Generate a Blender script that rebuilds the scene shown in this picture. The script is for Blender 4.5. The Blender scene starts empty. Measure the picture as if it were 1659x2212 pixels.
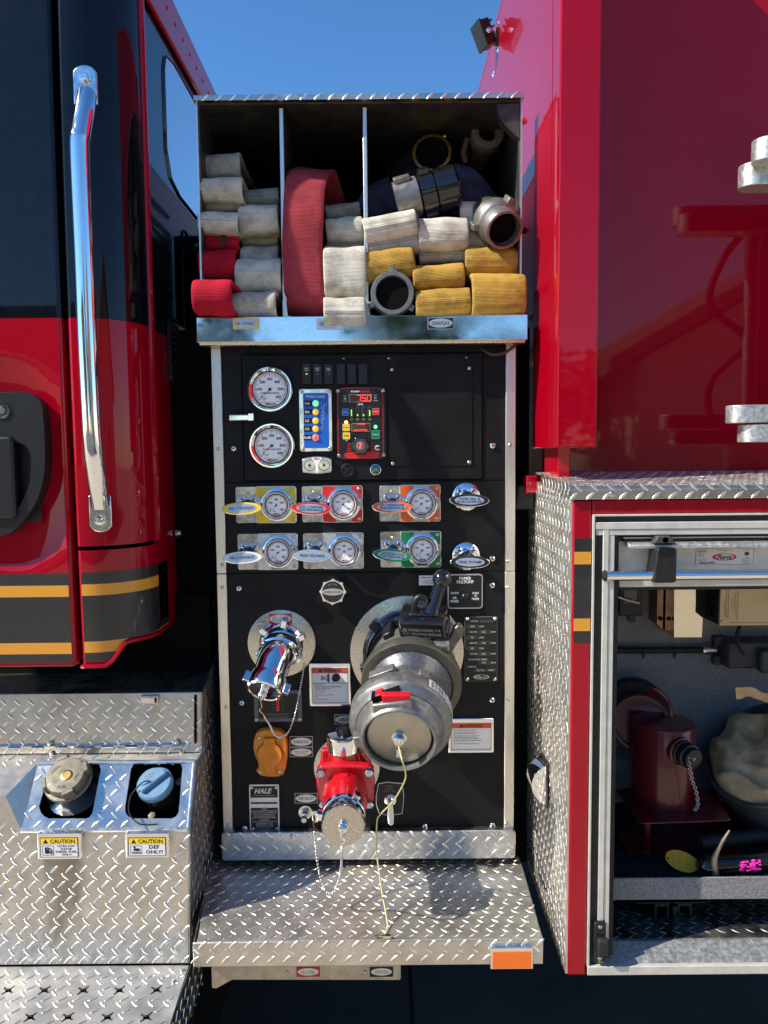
import bpy, bmesh, math, random
from mathutils import Vector, Matrix
from mathutils.geometry import tessellate_polygon
random.seed(7)
V = Vector
PI = math.pi
sc = bpy.context.scene
COL = sc.collection

# ---------------------------------------------------------------- camera
CAM = V((0.0, -1.83, 1.60))
PITCH, ROLL, FPX = math.radians(4.4), math.radians(-0.5), 1609.0
RC = (Matrix.Rotation(PI/2 - PITCH, 3, 'X') @ Matrix.Rotation(ROLL, 3, 'Z'))
cd = bpy.data.cameras.new('Camera')
cam = bpy.data.objects.new('Camera', cd)
COL.objects.link(cam)
cam.matrix_world = Matrix.Translation(CAM) @ RC.to_4x4()
cd.sensor_fit = 'VERTICAL'
cd.sensor_height = 24.0
cd.lens = 24.0 * FPX / 2212.0
cd.clip_start = 0.02
cd.clip_end = 2000
sc.camera = cam

# ---------------------------------------------------------------- sky, sun, exposure
SUN = V((-1.0, -0.35, 0.95)).normalized()
w = bpy.data.worlds.new('World')
sc.world = w
w.use_nodes = True
nt = w.node_tree
sky = nt.nodes.new('ShaderNodeTexSky')
sky.sky_type = 'NISHITA'
sky.sun_disc = False
sky.sun_elevation = math.asin(SUN.z)
sky.sun_rotation = math.atan2(SUN.x, SUN.y)
sky.altitude = 300
sky.air_density = 1.0
sky.dust_density = 0.1
sky.ozone_density = 5.0
bg = nt.nodes['Background']
bg.inputs['Strength'].default_value = 0.118
hsv = nt.nodes.new('ShaderNodeHueSaturation')
hsv.inputs['Saturation'].default_value = 1.17
hsv.inputs['Value'].default_value = 1.08
nt.links.new(sky.outputs[0], hsv.inputs['Color'])
nt.links.new(hsv.outputs[0], bg.inputs[0])
ld = bpy.data.lights.new('Sun', 'SUN')
ld.energy = 4.7
ld.angle = math.radians(0.53)
ld.color = (1.0, 0.93, 0.81)
sun = bpy.data.objects.new('Sun', ld)
COL.objects.link(sun)
sun.rotation_euler = (-SUN).to_track_quat('-Z', 'Y').to_euler()
sun.location = SUN * 20
sc.view_settings.view_transform = 'Standard'
sc.view_settings.look = 'None'
sc.view_settings.exposure = 0.68
sc.view_settings.gamma = 1.0
sc.view_settings.use_curve_mapping = False
sc.render.engine = 'CYCLES'
sc.cycles.use_denoising = True
sc.cycles.max_bounces = 10
sc.cycles.glossy_bounces = 6
sc.cycles.sample_clamp_indirect = 6.0

# measured points of the place: a sight line met with a plane of the truck
def ray(u, v):
    return RC @ V(((u - 829.5)/FPX, -(v - 1106.0)/FPX, -1.0))
def at(u, v, Y=0.0):
    d = ray(u, v); return CAM + d * ((Y - CAM.y)/d.y)
def atx(u, v, X):
    d = ray(u, v); return CAM + d * ((X - CAM.x)/d.x)
def atz(u, v, Z):
    d = ray(u, v); return CAM + d * ((Z - CAM.z)/d.z)
def R4(u0, v0, u1, v1, Y=0.0):
    um, vm = (u0+u1)/2, (v0+v1)/2
    return at(u0, vm, Y).x, at(u1, vm, Y).x, at(um, v1, Y).z, at(um, v0, Y).z
PX = 1.137e-3          # metres to one measured unit on the pump panel

# ---------------------------------------------------------------- materials
MATS = {}
def mat(name, base, rough=0.5, metal=0.0, coat=0.0, mott=0.0, mscale=30, rvar=0.0, rscale=60, bump=0.0, bscale=200,
        emit=None, estr=0.0, trans=0.0, ior=1.45, spec=0.5, c2=None, dist=0.002, coat_rough=0.03, stretch=None, detail=4):
    if name in MATS: return MATS[name]
    m = bpy.data.materials.new(name); m.use_nodes = True
    n, l = m.node_tree.nodes, m.node_tree.links
    b = n['Principled BSDF']
    b.inputs['Base Color'].default_value = (*base, 1)
    b.inputs['Roughness'].default_value = rough
    b.inputs['Metallic'].default_value = metal
    b.inputs['Coat Weight'].default_value = coat
    b.inputs['Coat Roughness'].default_value = coat_rough
    b.inputs['IOR'].default_value = ior
    b.inputs['Specular IOR Level'].default_value = spec
    b.inputs['Transmission Weight'].default_value = trans
    if emit:
        b.inputs['Emission Color'].default_value = (*emit, 1)
        b.inputs['Emission Strength'].default_value = estr
    tc = n.new('ShaderNodeTexCoord')
    def noise(scale, det=4, rgh=0.55):
        mp = n.new('ShaderNodeMapping')
        if stretch: mp.inputs['Scale'].default_value = stretch
        l.new(tc.outputs['Object'], mp.inputs['Vector'])
        t = n.new('ShaderNodeTexNoise'); t.inputs['Scale'].default_value = scale
        t.inputs['Detail'].default_value = det; t.inputs['Roughness'].default_value = rgh
        l.new(mp.outputs['Vector'], t.inputs['Vector']); return t
    if mott > 0 or c2:
        t = noise(mscale, detail, 0.62)
        r = n.new('ShaderNodeValToRGB')
        d = c2 if c2 else tuple(max(0, c*(1-mott)) for c in base)
        e = base if c2 else tuple(min(1, c*(1+mott*0.6)) for c in base)
        r.color_ramp.elements[0].position = 0.32; r.color_ramp.elements[1].position = 0.68
        r.color_ramp.elements[0].color = (*d, 1); r.color_ramp.elements[1].color = (*e, 1)
        l.new(t.outputs['Fac'], r.inputs['Fac']); l.new(r.outputs['Color'], b.inputs['Base Color'])
    if rvar > 0:
        t = noise(rscale)
        mr = n.new('ShaderNodeMapRange')
        mr.inputs['From Min'].default_value = 0.3; mr.inputs['From Max'].default_value = 0.7
        mr.inputs['To Min'].default_value = max(0.01, rough - rvar*0.6); mr.inputs['To Max'].default_value = rough + rvar
        l.new(t.outputs['Fac'], mr.inputs['Value']); l.new(mr.outputs[0], b.inputs['Roughness'])
    if bump > 0:
        t = noise(bscale, 3)
        bp = n.new('ShaderNodeBump'); bp.inputs['Strength'].default_value = bump; bp.inputs['Distance'].default_value = dist
        l.new(t.outputs['Fac'], bp.inputs['Height']); l.new(bp.outputs['Normal'], b.inputs['Normal'])
    MATS[name] = m
    return m

def hose_mat(name, base, dirt, groove_dark=0.5, rib=330.0):
    """woven fire-hose jacket: ribs of the weft across the hose, soot, darker grooves"""
    m = bpy.data.materials.new(name); m.use_nodes = True
    n, l = m.node_tree.nodes, m.node_tree.links
    b = n['Principled BSDF']; b.inputs['Roughness'].default_value = 0.85
    b.inputs['Specular IOR Level'].default_value = 0.2
    uv = n.new('ShaderNodeUVMap'); uv.uv_map = 'UVMap'
    sx = n.new('ShaderNodeSeparateXYZ'); l.new(uv.outputs[0], sx.inputs[0])
    def sine(out, k):
        a = n.new('ShaderNodeMath'); a.operation = 'MULTIPLY'; a.inputs[1].default_value = k; l.new(out, a.inputs[0])
        s = n.new('ShaderNodeMath'); s.operation = 'SINE'; l.new(a.outputs[0], s.inputs[0])
        return s.outputs[0]
    ribs = sine(sx.outputs['Y'], rib*2*PI)
    warp = sine(sx.outputs['X'], 420*2*PI)
    add = n.new('ShaderNodeMath'); add.operation = 'MULTIPLY_ADD'; add.inputs[1].default_value = 0.08
    l.new(warp, add.inputs[0]); l.new(ribs, add.inputs[2])
    tc = n.new('ShaderNodeTexCoord')
    t1 = n.new('ShaderNodeTexNoise'); t1.inputs['Scale'].default_value = 14; t1.inputs['Detail'].default_value = 6; t1.inputs['Roughness'].default_value = 0.65
    l.new(tc.outputs['Object'], t1.inputs['Vector'])
    t2 = n.new('ShaderNodeTexNoise'); t2.inputs['Scale'].default_value = 1.0; t2.inputs['Detail'].default_value = 5; t2.inputs['Roughness'].default_value = 0.7
    mp2 = n.new('ShaderNodeMapping'); mp2.inputs['Scale'].default_value = (26, 20, 34)
    l.new(tc.outputs['Object'], mp2.inputs['Vector']); l.new(mp2.outputs['Vector'], t2.inputs['Vector'])
    av = n.new('ShaderNodeMath'); av.operation = 'MULTIPLY_ADD'; av.inputs[1].default_value = 0.55
    hf = n.new('ShaderNodeMath'); hf.operation = 'MULTIPLY'; hf.inputs[1].default_value = 0.45
    l.new(t1.outputs['Fac'], hf.inputs[0]); l.new(t2.outputs['Fac'], av.inputs[0]); l.new(hf.outputs[0], av.inputs[2])
    rp = n.new('ShaderNodeValToRGB')
    rp.color_ramp.elements[0].position = 0.36; rp.color_ramp.elements[1].position = 0.56
    rp.color_ramp.elements[0].color = (*dirt, 1); rp.color_ramp.elements[1].color = (*base, 1)
    l.new(av.outputs[0], rp.inputs['Fac'])
    dk = n.new('ShaderNodeMapRange'); dk.inputs['From Min'].default_value = -1.2; dk.inputs['From Max'].default_value = 0.9
    dk.inputs['To Min'].default_value = 1 - groove_dark; dk.inputs['To Max'].default_value = 1.0  # colour goes darker in the grooves between ribs
    l.new(add.outputs[0], dk.inputs['Value'])
    mx = n.new('ShaderNodeMix'); mx.data_type = 'RGBA'; mx.blend_type = 'MULTIPLY'; mx.inputs['Factor'].default_value = 1.0
    l.new(rp.outputs['Color'], mx.inputs['A']); l.new(dk.outputs[0], mx.inputs['B'])
    l.new(mx.outputs['Result'], b.inputs['Base Color'])
    bp = n.new('ShaderNodeBump'); bp.inputs['Strength'].default_value = 0.4; bp.inputs['Distance'].default_value = 0.0007
    l.new(add.outputs[0], bp.inputs['Height']); l.new(bp.outputs['Normal'], b.inputs['Normal'])
    MATS[name] = m
    return m

red = mat('red_paint', (0.33, 0.0004, 0.011), 0.30, coat=0.75, spec=0.03, bump=0.03, bscale=900, dist=0.0004, mott=0.06, mscale=3)
blackpaint = mat('black_paint', (0.004, 0.005, 0.008), 0.25, coat=0.75, spec=0.03, mott=0.4, mscale=40)
stripe_dark = mat('stripe_charcoal', (0.022, 0.022, 0.022), 0.35, coat=0.3, mott=0.3, mscale=8)
stripe_gold = mat('stripe_gold', (0.70, 0.30, 0.03), 0.35, coat=0.3, mott=0.10, mscale=300)
chrome = mat('chrome', (0.88, 0.88, 0.88), 0.045, 1.0, rvar=0.05, rscale=25, bump=0.015, bscale=60, dist=0.001)
dchrome = mat('dull_chrome', (0.72, 0.71, 0.69), 0.13, 1.0, rvar=0.12, rscale=40, mott=0.25, mscale=60)
steel = mat('stainless', (0.62, 0.58, 0.51), 0.26, 1.0, rvar=0.14, rscale=220, mott=0.28, mscale=330, bump=0.05, bscale=500)
brushed = mat('brushed_face', (0.42, 0.395, 0.35), 0.34, 1.0, rvar=0.08, rscale=30, mott=0.10, mscale=18)
plate = mat('tread_plate', (0.62, 0.595, 0.545), 0.27, 0.98, rvar=0.14, rscale=18, mott=0.22, mscale=12, bump=0.05, bscale=120)
plate_top = mat('tread_plate_scuffed', (0.64, 0.605, 0.54), 0.38, 0.84, rvar=0.12, rscale=14, mott=0.22, mscale=14, bump=0.08, bscale=90)
lugm = mat('tread_lug', (0.86, 0.82, 0.74), 0.25, 0.90, rvar=0.14, rscale=30, mott=0.2, mscale=40)
plate_dk = mat('tread_plate_weathered', (0.34, 0.33, 0.31), 0.42, 1.0, rvar=0.2, rscale=18, mott=0.4, mscale=16)
alu = mat('brushed_aluminium', (0.82, 0.77, 0.68), 0.36, 1.0, rvar=0.12, rscale=200, mott=0.15, mscale=120, stretch=(8, 8, 0.4))
alu_frame = mat('anodised_aluminium', (0.62, 0.60, 0.54), 0.45, 0.35, mott=0.12, mscale=40, rvar=0.1)
cast = mat('cast_aluminium', (0.25, 0.245, 0.23), 0.42, 0.75, rvar=0.15, rscale=60, mott=0.25, mscale=70, bump=0.15, bscale=500, dist=0.0006)
castring = mat('hard_coat_bronze_grey', (0.13, 0.12, 0.10), 0.38, 0.6, rvar=0.1, mott=0.2, mscale=60)
hammer = mat('hammered_grey', (0.115, 0.12, 0.135), 0.38, 0.45, mott=0.75, mscale=420, bump=0.4, bscale=420, dist=0.0008, detail=1)
galv = mat('galvanised', (0.62, 0.63, 0.60), 0.42, 0.8, mott=0.35, mscale=120, rvar=0.15)
panelm = mat('black_panel_vinyl', (0.0065, 0.0065, 0.007), 0.52, bump=0.12, bscale=1400, dist=0.0005, mott=0.6, mscale=9, rvar=0.12, rscale=14, spec=0.28, detail=8)
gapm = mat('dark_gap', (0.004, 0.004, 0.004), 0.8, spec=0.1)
blk = mat('black_plastic', (0.012, 0.012, 0.013), 0.38, mott=0.3, mscale=80)
blkgloss = mat('black_gloss', (0.008, 0.008, 0.010), 0.10, coat=0.6)
rubber = mat('black_rubber', (0.016, 0.016, 0.016), 0.65, mott=0.3, mscale=60)
greybox = mat('interior_shade_metal', (0.075, 0.072, 0.066), 0.5, 0.6, mott=0.5, mscale=20)  # aluminium with the shade inside the hose box put into its colour
white = mat('white_print', (0.72, 0.72, 0.70), 0.4)
dialw = mat('dial_white', (0.88, 0.88, 0.87), 0.35, coat=0.4)
redprint = mat('red_print', (0.62, 0.02, 0.02), 0.4)
orangeprint = mat('warning_orange_red', (0.70, 0.07, 0.02), 0.4)
yellowprint = mat('yellow_print', (0.90, 0.60, 0.02), 0.4)
blackprint = mat('black_print', (0.008, 0.008, 0.008), 0.5)
greyprint = mat('silver_print', (0.50, 0.50, 0.49), 0.35, 0.5)
dimprint = mat('dim_print', (0.20, 0.20, 0.20), 0.5)
blueprint = mat('blue_print', (0.01, 0.12, 0.55), 0.4)
greenprint = mat('green_print', (0.005, 0.20, 0.07), 0.4)
vermilion = mat('vermilion_print', (0.78, 0.13, 0.02), 0.4)
silverpl = mat('silver_satin', (0.60, 0.61, 0.63), 0.30, 0.7, mott=0.15, mscale=200)
glass = mat('dark_window_glass', (0.010, 0.014, 0.018), 0.02, coat=1.0, spec=0.8)
privacy = mat('privacy_glass', (0.62, 0.68, 0.72), 0.03, 0.85, coat=1.0)
redshade = mat('red_enamel_shade', (0.12, 0.0006, 0.006), 0.30, coat=0.5, mott=0.25, mscale=20, bump=0.06, bscale=60)  # red darkened: the shade of the locker is put into the colour
lensm = mat('clear_lens', (0.28, 0.28, 0.28), 0.14, 0.8)
redcast = mat('red_cast_paint', (0.50, 0.004, 0.012), 0.30, coat=0.7, bump=0.5, bscale=160, dist=0.0012, mott=0.25, mscale=60, coat_rough=0.08)
orangep = mat('orange_plastic', (0.74, 0.24, 0.015), 0.45, mott=0.18, mscale=25, bump=0.06, bscale=150)
amber = mat('amber_reflector', (0.95, 0.16, 0.005), 0.25, coat=0.8, bump=0.5, bscale=700, dist=0.001, mott=0.25, mscale=500)
speckle = mat('speckled_coating', (0.30, 0.30, 0.31), 0.6, c2=(0.085, 0.085, 0.09), mscale=520, bump=0.3, bscale=700, detail=1)
canvas = mat('dirty_canvas', (0.72, 0.52, 0.29), 0.9, c2=(0.30, 0.20, 0.11), mscale=14, bump=0.35, bscale=60, dist=0.004)
cream = mat('cream_metal', (0.50, 0.41, 0.26), 0.32, 0.6, mott=0.12, mscale=12)
bronze = mat('bronze_metal', (0.26, 0.16, 0.10), 0.32, 0.85, mott=0.4, mscale=40, stretch=(6, 6, 0.6))
mirror = mat('polished_steel', (0.72, 0.66, 0.52), 0.10, 1.0, rvar=0.05)
bluecap = mat('pale_blue_plastic', (0.11, 0.23, 0.37), 0.42, mott=0.15, mscale=60)
capcast = mat('cap_aluminium', (0.17, 0.155, 0.12), 0.55, 0.45, mott=0.3, mscale=50, rvar=0.15)
brass = mat('brass', (0.60, 0.40, 0.12), 0.25, 1.0, mott=0.3, mscale=50)
cordm = mat('yellow_cord', (0.56, 0.50, 0.26), 0.6)
tagy = mat('yellow_tag_paint', (0.95, 0.43, 0.01), 0.5, c2=(0.55, 0.30, 0.03), mscale=120)
pinkp = mat('pink_paint', (0.75, 0.03, 0.40), 0.5)
hornm = mat('worn_tool_steel', (0.30, 0.25, 0.18), 0.4, 0.6, mott=0.5, mscale=30)
rustm = mat('rust_stain', (0.12, 0.06, 0.02), 0.8, mott=0.5, mscale=60)
led_g = mat('lamp_green', (0.1, 0.9, 0.2), 0.3, emit=(0.10, 1.0, 0.22), estr=1.1)
led_a = mat('lamp_amber', (1.0, 0.45, 0.02), 0.3, emit=(1.0, 0.38, 0.02), estr=.5)
led_r = mat('lamp_red', (1.0, 0.08, 0.05), 0.3, emit=(1.0, 0.05, 0.05), estr=1.0)
led_o = mat('lamp_orange', (1.0, 0.5, 0.2), 0.3, emit=(1.0, 0.42, 0.12), estr=3)
led_seg = mat('display_digit', (1.0, 0.05, 0.03), 0.3, emit=(1.0, 0.03, 0.02), estr=1.4)
led_dark = mat('display_red_dark', (0.05, 0.002, 0.002), 0.15, coat=0.6)
led_bar = mat('bar_green', (0.4, 0.9, 0.05), 0.3, emit=(0.35, 1.0, 0.03), estr=.7)
h_white = hose_mat('hose_white', (0.68, 0.635, 0.535), (0.33, 0.30, 0.235), 0.2)
h_grey = hose_mat('hose_grey_white', (0.48, 0.44, 0.36), (0.20, 0.18, 0.14), 0.22)  # greyer white jacket, mostly for folds set further back
h_red = hose_mat('hose_red', (0.50, 0.008, 0.03), (0.34, 0.006, 0.02), 0.2)
h_pink = hose_mat('hose_faded_red', (0.44, 0.055, 0.07), (0.28, 0.03, 0.04), 0.3)
h_yel = hose_mat('hose_yellow', (0.55, 0.33, 0.06), (0.26, 0.155, 0.035), 0.3)
h_blue = hose_mat('hose_dark_blue', (0.05, 0.055, 0.10), (0.016, 0.018, 0.03), 0.3)
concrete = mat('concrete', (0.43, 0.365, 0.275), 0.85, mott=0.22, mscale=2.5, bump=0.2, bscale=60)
shaded = mat('shaded_concrete', (0.055, 0.05, 0.045), 0.85, mott=0.4, mscale=3, bump=0.2, bscale=60)  # same concrete with the deep shade under the truck painted in

def stained_plate(name, x0, z0):
    """tread plate with a rust and diesel streak running down from (x0, z0)"""
    m = plate.copy(); m.name = name
    n, l = m.node_tree.nodes, m.node_tree.links
    b = n['Principled BSDF']
    src = b.inputs['Base Color'].links[0].from_socket
    g = n.new('ShaderNodeNewGeometry'); sx = n.new('ShaderNodeSeparateXYZ'); l.new(g.outputs['Position'], sx.inputs[0])
    t = n.new('ShaderNodeTexNoise'); t.inputs['Scale'].default_value = 22; t.inputs['Detail'].default_value = 6
    mp = n.new('ShaderNodeMapping'); mp.inputs['Scale'].default_value = (2.2, 1, 0.55)
    l.new(g.outputs['Position'], mp.inputs['Vector']); l.new(mp.outputs[0], t.inputs['Vector'])
    def mth(op, a, b_=None, c=None):
        q = n.new('ShaderNodeMath'); q.operation = op
        for i, v in enumerate((a, b_, c)):
            if v is None: continue
            if isinstance(v, (int, float)): q.inputs[i].default_value = v
            else: l.new(v, q.inputs[i])
        return q.outputs[0]
    dx = mth('ABSOLUTE', mth('SUBTRACT', sx.outputs['X'], x0))
    fx = mth('SUBTRACT', 1.0, mth('DIVIDE', dx, 0.075))
    dz = mth('SUBTRACT', z0, sx.outputs['Z'])
    fz = mth('SUBTRACT', 1.0, mth('DIVIDE', mth('ABSOLUTE', mth('SUBTRACT', dz, 0.03)), 0.26))
    k = mth('MULTIPLY', mth('MAXIMUM', fx, 0.0), mth('MAXIMUM', fz, 0.0))
    k = mth('SUBTRACT', mth('MULTIPLY', mth('MULTIPLY', k, t.outputs['Fac']), 2.6), 0.25)
    kc = n.new('ShaderNodeClamp'); l.new(k, kc.inputs['Value']); kc.inputs['Max'].default_value = 0.5
    mx = n.new('ShaderNodeMix'); mx.data_type = 'RGBA'
    l.new(kc.outputs[0], mx.inputs['Factor']); l.new(src, mx.inputs['A']); mx.inputs['B'].default_value = (0.10, 0.055, 0.02, 1)
    l.new(mx.outputs['Result'], b.inputs['Base Color'])
    return m

# ---------------------------------------------------------------- mesh builder
def frame(axis):
    a = V(axis).normalized()
    h = V((0, 0, 1)) if abs(a.z) < 0.9 else V((1, 0, 0))
    u = h.cross(a).normalized()
    return a, u, a.cross(u)

class MB:
    def __init__(s): s.v = []; s.f = []; s.uv = None
    def add(s, vs, fs):
        o = len(s.v); s.v += [tuple(x) for x in vs]; s.f += [tuple(i+o for i in f) for f in fs]; return s
    def box(s, x0, x1, y0, y1, z0, z1):
        vs = [(x, y, z) for z in (z0, z1) for y in (y0, y1) for x in (x0, x1)]
        return s.add(vs, [(0,2,3,1),(4,5,7,6),(0,1,5,4),(2,6,7,3),(0,4,6,2),(1,3,7,5)])
    def obox(s, c, ux, uy, uz):
        c, ux, uy, uz = V(c), V(ux), V(uy), V(uz)
        vs = [c + a*ux + b*uy + d*uz for d in (-1,1) for b in (-1,1) for a in (-1,1)]
        return s.add(vs, [(0,2,3,1),(4,5,7,6),(0,1,5,4),(2,6,7,3),(0,4,6,2),(1,3,7,5)])
    def prism(s, pts, ex):
        """closed polygon (3-D points) extruded along ex"""
        n = len(pts); ex = V(ex)
        vs = [V(p) for p in pts] + [V(p)+ex for p in pts]
        fs = [tuple(range(n)), tuple(range(2*n-1, n-1, -1))] + [(i, n+i, n+(i+1)%n, (i+1)%n) for i in range(n)]
        return s.add(vs, fs)
    def plate(s, pts, yf, yb, holes=()):
        """outline in (x,z), front face at y=yf and back at y=yb"""
        return s.oplate(pts, (0, yf, 0), (1, 0, 0), (0, 0, 1), (0, yb-yf, 0), holes)
    def oplate(s, pts, o, ux, uy, ex, holes=()):
        o, ux, uy, ex = V(o), V(ux), V(uy), V(ex)
        loops = [list(pts)] + [list(h) for h in holes]
        flat = [p for lp in loops for p in lp]
        n = len(flat)
        vs = [o + ux*p[0] + uy*p[1] for p in flat]
        vs = vs + [q + ex for q in vs]
        fs = []
        if holes:
            tr = tessellate_polygon([[V((p[0], p[1], 0)) for p in lp] for lp in loops])
            for t in tr:
                fs.append(tuple(t)); fs.append(tuple(i+n for i in reversed(t)))
        else:
            fs += [tuple(range(n)), tuple(range(2*n-1, n-1, -1))]
        k = 0
        for lp in loops:
            m = len(lp)
            fs += [(k+i, n+k+i, n+k+(i+1) % m, k+(i+1) % m) for i in range(m)]
            k += m
        return s.add(vs, fs)
    def sheet2(s, pts, o, ux, uy, holes=()):
        o, ux, uy = V(o), V(ux), V(uy)
        loops = [list(pts)] + [list(h) for h in holes]
        flat = [p for lp in loops for p in lp]
        vs = [o + ux*p[0] + uy*p[1] for p in flat]
        if holes:
            return s.add(vs, [tuple(t) for t in tessellate_polygon([[V((p[0], p[1], 0)) for p in lp] for lp in loops])])
        return s.add(vs, [tuple(range(len(flat)))])
    def lathe(s, o, axis, prof, seg=32, cap0=True, cap1=True, closed=False, a0=0.0):
        o = V(o); a, u, w_ = frame(axis)
        n = len(prof); vs = []
        for (d, r) in prof:
            for k in range(seg):
                t = a0 + 2*PI*k/seg
                vs.append(o + a*d + (u*math.cos(t) + w_*math.sin(t))*r)
        fs = []
        m = n if closed else n-1
        for i in range(m):
            j = (i+1) % n
            for k in range(seg):
                k2 = (k+1) % seg
                fs.append((i*seg+k, i*seg+k2, j*seg+k2, j*seg+k))
        if not closed:
            if cap0: fs.append(tuple(range(seg-1, -1, -1)))
            if cap1: fs.append(tuple((n-1)*seg + k for k in range(seg)))
        return s.add(vs, fs)
    def cyl(s, p0, p1, r, seg=20, r1=None):
        p0, p1 = V(p0), V(p1)
        return s.lathe(p0, p1-p0, [(0, r), ((p1-p0).length, r if r1 is None else r1)], seg)
    def tube(s, path, r, seg=12, caps=True):
        path = [V(p) for p in path]; n = len(path)
        rs = r if isinstance(r, (list, tuple)) else [r]*n
        t0 = (path[1]-path[0]).normalized()
        _, u, _w = frame(t0)
        vs = []
        for i in range(n):
            t = (path[min(i+1, n-1)] - path[max(i-1, 0)]).normalized()
            u = (u - t*u.dot(t)).normalized(); w2 = t.cross(u)
            for k in range(seg):
                a = 2*PI*k/seg
                vs.append(path[i] + (u*math.cos(a) + w2*math.sin(a))*rs[i])
        fs = [(i*seg+k, i*seg+(k+1) % seg, (i+1)*seg+(k+1) % seg, (i+1)*seg+k) for i in range(n-1) for k in range(seg)]
        if caps: fs += [tuple(range(seg-1, -1, -1)), tuple((n-1)*seg+k for k in range(seg))]
        return s.add(vs, fs)
    def ball(s, c, r, seg=16, rings=10, sq=(1, 1, 1)):
        c = V(c); vs = [c + V((0, 0, r*sq[2]))]
        for i in range(1, rings):
            a = PI*i/rings
            for k in range(seg):
                t = 2*PI*k/seg
                vs.append(c + V((r*sq[0]*math.sin(a)*math.cos(t), r*sq[1]*math.sin(a)*math.sin(t), r*sq[2]*math.cos(a))))
        vs.append(c - V((0, 0, r*sq[2])))
        fs = [(0, 1+k, 1+(k+1) % seg) for k in range(seg)]
        for i in range(rings-2):
            for k in range(seg):
                a, b = 1+i*seg+k, 1+i*seg+(k+1) % seg
                fs.append((a, a+seg, b+seg, b))
        l = len(vs)-1; q = 1+(rings-2)*seg
        fs += [(q+k, l, q+(k+1) % seg) for k in range(seg)]
        return s.add(vs, fs)
    def grid(s, fn, na, nb):
        vs = [fn(i/na, j/nb) for j in range(nb+1) for i in range(na+1)]
        fs = [(j*(na+1)+i, j*(na+1)+i+1, (j+1)*(na+1)+i+1, (j+1)*(na+1)+i) for j in range(nb) for i in range(na)]
        return s.add(vs, fs)
    def mesh(s, name, m, smooth=35):
        me = bpy.data.meshes.new(name)
        me.from_pydata(s.v, [], s.f)
        me.validate(clean_customdata=False)
        if m: me.materials.append(m)
        if smooth:
            me.polygons.foreach_set('use_smooth', [True]*len(me.polygons))
            me.set_sharp_from_angle(angle=math.radians(smooth))
        if s.uv and len(s.uv) == len(me.loops):
            ul = me.uv_layers.new(name='UVMap')
            ul.data.foreach_set('uv', [c for t in s.uv for c in t])
        me.update()
        return me

ROOT = {}
def link(o, parent=None, loc=None):
    COL.objects.link(o)
    if parent is not None:
        o.parent = parent
        if parent.name in ROOT:
            o.matrix_parent_inverse = Matrix.Translation(-ROOT[parent.name])
    if loc is not None: o.location = loc
    return o
def meta(o, label=None, cat=None, group=None, kind=None):
    if label: o['label'] = label
    if cat: o['category'] = cat
    if group: o['group'] = group
    if kind: o['kind'] = kind
    return o
def O(name, mb, m, parent=None, loc=None, label=None, cat=None, group=None, kind=None, bevel=0, smooth=35, seg=2):
    me = mb if isinstance(mb, bpy.types.Mesh) else mb.mesh(name, m, smooth)
    o = bpy.data.objects.new(name, me)
    link(o, parent, loc); meta(o, label, cat, group, kind)
    if bevel:
        b = o.modifiers.new('Bevel', 'BEVEL'); b.width = bevel; b.segments = seg; b.limit_method = 'ANGLE'; b.angle_limit = math.radians(40)
    return o
def thing(name, label, cat, loc=(0, 0, 0), group=None):
    o = bpy.data.objects.new(name, None); o.empty_display_size = 0.05
    COL.objects.link(o); o.location = loc; ROOT[o.name] = V(loc)
    return meta(o, label, cat, group)

def rrect(x0, x1, z0, z1, r=0.004, n=4):
    pts = []
    for (cx, cz, a) in ((x1-r, z1-r, 0), (x0+r, z1-r, 90), (x0+r, z0+r, 180), (x1-r, z0+r, 270)):
        for k in range(n+1):
            t = math.radians(a + 90*k/n); pts.append((cx + r*math.cos(t), cz + r*math.sin(t)))
    return pts
def ell(cx, cz, a, b, n=40, t0=0, t1=360, rot=0):
    c, s_ = math.cos(rot), math.sin(rot); out = []
    full = abs(t1-t0) >= 360
    for k in range(n if full else n+1):
        t = math.radians(t0 + (t1-t0)*k/n)
        x, z = a*math.cos(t), b*math.sin(t)
        out.append((cx + x*c - z*s_, cz + x*s_ + z*c))
    return out
def ring_band(a0, b0, a1, b1, n=40, cx=0, cz=0, rot=0):
    return ell(cx, cz, a0, b0, n, rot=rot), [ell(cx, cz, a1, b1, n, rot=rot)]
def smooth_path(pts, n=8):
    """Catmull-Rom through the points"""
    P = [V(p) for p in pts]; out = []
    for i in range(len(P)-1):
        p0, p1, p2, p3 = P[max(i-1, 0)], P[i], P[i+1], P[min(i+2, len(P)-1)]
        for k in range(n):
            t = k/n
            out.append(0.5*((2*p1) + (p2-p0)*t + (2*p0-5*p1+4*p2-p3)*t*t + (3*p1-p0-3*p2+p3)*t**3))
    return out + [P[-1]]
def inside(p, poly):
    x, y = p; c = False; n = len(poly)
    for i in range(n):
        x0, y0 = poly[i]; x1, y1 = poly[(i+1) % n]
        if (y0 > y) != (y1 > y) and x < (x1-x0)*(y-y0)/(y1-y0)+x0: c = not c
    return c
def near_edge(p, poly, d):
    x, y = p; n = len(poly)
    for i in range(n):
        ax, ay = poly[i]; bx, by = poly[(i+1) % n]
        dx, dy = bx-ax, by-ay; L = dx*dx+dy*dy or 1e-12
        t = max(0, min(1, ((x-ax)*dx+(y-ay)*dy)/L))
        if (x-ax-t*dx)**2 + (y-ay-t*dy)**2 < d*d: return True
    return False

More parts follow.
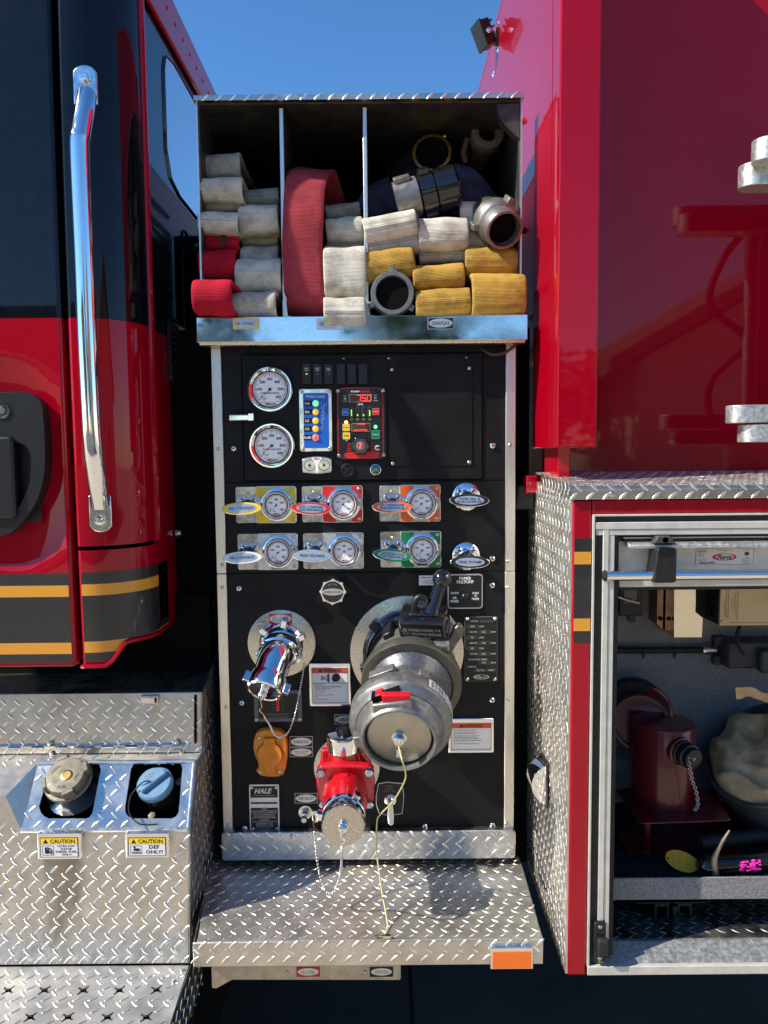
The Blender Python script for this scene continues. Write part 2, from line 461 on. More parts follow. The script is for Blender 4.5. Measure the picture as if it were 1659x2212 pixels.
# raised lugs of tread plate
LENS = []
for k in range(12):
    t = 2*PI*k/12
    LENS.append((math.cos(t), math.sin(t)*(0.55+0.45*abs(math.sin(t)))))
def lugs(parent, o, ux, uy, poly, holes=(), pitch=0.033, L=0.0120, W=0.0034, H=0.0013, m=None, off=(0, 0), edge=0.006, ang=42, name='tread_pattern'):
    o, ux, uy = V(o), V(ux).normalized(), V(uy).normalized(); nn = ux.cross(uy)
    xs = [p[0] for p in poly]; ys = [p[1] for p in poly]
    mb = MB(); rw = pitch*0.5
    for j in range(int((max(ys)-min(ys))/rw)+3):
        for i in range(int((max(xs)-min(xs))/pitch)+3):
            p = (min(xs) + (i + 0.5*((j//2) % 2) - 0.5 + 0.25*(j % 2))*pitch + off[0], min(ys) + (j-0.5)*rw + off[1])
            if not inside(p, poly) or near_edge(p, poly, edge): continue
            if any(inside(p, h) or near_edge(p, h, 0.011) for h in holes): continue
            a = math.radians(ang if j % 2 else 180-ang) + random.uniform(-.04, .04)
            c, s_ = math.cos(a), math.sin(a)
            vs = []; hs = random.uniform(.85, 1.1)
            for (sl, sw, h) in ((1, 1, -0.0003), (0.90, 0.72, H*0.75), (0.74, 0.36, H)):
                for (x, y) in LENS:
                    x2, y2 = x*L*sl, y*W*sw
                    vs.append(o + ux*(p[0]+x2*c-y2*s_) + uy*(p[1]+x2*s_+y2*c) + nn*h*hs)
            fs = [(r*12+k, r*12+(k+1) % 12, (r+1)*12+(k+1) % 12, (r+1)*12+k) for r in (0, 1) for k in range(12)]
            fs.append(tuple(24+k for k in range(12)))
            mb.add(vs, fs)
    return O(name, mb, m or lugm, parent, kind='stuff', smooth=50)

# lettering is queued and turned into mesh in one pass at the end
TEXTQ = []
def text(parent, m, items, o=None, ux=(1, 0, 0), uy=(0, 0, 1), name='lettering', loc=None, label=None):
    """items: (string, x_centre, y_centre, height, width or None, options) in the plane o,ux,uy"""
    TEXTQ.append((parent, m, items, V(o or (0, 0, 0)), V(ux).normalized(), V(uy).normalized(), name, loc, label))
def flush_text():
    made = []
    for q in TEXTQ:
        row = []
        for it in q[2]:
            op = it[5] if len(it) > 5 else {}
            cu = bpy.data.curves.new('t', 'FONT'); cu.body = it[0]
            cu.align_x = 'CENTER'; cu.align_y = 'CENTER'; cu.size = 1.0
            cu.resolution_u = 2; cu.shear = op.get('shear', 0); cu.offset = op.get('bold', 0)
            cu.space_line = op.get('line', 1.0)
            if op.get('left'): cu.align_x = 'LEFT'
            ob = bpy.data.objects.new('t', cu); COL.objects.link(ob); row.append(ob)
        made.append(row)
    bpy.context.view_layer.update()
    dg = bpy.context.evaluated_depsgraph_get()
    for q, row in zip(TEXTQ, made):
        parent, m, items, o, ux, uy, name, loc, label = q
        mb = MB()
        for it, ob in zip(items, row):
            me = bpy.data.meshes.new_from_object(ob.evaluated_get(dg))
            if not len(me.vertices): continue
            xs = [v.co.x for v in me.vertices]; ys = [v.co.y for v in me.vertices]
            bw, bh = max(xs)-min(xs), max(ys)-min(ys)
            cx, cy = (max(xs)+min(xs))/2, (max(ys)+min(ys))/2
            sy = it[3]/bh if bh else 1
            sx = it[4]/bw if len(it) > 4 and it[4] else sy
            op = it[5] if len(it) > 5 else {}
            if op.get('left'): cx = min(xs)
            rt = math.radians(op.get('rot', 0)); c, s_ = math.cos(rt), math.sin(rt)
            vs = []
            for v in me.vertices:
                a, b = (v.co.x-cx)*sx, (v.co.y-cy)*sy
                vs.append(o + ux*(it[1]+a*c-b*s_) + uy*(it[2]+a*s_+b*c))
            mb.add(vs, [tuple(p.vertices) for p in me.polygons])
            bpy.data.meshes.remove(me)
        for ob in row:
            cu = ob.data; bpy.data.objects.remove(ob); bpy.data.curves.remove(cu)
        O(name, mb, m, parent, loc, label=label, smooth=0)
# ================================================================ SETTING
g = MB(); g.grid(lambda a, b: V((-60+120*a, -60+120*b, -0.03)), 8, 8)
ground = O('ground', g, concrete, kind='structure')
jx = atz(888, 2150, 0).x
slab = MB().box(-1.494, 1.494, -1.494, 1.494, -0.029, 0.0)
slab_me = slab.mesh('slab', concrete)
slab_dark = slab.mesh('slab', shaded)
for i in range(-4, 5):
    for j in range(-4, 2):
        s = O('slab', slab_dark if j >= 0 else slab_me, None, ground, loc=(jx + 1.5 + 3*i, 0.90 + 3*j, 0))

# house across the yard: seen in the paint and the chrome
stucco = mat('stucco', (0.55, 0.45, 0.33), 0.9, mott=0.12, mscale=3, bump=0.3, bscale=40)
roofm = mat('clay_tile', (0.30, 0.14, 0.08), 0.8, mott=0.35, mscale=8)
HY = -9.6
hs = thing('house', 'beige stucco house with clay tile gable roof across the yard, seen only as a reflection', 'house', (7.2, HY-3, 0))
O('wall', MB().prism([(3.9, HY, 0), (11, HY, 0), (11, HY, 3.0), (7.5, HY, 5.0), (3.9, HY, 3.0)], (0, -7, 0)), stucco, hs)
for sgn, xa in ((-1, 3.3), (1, 11.7)):
    O('roof', MB().prism([(xa, HY+0.5, 2.75), (7.5, HY+0.5, 5.12), (7.5, HY+0.5, 5.34), (xa, HY+0.5, 2.97)], (0, -8, 0)), roofm, hs)
for x in (5.2, 8.6):
    wn = O('window', MB().box(x, x+1.3, HY, HY+0.05, 1.0, 2.2), white, hs)
    O('pane', MB().box(x+.07, x+1.23, HY+0.05, HY+0.056, 1.07, 2.13), glass, wn)
O('door', MB().box(7.1, 8.0, HY, HY+0.05, 0.0, 2.1), mat('door_brown', (0.18, 0.08, 0.04), 0.6), hs)
O('plinth', MB().box(3.88, 11.02, HY, HY+0.03, 0.0, 0.5), mat('stucco_dark', (0.30, 0.22, 0.15), 0.9), hs)
wl = O('garden_wall', MB().box(-14, 3.2, -9.05, -8.85, 0, 1.35), stucco,
       label='low beige stucco garden wall across the yard, seen only as a reflection', cat='wall')
sh = thing('garage', 'brown flat roofed garage across the yard, seen only as a reflection', 'garage', (-8, -14, 0))
O('wall', MB().box(-11, -4.6, -16, -13, 0, 4.4), mat('brown_render', (0.36, 0.19, 0.11), .9, mott=.15, mscale=2), sh)
O('roof', MB().box(-11.2, -4.4, -16.2, -12.8, 4.4, 4.6), mat('roof_dark', (.08, .07, .06), .8), sh)
O('door', MB().box(-9.5, -6.5, -13, -12.96, 0, 2.6), mat('garage_white', (.6, .58, .54), .6), sh)
leafm = mat('leaf', (0.045, 0.085, 0.022), 0.6, mott=0.5, mscale=3)
bark = mat('bark', (0.12, 0.085, 0.06), 0.9, mott=0.4, mscale=12)
def tree(x, y, h, r, label, n=1500):
    t = thing('tree', label, 'tree', (x, y, 0), 'trees across the yard')
    tr = MB().tube([(x, y, 0), (x+.05, y, h*.3), (x-.05, y+.05, h*.6)], [.16, .12, .05], 9)
    for k in range(5):
        a = k*1.3
        tr.tube([(x, y, h*.32), (x+math.cos(a)*r*.5, y+math.sin(a)*r*.5, h*.62)], [.07, .02], 6)
    O('trunk', tr, bark, t)
    cl = [(V((x, y, h*.66)) + V((random.gauss(0, r*.42), random.gauss(0, r*.42), random.gauss(0, h*.15))), random.uniform(.35, .6)*r) for _ in range(11)]
    m = MB()
    for _ in range(n):
        c, rr = random.choice(cl)
        p = c + V((random.gauss(0, 1), random.gauss(0, 1), random.gauss(0, .8))).normalized()*rr*random.uniform(.55, 1.0)
        d = V((random.gauss(0, 1), random.gauss(0, 1), random.gauss(0, 1))).normalized()
        _, u, w_ = frame(d); s = random.uniform(.07, .16)
        m.add([p-u*s, p+w_*s*.5, p+u*s, p-w_*s*.5], [(0, 1, 2, 3)])
    O('crown', m, leafm, t, smooth=0)
tree(2.4, -11.2, 3.9, 1.5, 'bushy green tree between garden wall and house, seen only as a reflection')
tree(0.4, -12.2, 5.6, 1.5, 'taller green tree behind the garden wall, seen only as a reflection')
tree(-3.2, -11.8, 5.0, 1.3, 'wide green tree far along the garden wall, seen only as a reflection')

# ================================================================ FIRE TRUCK
T = thing('fire_truck', 'red and black fire engine with tread plate steps, pump panel and open side locker', 'fire truck', (0, 0.8, 0))
# ---- unseen dark blocks against light, and pump housing
c = MB()
c.box(-1.6, 1.9, 0.42, 1.5, 0.42, 1.0)
c.box(-1.7, -0.46, 0.10, 0.5, 1.03, 1.24)
O('chassis_blocker', c, gapm, T)  # unseen dark boxes added to keep light out under truck and cab
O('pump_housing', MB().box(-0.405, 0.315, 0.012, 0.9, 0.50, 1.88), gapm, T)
for xw in (-1.9,):
    wh = O('wheel', MB().lathe((xw, 0.1, 0.5), (0, 1, 0), [(0, .30), (.02, .45), (.06, .5), (.26, .5), (.3, .45)], 32), rubber, T)
    O('rim', MB().lathe((xw, 0.098, 0.5), (0, -1, 0), [(-.06, .28), (0, .28), (-.05, .2), (-.05, .05)], 24), dchrome, wh)

# ---- cab: side skin with a barrel, pocket behind the door handle, rounded rear corner
CY = -0.17
def barrel(z): return 0.018*(z-1.78)**2
DX1 = -0.7135                      # rear edge of the door
HX, HZ = -0.842, 1.580             # middle of the handle pocket
def door_pt(x, z, off=0.0):
    d = ((x-HX)/0.180)**2 + ((z-HZ)/0.245)**2
    dip = 0.026*max(0, 1-d)**0.8 if d < 1 else 0.0
    return V((x, CY + barrel(z) + dip - off, z))
ZB, ZS, ZT = 1.124, 1.905, 2.78    # bottom of the skin, black over red, top
def door_part(name, z0, z1, m, off=0, x0=-1.7, x1=DX1, nx=60, parent=None, label=None):
    return O(name, MB().grid(lambda a, b: door_pt(x0+(x1-x0)*a, z0+(z1-z0)*b, off), nx, max(2, int((z1-z0)/0.012))), m, parent or T, label=label, smooth=60)
door = door_part('cab_door', 1.134, ZS, red, label='red lower half of the cab door with black handle')
door_part('door_upper', ZS, ZT, blackpaint, parent=door)
def edge_roll(x, z0, z1, m, parent, name='door_edge', sgn=1):
    """rounded return of a door edge into the gap"""
    def f(a, b):
        t = a*PI/2; z = z0+(z1-z0)*b
        return V((x + sgn*0.010*math.sin(t), CY + barrel(z) + 0.010*(1-math.cos(t)) + (0.03*max(0, a-0.8)/0.2), z))
    return O(name, MB().grid(f, 10, 24), m, parent, smooth=80)
edge_roll(DX1, 1.134, ZS, red, door)
edge_roll(DX1, ZS, ZT, blackpaint, door)
STR = ((1.312, 1.339, stripe_dark), (1.286, 1.312, stripe_gold), (1.180, 1.286, stripe_dark), (1.154, 1.180, stripe_gold), (1.134, 1.154, stripe_dark))
for z0, z1, m in STR:
    door_part('stripe', z0, z1, m, 0.0006, parent=door, nx=6)
O('door_lower_edge', MB().tube([(-1.7, CY+barrel(1.13)+.004, 1.130), (DX1, CY+barrel(1.13)+.004, 1.130), (DX1+.008, CY+.012+barrel(1.13), 1.134)], .006, 10), red, door)
O('door_gap', MB().box(DX1-.02, -0.680, CY+.045, CY+.07, 1.12, ZT), gapm, T)
# rear corner of the cab
CR = 0.13; CXE = -0.55
ARC = [(-0.690, CY+.05), (-0.692, CY+.012), (-0.6895, CY+.003), (-0.684, CY)]
for k in range(15):
    t = math.radians(-90 + 90*k/14)
    ARC.append((CXE-CR+CR*math.cos(t), CY+CR+CR*math.sin(t)))
ARC2 = ARC + [(CXE, CY+CR+.0376*k) for k in range(1, 6)]
def corner(name, arc, z0f, z1f, m, off=0, parent=None, n=30, label=None):
    def f(a, b):
        k = min(int(a*(len(arc)-1)+1e-6), len(arc)-2); t = a*(len(arc)-1)-k
        x = arc[k][0]*(1-t)+arc[k+1][0]*t; y = arc[k][1]*(1-t)+arc[k+1][1]*t
        d = V((arc[k+1][0]-arc[k][0], arc[k+1][1]-arc[k][1])).normalized()
        z = z0f(a)*(1-b)+z1f(a)*b
        return V((x+d.y*off, y-d.x*off + barrel(z), z))
    return O(name, MB().grid(f, (len(arc)-1)*2, n), m, parent or T, smooth=60, label=label)
K = lambda z: (lambda a: z)
cp = corner('cab_corner', ARC, K(1.400), K(ZS), red, label='red rounded rear corner of the cab')
corner('corner_upper', ARC, K(ZS), K(ZT), blackpaint, parent=cp)
# skirt under the corner: lower edge sweeps up to the rear
N2 = len(ARC2)-1
def zlow_s(s):
    if s < 7: return 1.126
    t = min(1, (s-7)/3.6)
    return 1.126 + 0.050*(3*t*t-2*t**3) - 0.004*max(0, s-11)/12
sk = corner('corner_skirt', ARC2, lambda a: zlow_s(a*N2), K(1.391), red, label='red skirt panel with striped band under the cab corner')
SA = ARC2[3:21]
def stripe_skirt(z0, z1, m):
    lo = lambda a: zlow_s(a*(len(SA)-1)+3)+.007
    corner('stripe', SA, lambda a: min(max(z0, lo(a)), z1), lambda a: max(z1, z0), m, 0.0006, sk, 2)
for z0, z1, m in STR: stripe_skirt(z0+.002, z1+.002, m)
low = [V((ARC2[i][0], ARC2[i][1], zlow_s(i))) for i in range(2, len(ARC2))]
O('skirt_lip', MB().tube(low, .005, 8), red, sk)
O('bolt', MB().lathe((CXE+.004, .118, 1.400), (1, 0, 0), [(0, .013), (.005, .013), (.005, .009), (.013, .008)], 12), steel, sk)
# rear wall of the cab
WX = CXE
rw = O('cab_rear_wall', MB().box(-0.75, WX-.001, CY+CR-.005, 1.8, 1.20, ZT), blackpaint, T, bevel=.004, label='glossy black rear wall of the cab')
O('rear_wall_lower', MB().box(WX-.0008, WX+.0006, CY+CR+.004, 1.8, 1.20, ZS), red, rw)
def rearsheet(name, pts, m, off, ex, parent, bevel=0, label=None):
    mb = MB(); mb.prism([(WX+off, y, z) for (y, z) in pts], (ex, 0, 0))
    return O(name, mb, m, parent, bevel=bevel, label=label)
rearsheet('red_band', [(-.02, 2.672), (1.75, 2.72), (1.75, 2.795), (-.02, 2.795)], red, .0005, .006, rw)
O('corner_bead', MB().tube([(WX-.001, CY+CR+.006, z) for z in (1.40, 1.9, 2.3, 2.65, 2.76)], .010, 10), red, rw)
wp = [(0.141, 2.386), (0.177, 2.325), (0.262, 2.307), (1.289, 2.307), (1.35, 2.35), (1.35, 2.600), (1.277, 2.660), (0.237, 2.640), (0.159, 2.622), (0.141, 2.580)]
wf = rearsheet('rear_window', wp, privacy, .0003, .0012, T, label='tinted rear window of the cab reflecting sky')
O('window_seal', MB().tube([(WX+.003, y, z) for (y, z) in wp+wp[:1]], .0014, 8), rubber, wf)
O('drip_rail', MB().tube([(WX+.006, -.02, 2.668), (WX+.006, .7, 2.690), (WX+.006, 1.75, 2.718)], .006, 8), red, rw)
for k in range(18):
    O('rivet', MB().lathe((WX+.006, .02+.075*k, 2.745), (1, 0, 0), [(0, .007), (.002, .005), (.003, .001)], 8), red, rw)
for (ya, yb, za, zb) in ((.274, .346, 1.60, 2.229), (.419, .503, 1.54, 2.229)):
    pts = rrect(ya, yb, za, zb, .034, 6)
    O('stamped_recess', MB().tube([(WX+.000, y, z) for (y, z) in pts+pts[:1]], .0035, 8), blackpaint, rw)
vt = O('vent', MB().prism([(WX, y, z) for (y, z) in rrect(.097, .219, 1.787, 1.957, .024, 4)], (.012, 0, 0)), blk, T, bevel=.002, label='black louvred vent low on the cab rear wall')
for k in range(9):
    O('louvre', MB().obox((WX+.014, .158, 1.808+.0163*k), (.006, 0, .003), (0, .046, 0), (-.0008, 0, .0016)), blk, vt)
# roof rolled over the rear edge
def roof(a, b):
    y = CY+.02+2.2*b
    if a < .7:
        t = a/.7*PI/2
        return V((WX-.06+.06*math.cos(t), y, ZT+.06*math.sin(t)))
    return V((WX-.06-(a-.7)/.3*1.1, y, ZT+.06+.03*(a-.7)/.3))
O('cab_roof', MB().grid(roof, 20, 8), blackpaint, T, smooth=60)
O('roof_front_edge', MB().grid(lambda a, b: V((-1.7+1.1*a, CY+.02+.06*math.sin(b*PI/2)-.02*(1-b), ZT-.01+.08*b)), 8, 8), blackpaint, T, smooth=80)

# door handle
out = [(-0.9654, 1.7436), (-0.7829, 1.7436), (-0.7605, 1.7319), (-0.7464, 1.706), (-0.7452, 1.6), (-0.7558, 1.5352), (-0.7817, 1.4823), (-0.8241, 1.4375), (-0.8653, 1.4234), (-0.9654, 1.4234)]
hole = [(-0.9418, 1.6377), (-0.8123, 1.6377), (-0.7864, 1.6259), (-0.777, 1.6), (-0.7817, 1.547), (-0.8006, 1.5023), (-0.8241, 1.4729), (-0.9418, 1.4646)]
def soft(pts, i0, i1, n=5):
    c = smooth_path([V((x, 0, z)) for (x, z) in pts[i0:i1]], n)
    return pts[:i0] + [(q_.x, q_.z) for q_ in c] + pts[i1:]
out, hole = soft(out, 1, 9), soft(hole, 1, 7)
hb = O('door_handle', MB().plate(out, CY-.016, CY+.035, [hole]), blk, T, bevel=.005, seg=3, label='black plastic door handle with key lock on the red cab door')
O('handle_cup', MB().grid(lambda a, b: V((-.945+.175*a, CY+.010, 1.455+.19*b)), 4, 4), blk, hb)
O('handle_lever', MB().plate(rrect(-.942, -.811, 1.467, 1.647, .010), CY-.026, CY-.002), blk, hb, bevel=.005)
O('key_lock', MB().lathe((-.8347, CY-.016, 1.7036), (0, -1, 0), [(0, .020), (.003, .018), (.001, .011), (.0015, .010)], 20), blk, hb)
O('lock_barrel', MB().lathe((-.8347, CY-.0168, 1.7036), (0, -1, 0), [(0, .0088), (.0014, .008)], 16), dchrome, hb)

# grab handle
hp = [at(188, 205, -.215), at(184, 235, -.238), at(175, 290, -.258), at(172, 330, -.262), at(182, 560, -.263), at(190, 760, -.262), at(200, 950, -.260), at(209, 1035, -.248), at(217, 1092, -.222)]
gh = O('grab_handle', MB().tube(smooth_path(hp, 6), .0192, 24), chrome, T, label='long polished grab handle on the cab corner')
for (u, v, up) in ((185, 172, 1), (219, 1122, -1)):
    p = at(u, v, -.190)
    pts = [(p.x + x*1.177, p.z + up*z*1.177) for (x, z) in ((-.021, -.045), (.021, -.045), (.021, .012), (.014, .020), (.004, .0235), (-.004, .0235), (-.014, .020), (-.021, .012))]
    O('bracket', MB().plate(pts, -.196, -.188), dchrome, gh, bevel=.002)
    O('bracket_stub', MB().lathe((p.x, -.19, p.z), (0, 1, 0), [(0, .013), (.03, .013)], 16), rubber, gh)
    O('bolt', MB().lathe((p.x, -.196, p.z+up*.001), (0, -1, 0), [(0, .0147), (.0025, .0147), (.0025, .011), (.0095, .010), (.010, .005), (.006, .004)], 16), chrome, gh)

# ---- fuel box of tread plate, left of the pump panel
FX0, FX1 = -1.5, -0.445
PR = [(-.069, 1.032), (-.085, .888), (-.138, .889), (-.207, .761), (-.247, .471)]   # profile at the right end
B_ = (-.200, .838)                                                                  # sloped shoulder left of the pocket
PXL = at(45, 1783, -.207).x                                                          # left end of the filler pocket
PXTL = at(82, 1644, -.138).x; PXB = at(12, 1726, -.20).x
fb = MB()
def quad(mb, a, b, c_, d): mb.add([a, b, c_, d], [(0, 1, 2, 3)])
q = lambda x, yz: V((x, yz[0], yz[1]))
up = MB(); up.box(FX0, FX1, -.069, .2, 1.026, 1.032)
up.prism([q(FX0, (-.069, 1.032)), q(FX0, (-.085, .888)), q(FX0, (-.075, .888)), q(FX0, (-.060, 1.026))], (FX1-FX0, 0, 0))
fbx = O('fuel_box', up, plate, T, bevel=.002, label='tread plate box with fuel and exhaust fluid fillers below the cab')
def lugs_quad(parent, p0, p1, p2, holes=(), **kw):
    """tread on the parallelogram p0 (origin) p1 (along ux) p2 (along uy)"""
    ux, uy = (p1-p0), (p2-p0)
    return lugs(parent, p0, ux, uy, [(0, 0), (ux.length, 0), (ux.length, uy.length), (0, uy.length)], holes, **kw)
lugs_quad(fbx, q(FX0, PR[1]), q(FX1, PR[1]), q(FX0, PR[0]))
# hinge line, ledge, lower hinge leaf
O('hinge', MB().box(FX0, at(410, 1605, -.088).x, -.094, -.083, .905, .911), dchrome, fbx)
for k in range(9):
    x = -.96+.056*k
    O('hinge_knuckle', MB().cyl((x, -.093, .908), (x+.028, -.093, .908), .0038, 10), dchrome, fbx)
ul = at(322, 1512, -.078)
la = O('latch', MB().plate(rrect(ul.x-.020, ul.x+.022, ul.z-.010, ul.z+.010, .002), -.080, -.070), steel, fbx, bevel=.001)
O('latch_paddle', MB().plate(rrect(ul.x-.016, ul.x+.014, ul.z-.006, ul.z+.006, .001), -.0825, -.078), dchrome, fbx)
O('latch_hole', MB().plate(rrect(ul.x+.0145, ul.x+.019, ul.z-.006, ul.z+.006, .0005), -.0806, -.078), gapm, fbx)
for (u, v) in ((108, 1606), (112, 1628), (383, 1604), (393, 1625)):
    p = at(u, v, -.088); O('bolt', MB().lathe(p, (0, -1, 0), [(0, .006), (.003, .005), (.004, .002)], 12), steel, fbx)
lp = at(422, 1500, -.078).x
O('lid_gap', MB().prism([V((lp-.004, -.0745, 1.026)), V((lp-.004, -.0885, .912)), V((lp+.001, -.0885, .912)), V((lp+.001, -.0745, 1.026))], (0, .004, 0)), gapm, fbx)
# ledge and sloped shoulder
md = MB()
quad(md, q(FX0, PR[1]), q(FX1, PR[1]), q(FX1, (-.100, .885)), q(FX0, (-.100, .885)))
quad(md, q(FX0, (-.100, .885)), q(PXL+.06, (-.100, .885)), q(PXL+.06, (-.100, .885)), q(FX0, B_))
sl = O('shoulder', MB().add([q(FX0, PR[1]), q(FX1, PR[1]), q(FX1, PR[2]), q(PXTL, PR[2]), q(PXB, B_), q(FX0, B_)], [(0, 1, 2, 3, 4, 5)]), plate_top, fbx)
lugs(fbx, q(FX0, PR[1]), (1, 0, 0), V((0, B_[0]-PR[1][0], B_[1]-PR[1][1]))*-1, [(0, -.12), (PXB-FX0, -.12), (PXTL-.01-FX0, -.05), (FX1-FX0, -.05), (FX1-FX0, 0), (0, 0)], ang=42)
# inclined filler panel with two rounded openings
po = q(PXL, PR[3]); puy = V((0, PR[2][0]-PR[3][0], PR[2][1]-PR[3][1])); PH = puy.length
def pp(u, v):
    """panel coordinates of a sight line"""
    n = V((1, 0, 0)).cross(puy.normalized()); d = ray(u, v); t = (po-CAM).dot(n)/d.dot(n); P = CAM + d*t
    return ((P-po).x, (P-po).dot(puy.normalized()))
h1 = [pp(u, v) for (u, v) in ((95, 1763), (88, 1755), (84, 1742), (108, 1660), (114, 1648), (128, 1642), (203, 1645), (214, 1650), (218, 1662), (200, 1755), (194, 1765), (186, 1768), (105, 1768))]
h2 = [pp(u, v) for (u, v) in ((277, 1764), (271, 1755), (270, 1744), (283, 1660), (290, 1649), (301, 1645), (381, 1645), (391, 1650), (394, 1660), (386, 1755), (380, 1764), (371, 1768), (288, 1768))]
outer = [(0, 0), (FX1-PXL, 0), (FX1-PXL, PH), (PXTL-PXL, PH)]
pk = O('filler_panel', MB().oplate(outer, po, (1, 0, 0), puy.normalized(), V((1, 0, 0)).cross(puy.normalized())*-.004, [h1, h2]), plate, fbx, smooth=20)
lugs(fbx, po, (1, 0, 0), puy, outer, [h1, h2], off=(.01, .004))
O('pocket_cheek', MB().prism([q(PXL, PR[3]), q(PXTL, PR[2]), q(PXB, B_)], (-.002, .003, 0)), plate, fbx)
O('pocket_well', MB().oplate([(-.01, -.01), (FX1-PXL-.01, -.01), (FX1-PXL-.01, PH-.005), (.07, PH-.005)], po + V((0, .075, -.045)), (1, 0, 0), puy.normalized(), V((0, .01, -.01))), gapm, fbx)
wd = [q(FX1-.003, PR[2]), q(PXTL, PR[2])]
O('weld_bead', MB().tube([q(FX1-.004, (PR[3][0]-.001, PR[3][1])), q(PXL, (PR[3][0]-.001, PR[3][1]))], .005, 8).tube(wd, .005, 8).tube([q(FX1-.004, PR[3]), q(FX1-.004, PR[2])], .004, 8), lugm, fbx)
# lower face
cz_ = R4(86, 1794, 180, 1850, -.215)
lf = MB().add([q(FX0, B_), q(PXB, B_), q(PXL, PR[3]), q(FX1, PR[3]), q(FX1, PR[4]), q(FX0, PR[4])], [(0, 1, 2, 3, 4, 5)])
O('lower_face', lf, stained_plate('tread_plate_rusty', (cz_[0]+cz_[1])/2, cz_[2]), fbx)
lo = q(FX0, PR[4]); luy = V((0, PR[3][0]-PR[4][0], PR[3][1]-PR[4][1]))
LH = luy.length
cz = [R4(86, 1794, 180, 1850, -.215), R4(275, 1794, 368, 1847, -.215)]
hol = [[(a-FX0, (z0-PR[4][1])*LH/luy.z-.008), (b-FX0, (z0-PR[4][1])*LH/luy.z-.008), (b-FX0, (z1-PR[4][1])*LH/luy.z+.004), (a-FX0, (z1-PR[4][1])*LH/luy.z+.004)] for (a, b, z0, z1) in cz]
lugs(fbx, lo, (1, 0, 0), luy, [(0, 0), (FX1-FX0, 0), (FX1-FX0, LH), (PXL-FX0, LH), (PXB-FX0, LH+.07), (0, LH+.07)], hol)
# side plate facing the pump
sp = [(p[0], p[1]) for p in PR] + [(.22, .471), (.22, 1.032), (.10, 1.032), (-.05, 1.032)]
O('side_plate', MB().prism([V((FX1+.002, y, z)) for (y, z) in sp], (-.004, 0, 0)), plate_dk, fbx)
lugs(fbx, (FX1+.002, .22, 0), (0, -1, 0), (0, 0, 1), [(.22-y, z) for (y, z) in sp], pitch=.033)
# top flange seen at the upper right
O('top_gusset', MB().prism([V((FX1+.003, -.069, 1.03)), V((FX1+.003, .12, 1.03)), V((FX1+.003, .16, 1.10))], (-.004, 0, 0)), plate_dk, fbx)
# boarding step with star shaped grip holes
TY0, TY1, TZ = -.250, -.425, .468
def star(cx, cy, r):
    pts = []
    for k in range(4):
        a = PI/4+.25 + k*PI/2
        for da, rr in ((-.40, .42), (-.13, 1.0), (.13, 1.0), (.40, .42)):
            pts.append((cx+r*rr*math.cos(a+da), cy+r*rr*math.sin(a+da)))
    return pts
holes = []
for (u, v) in ((18, 2139), (96, 2139), (180, 2139), (258, 2139), (338, 2138), (66, 2197), (147, 2197), (232, 2197), (316, 2197), (-60, 2139), (-20, 2197)):
    p = atz(u, v, TZ); holes.append(star(p.x-FX0, p.y-TY1, .0155))
SX1 = -.437
step_out = [(0, 0), (SX1-FX0, 0), (FX1-FX0, TY0-TY1), (0, TY0-TY1)]
bs = O('boarding_step', MB().oplate(step_out, (FX0, TY1, TZ), (1, 0, 0), (0, 1, 0), (0, 0, -.004), holes), plate_top, T, smooth=20, label='tread plate boarding step with star shaped grip holes')
lugs(bs, (FX0, TY1, TZ), (1, 0, 0), (0, 1, 0), step_out, holes)
O('step_nose', MB().tube([(FX0, TY1, TZ-.008), (SX1, TY1, TZ-.008)], .008, 12).box(FX0, SX1, TY1-.006, TY1-.002, TZ-.06, TZ-.008), plate, bs)
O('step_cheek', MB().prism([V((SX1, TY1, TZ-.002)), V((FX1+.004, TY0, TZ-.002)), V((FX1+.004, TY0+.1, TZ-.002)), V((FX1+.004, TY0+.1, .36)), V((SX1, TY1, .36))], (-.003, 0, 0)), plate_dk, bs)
lugs(bs, (SX1+.001, TY0+.1, .36), (0, -1, 0), (0, 0, 1), [(0, 0), (.27, 0), (.27, .10), (0, .10)])
O('step_well', MB().box(FX0, SX1-.01, TY1+.005, TY0, .40, .41), gapm, bs)
for (u, v) in ((408, 2085), (376, 2110)):
    p = atz(min(u, 395), v+12, TZ); O('bolt', MB().lathe(p, (0, 0, 1), [(0, .006), (.003, .005), (.004, .002)], 12), steel, bs)

# fuel filler and its aluminium cap
pn = V((1, 0, 0)).cross(puy.normalized())            # outward normal of the filler panel
def pw(a, b, n=0): return po + V((1, 0, 0))*a + puy.normalized()*b + pn*n
fa, fb2 = pp(150, 1700)
base = pw(fa, fb2, -.03)
ax = V((-.06, -.62, .78)).normalized()
fl = O('fuel_filler', MB().lathe(base - ax*.02, ax, [(0, .046), (.05, .046), (.05, .035), (.052, .035)], 28), blk, T, label='fuel filler with round aluminium screw cap marked diesel fuel')
ft = V(base) + ax*.034
O('filler_flange', MB().lathe(base-ax*.012, ax, [(0, .064), (.004, .064), (.004, .05)], 32), dchrome, fl)
capm = MB().lathe(ft, ax, [(0, .053), (.006, .055), (.009, .053), (.010, .046), (.026, .045), (.030, .043), (.031, .030), (.031, .001)], 40)
O('fuel_cap', capm, capcast, fl)
a_, u_, w2 = frame(ax)
gr = MB()
for k in range(4):
    t = k*PI/2+.5
    d = u_*math.cos(t)+w2*math.sin(t); e = a_.cross(d)
    O('cap_lug', MB().obox(ft+ax*.020+d*.046, d*.006, e*.014, ax*.011), capcast, fl, bevel=.003)
O('cap_plug', MB().lathe(ft+ax*.030 + (u_*.006+w2*-.002), ax, [(0, .013), (.003, .0125), (.0035, .010), (.0025, .009)], 20), brass, fl)
tu = V((1, 0, 0)) - ax*ax.x; tu.normalize(); tv = ax.cross(tu)
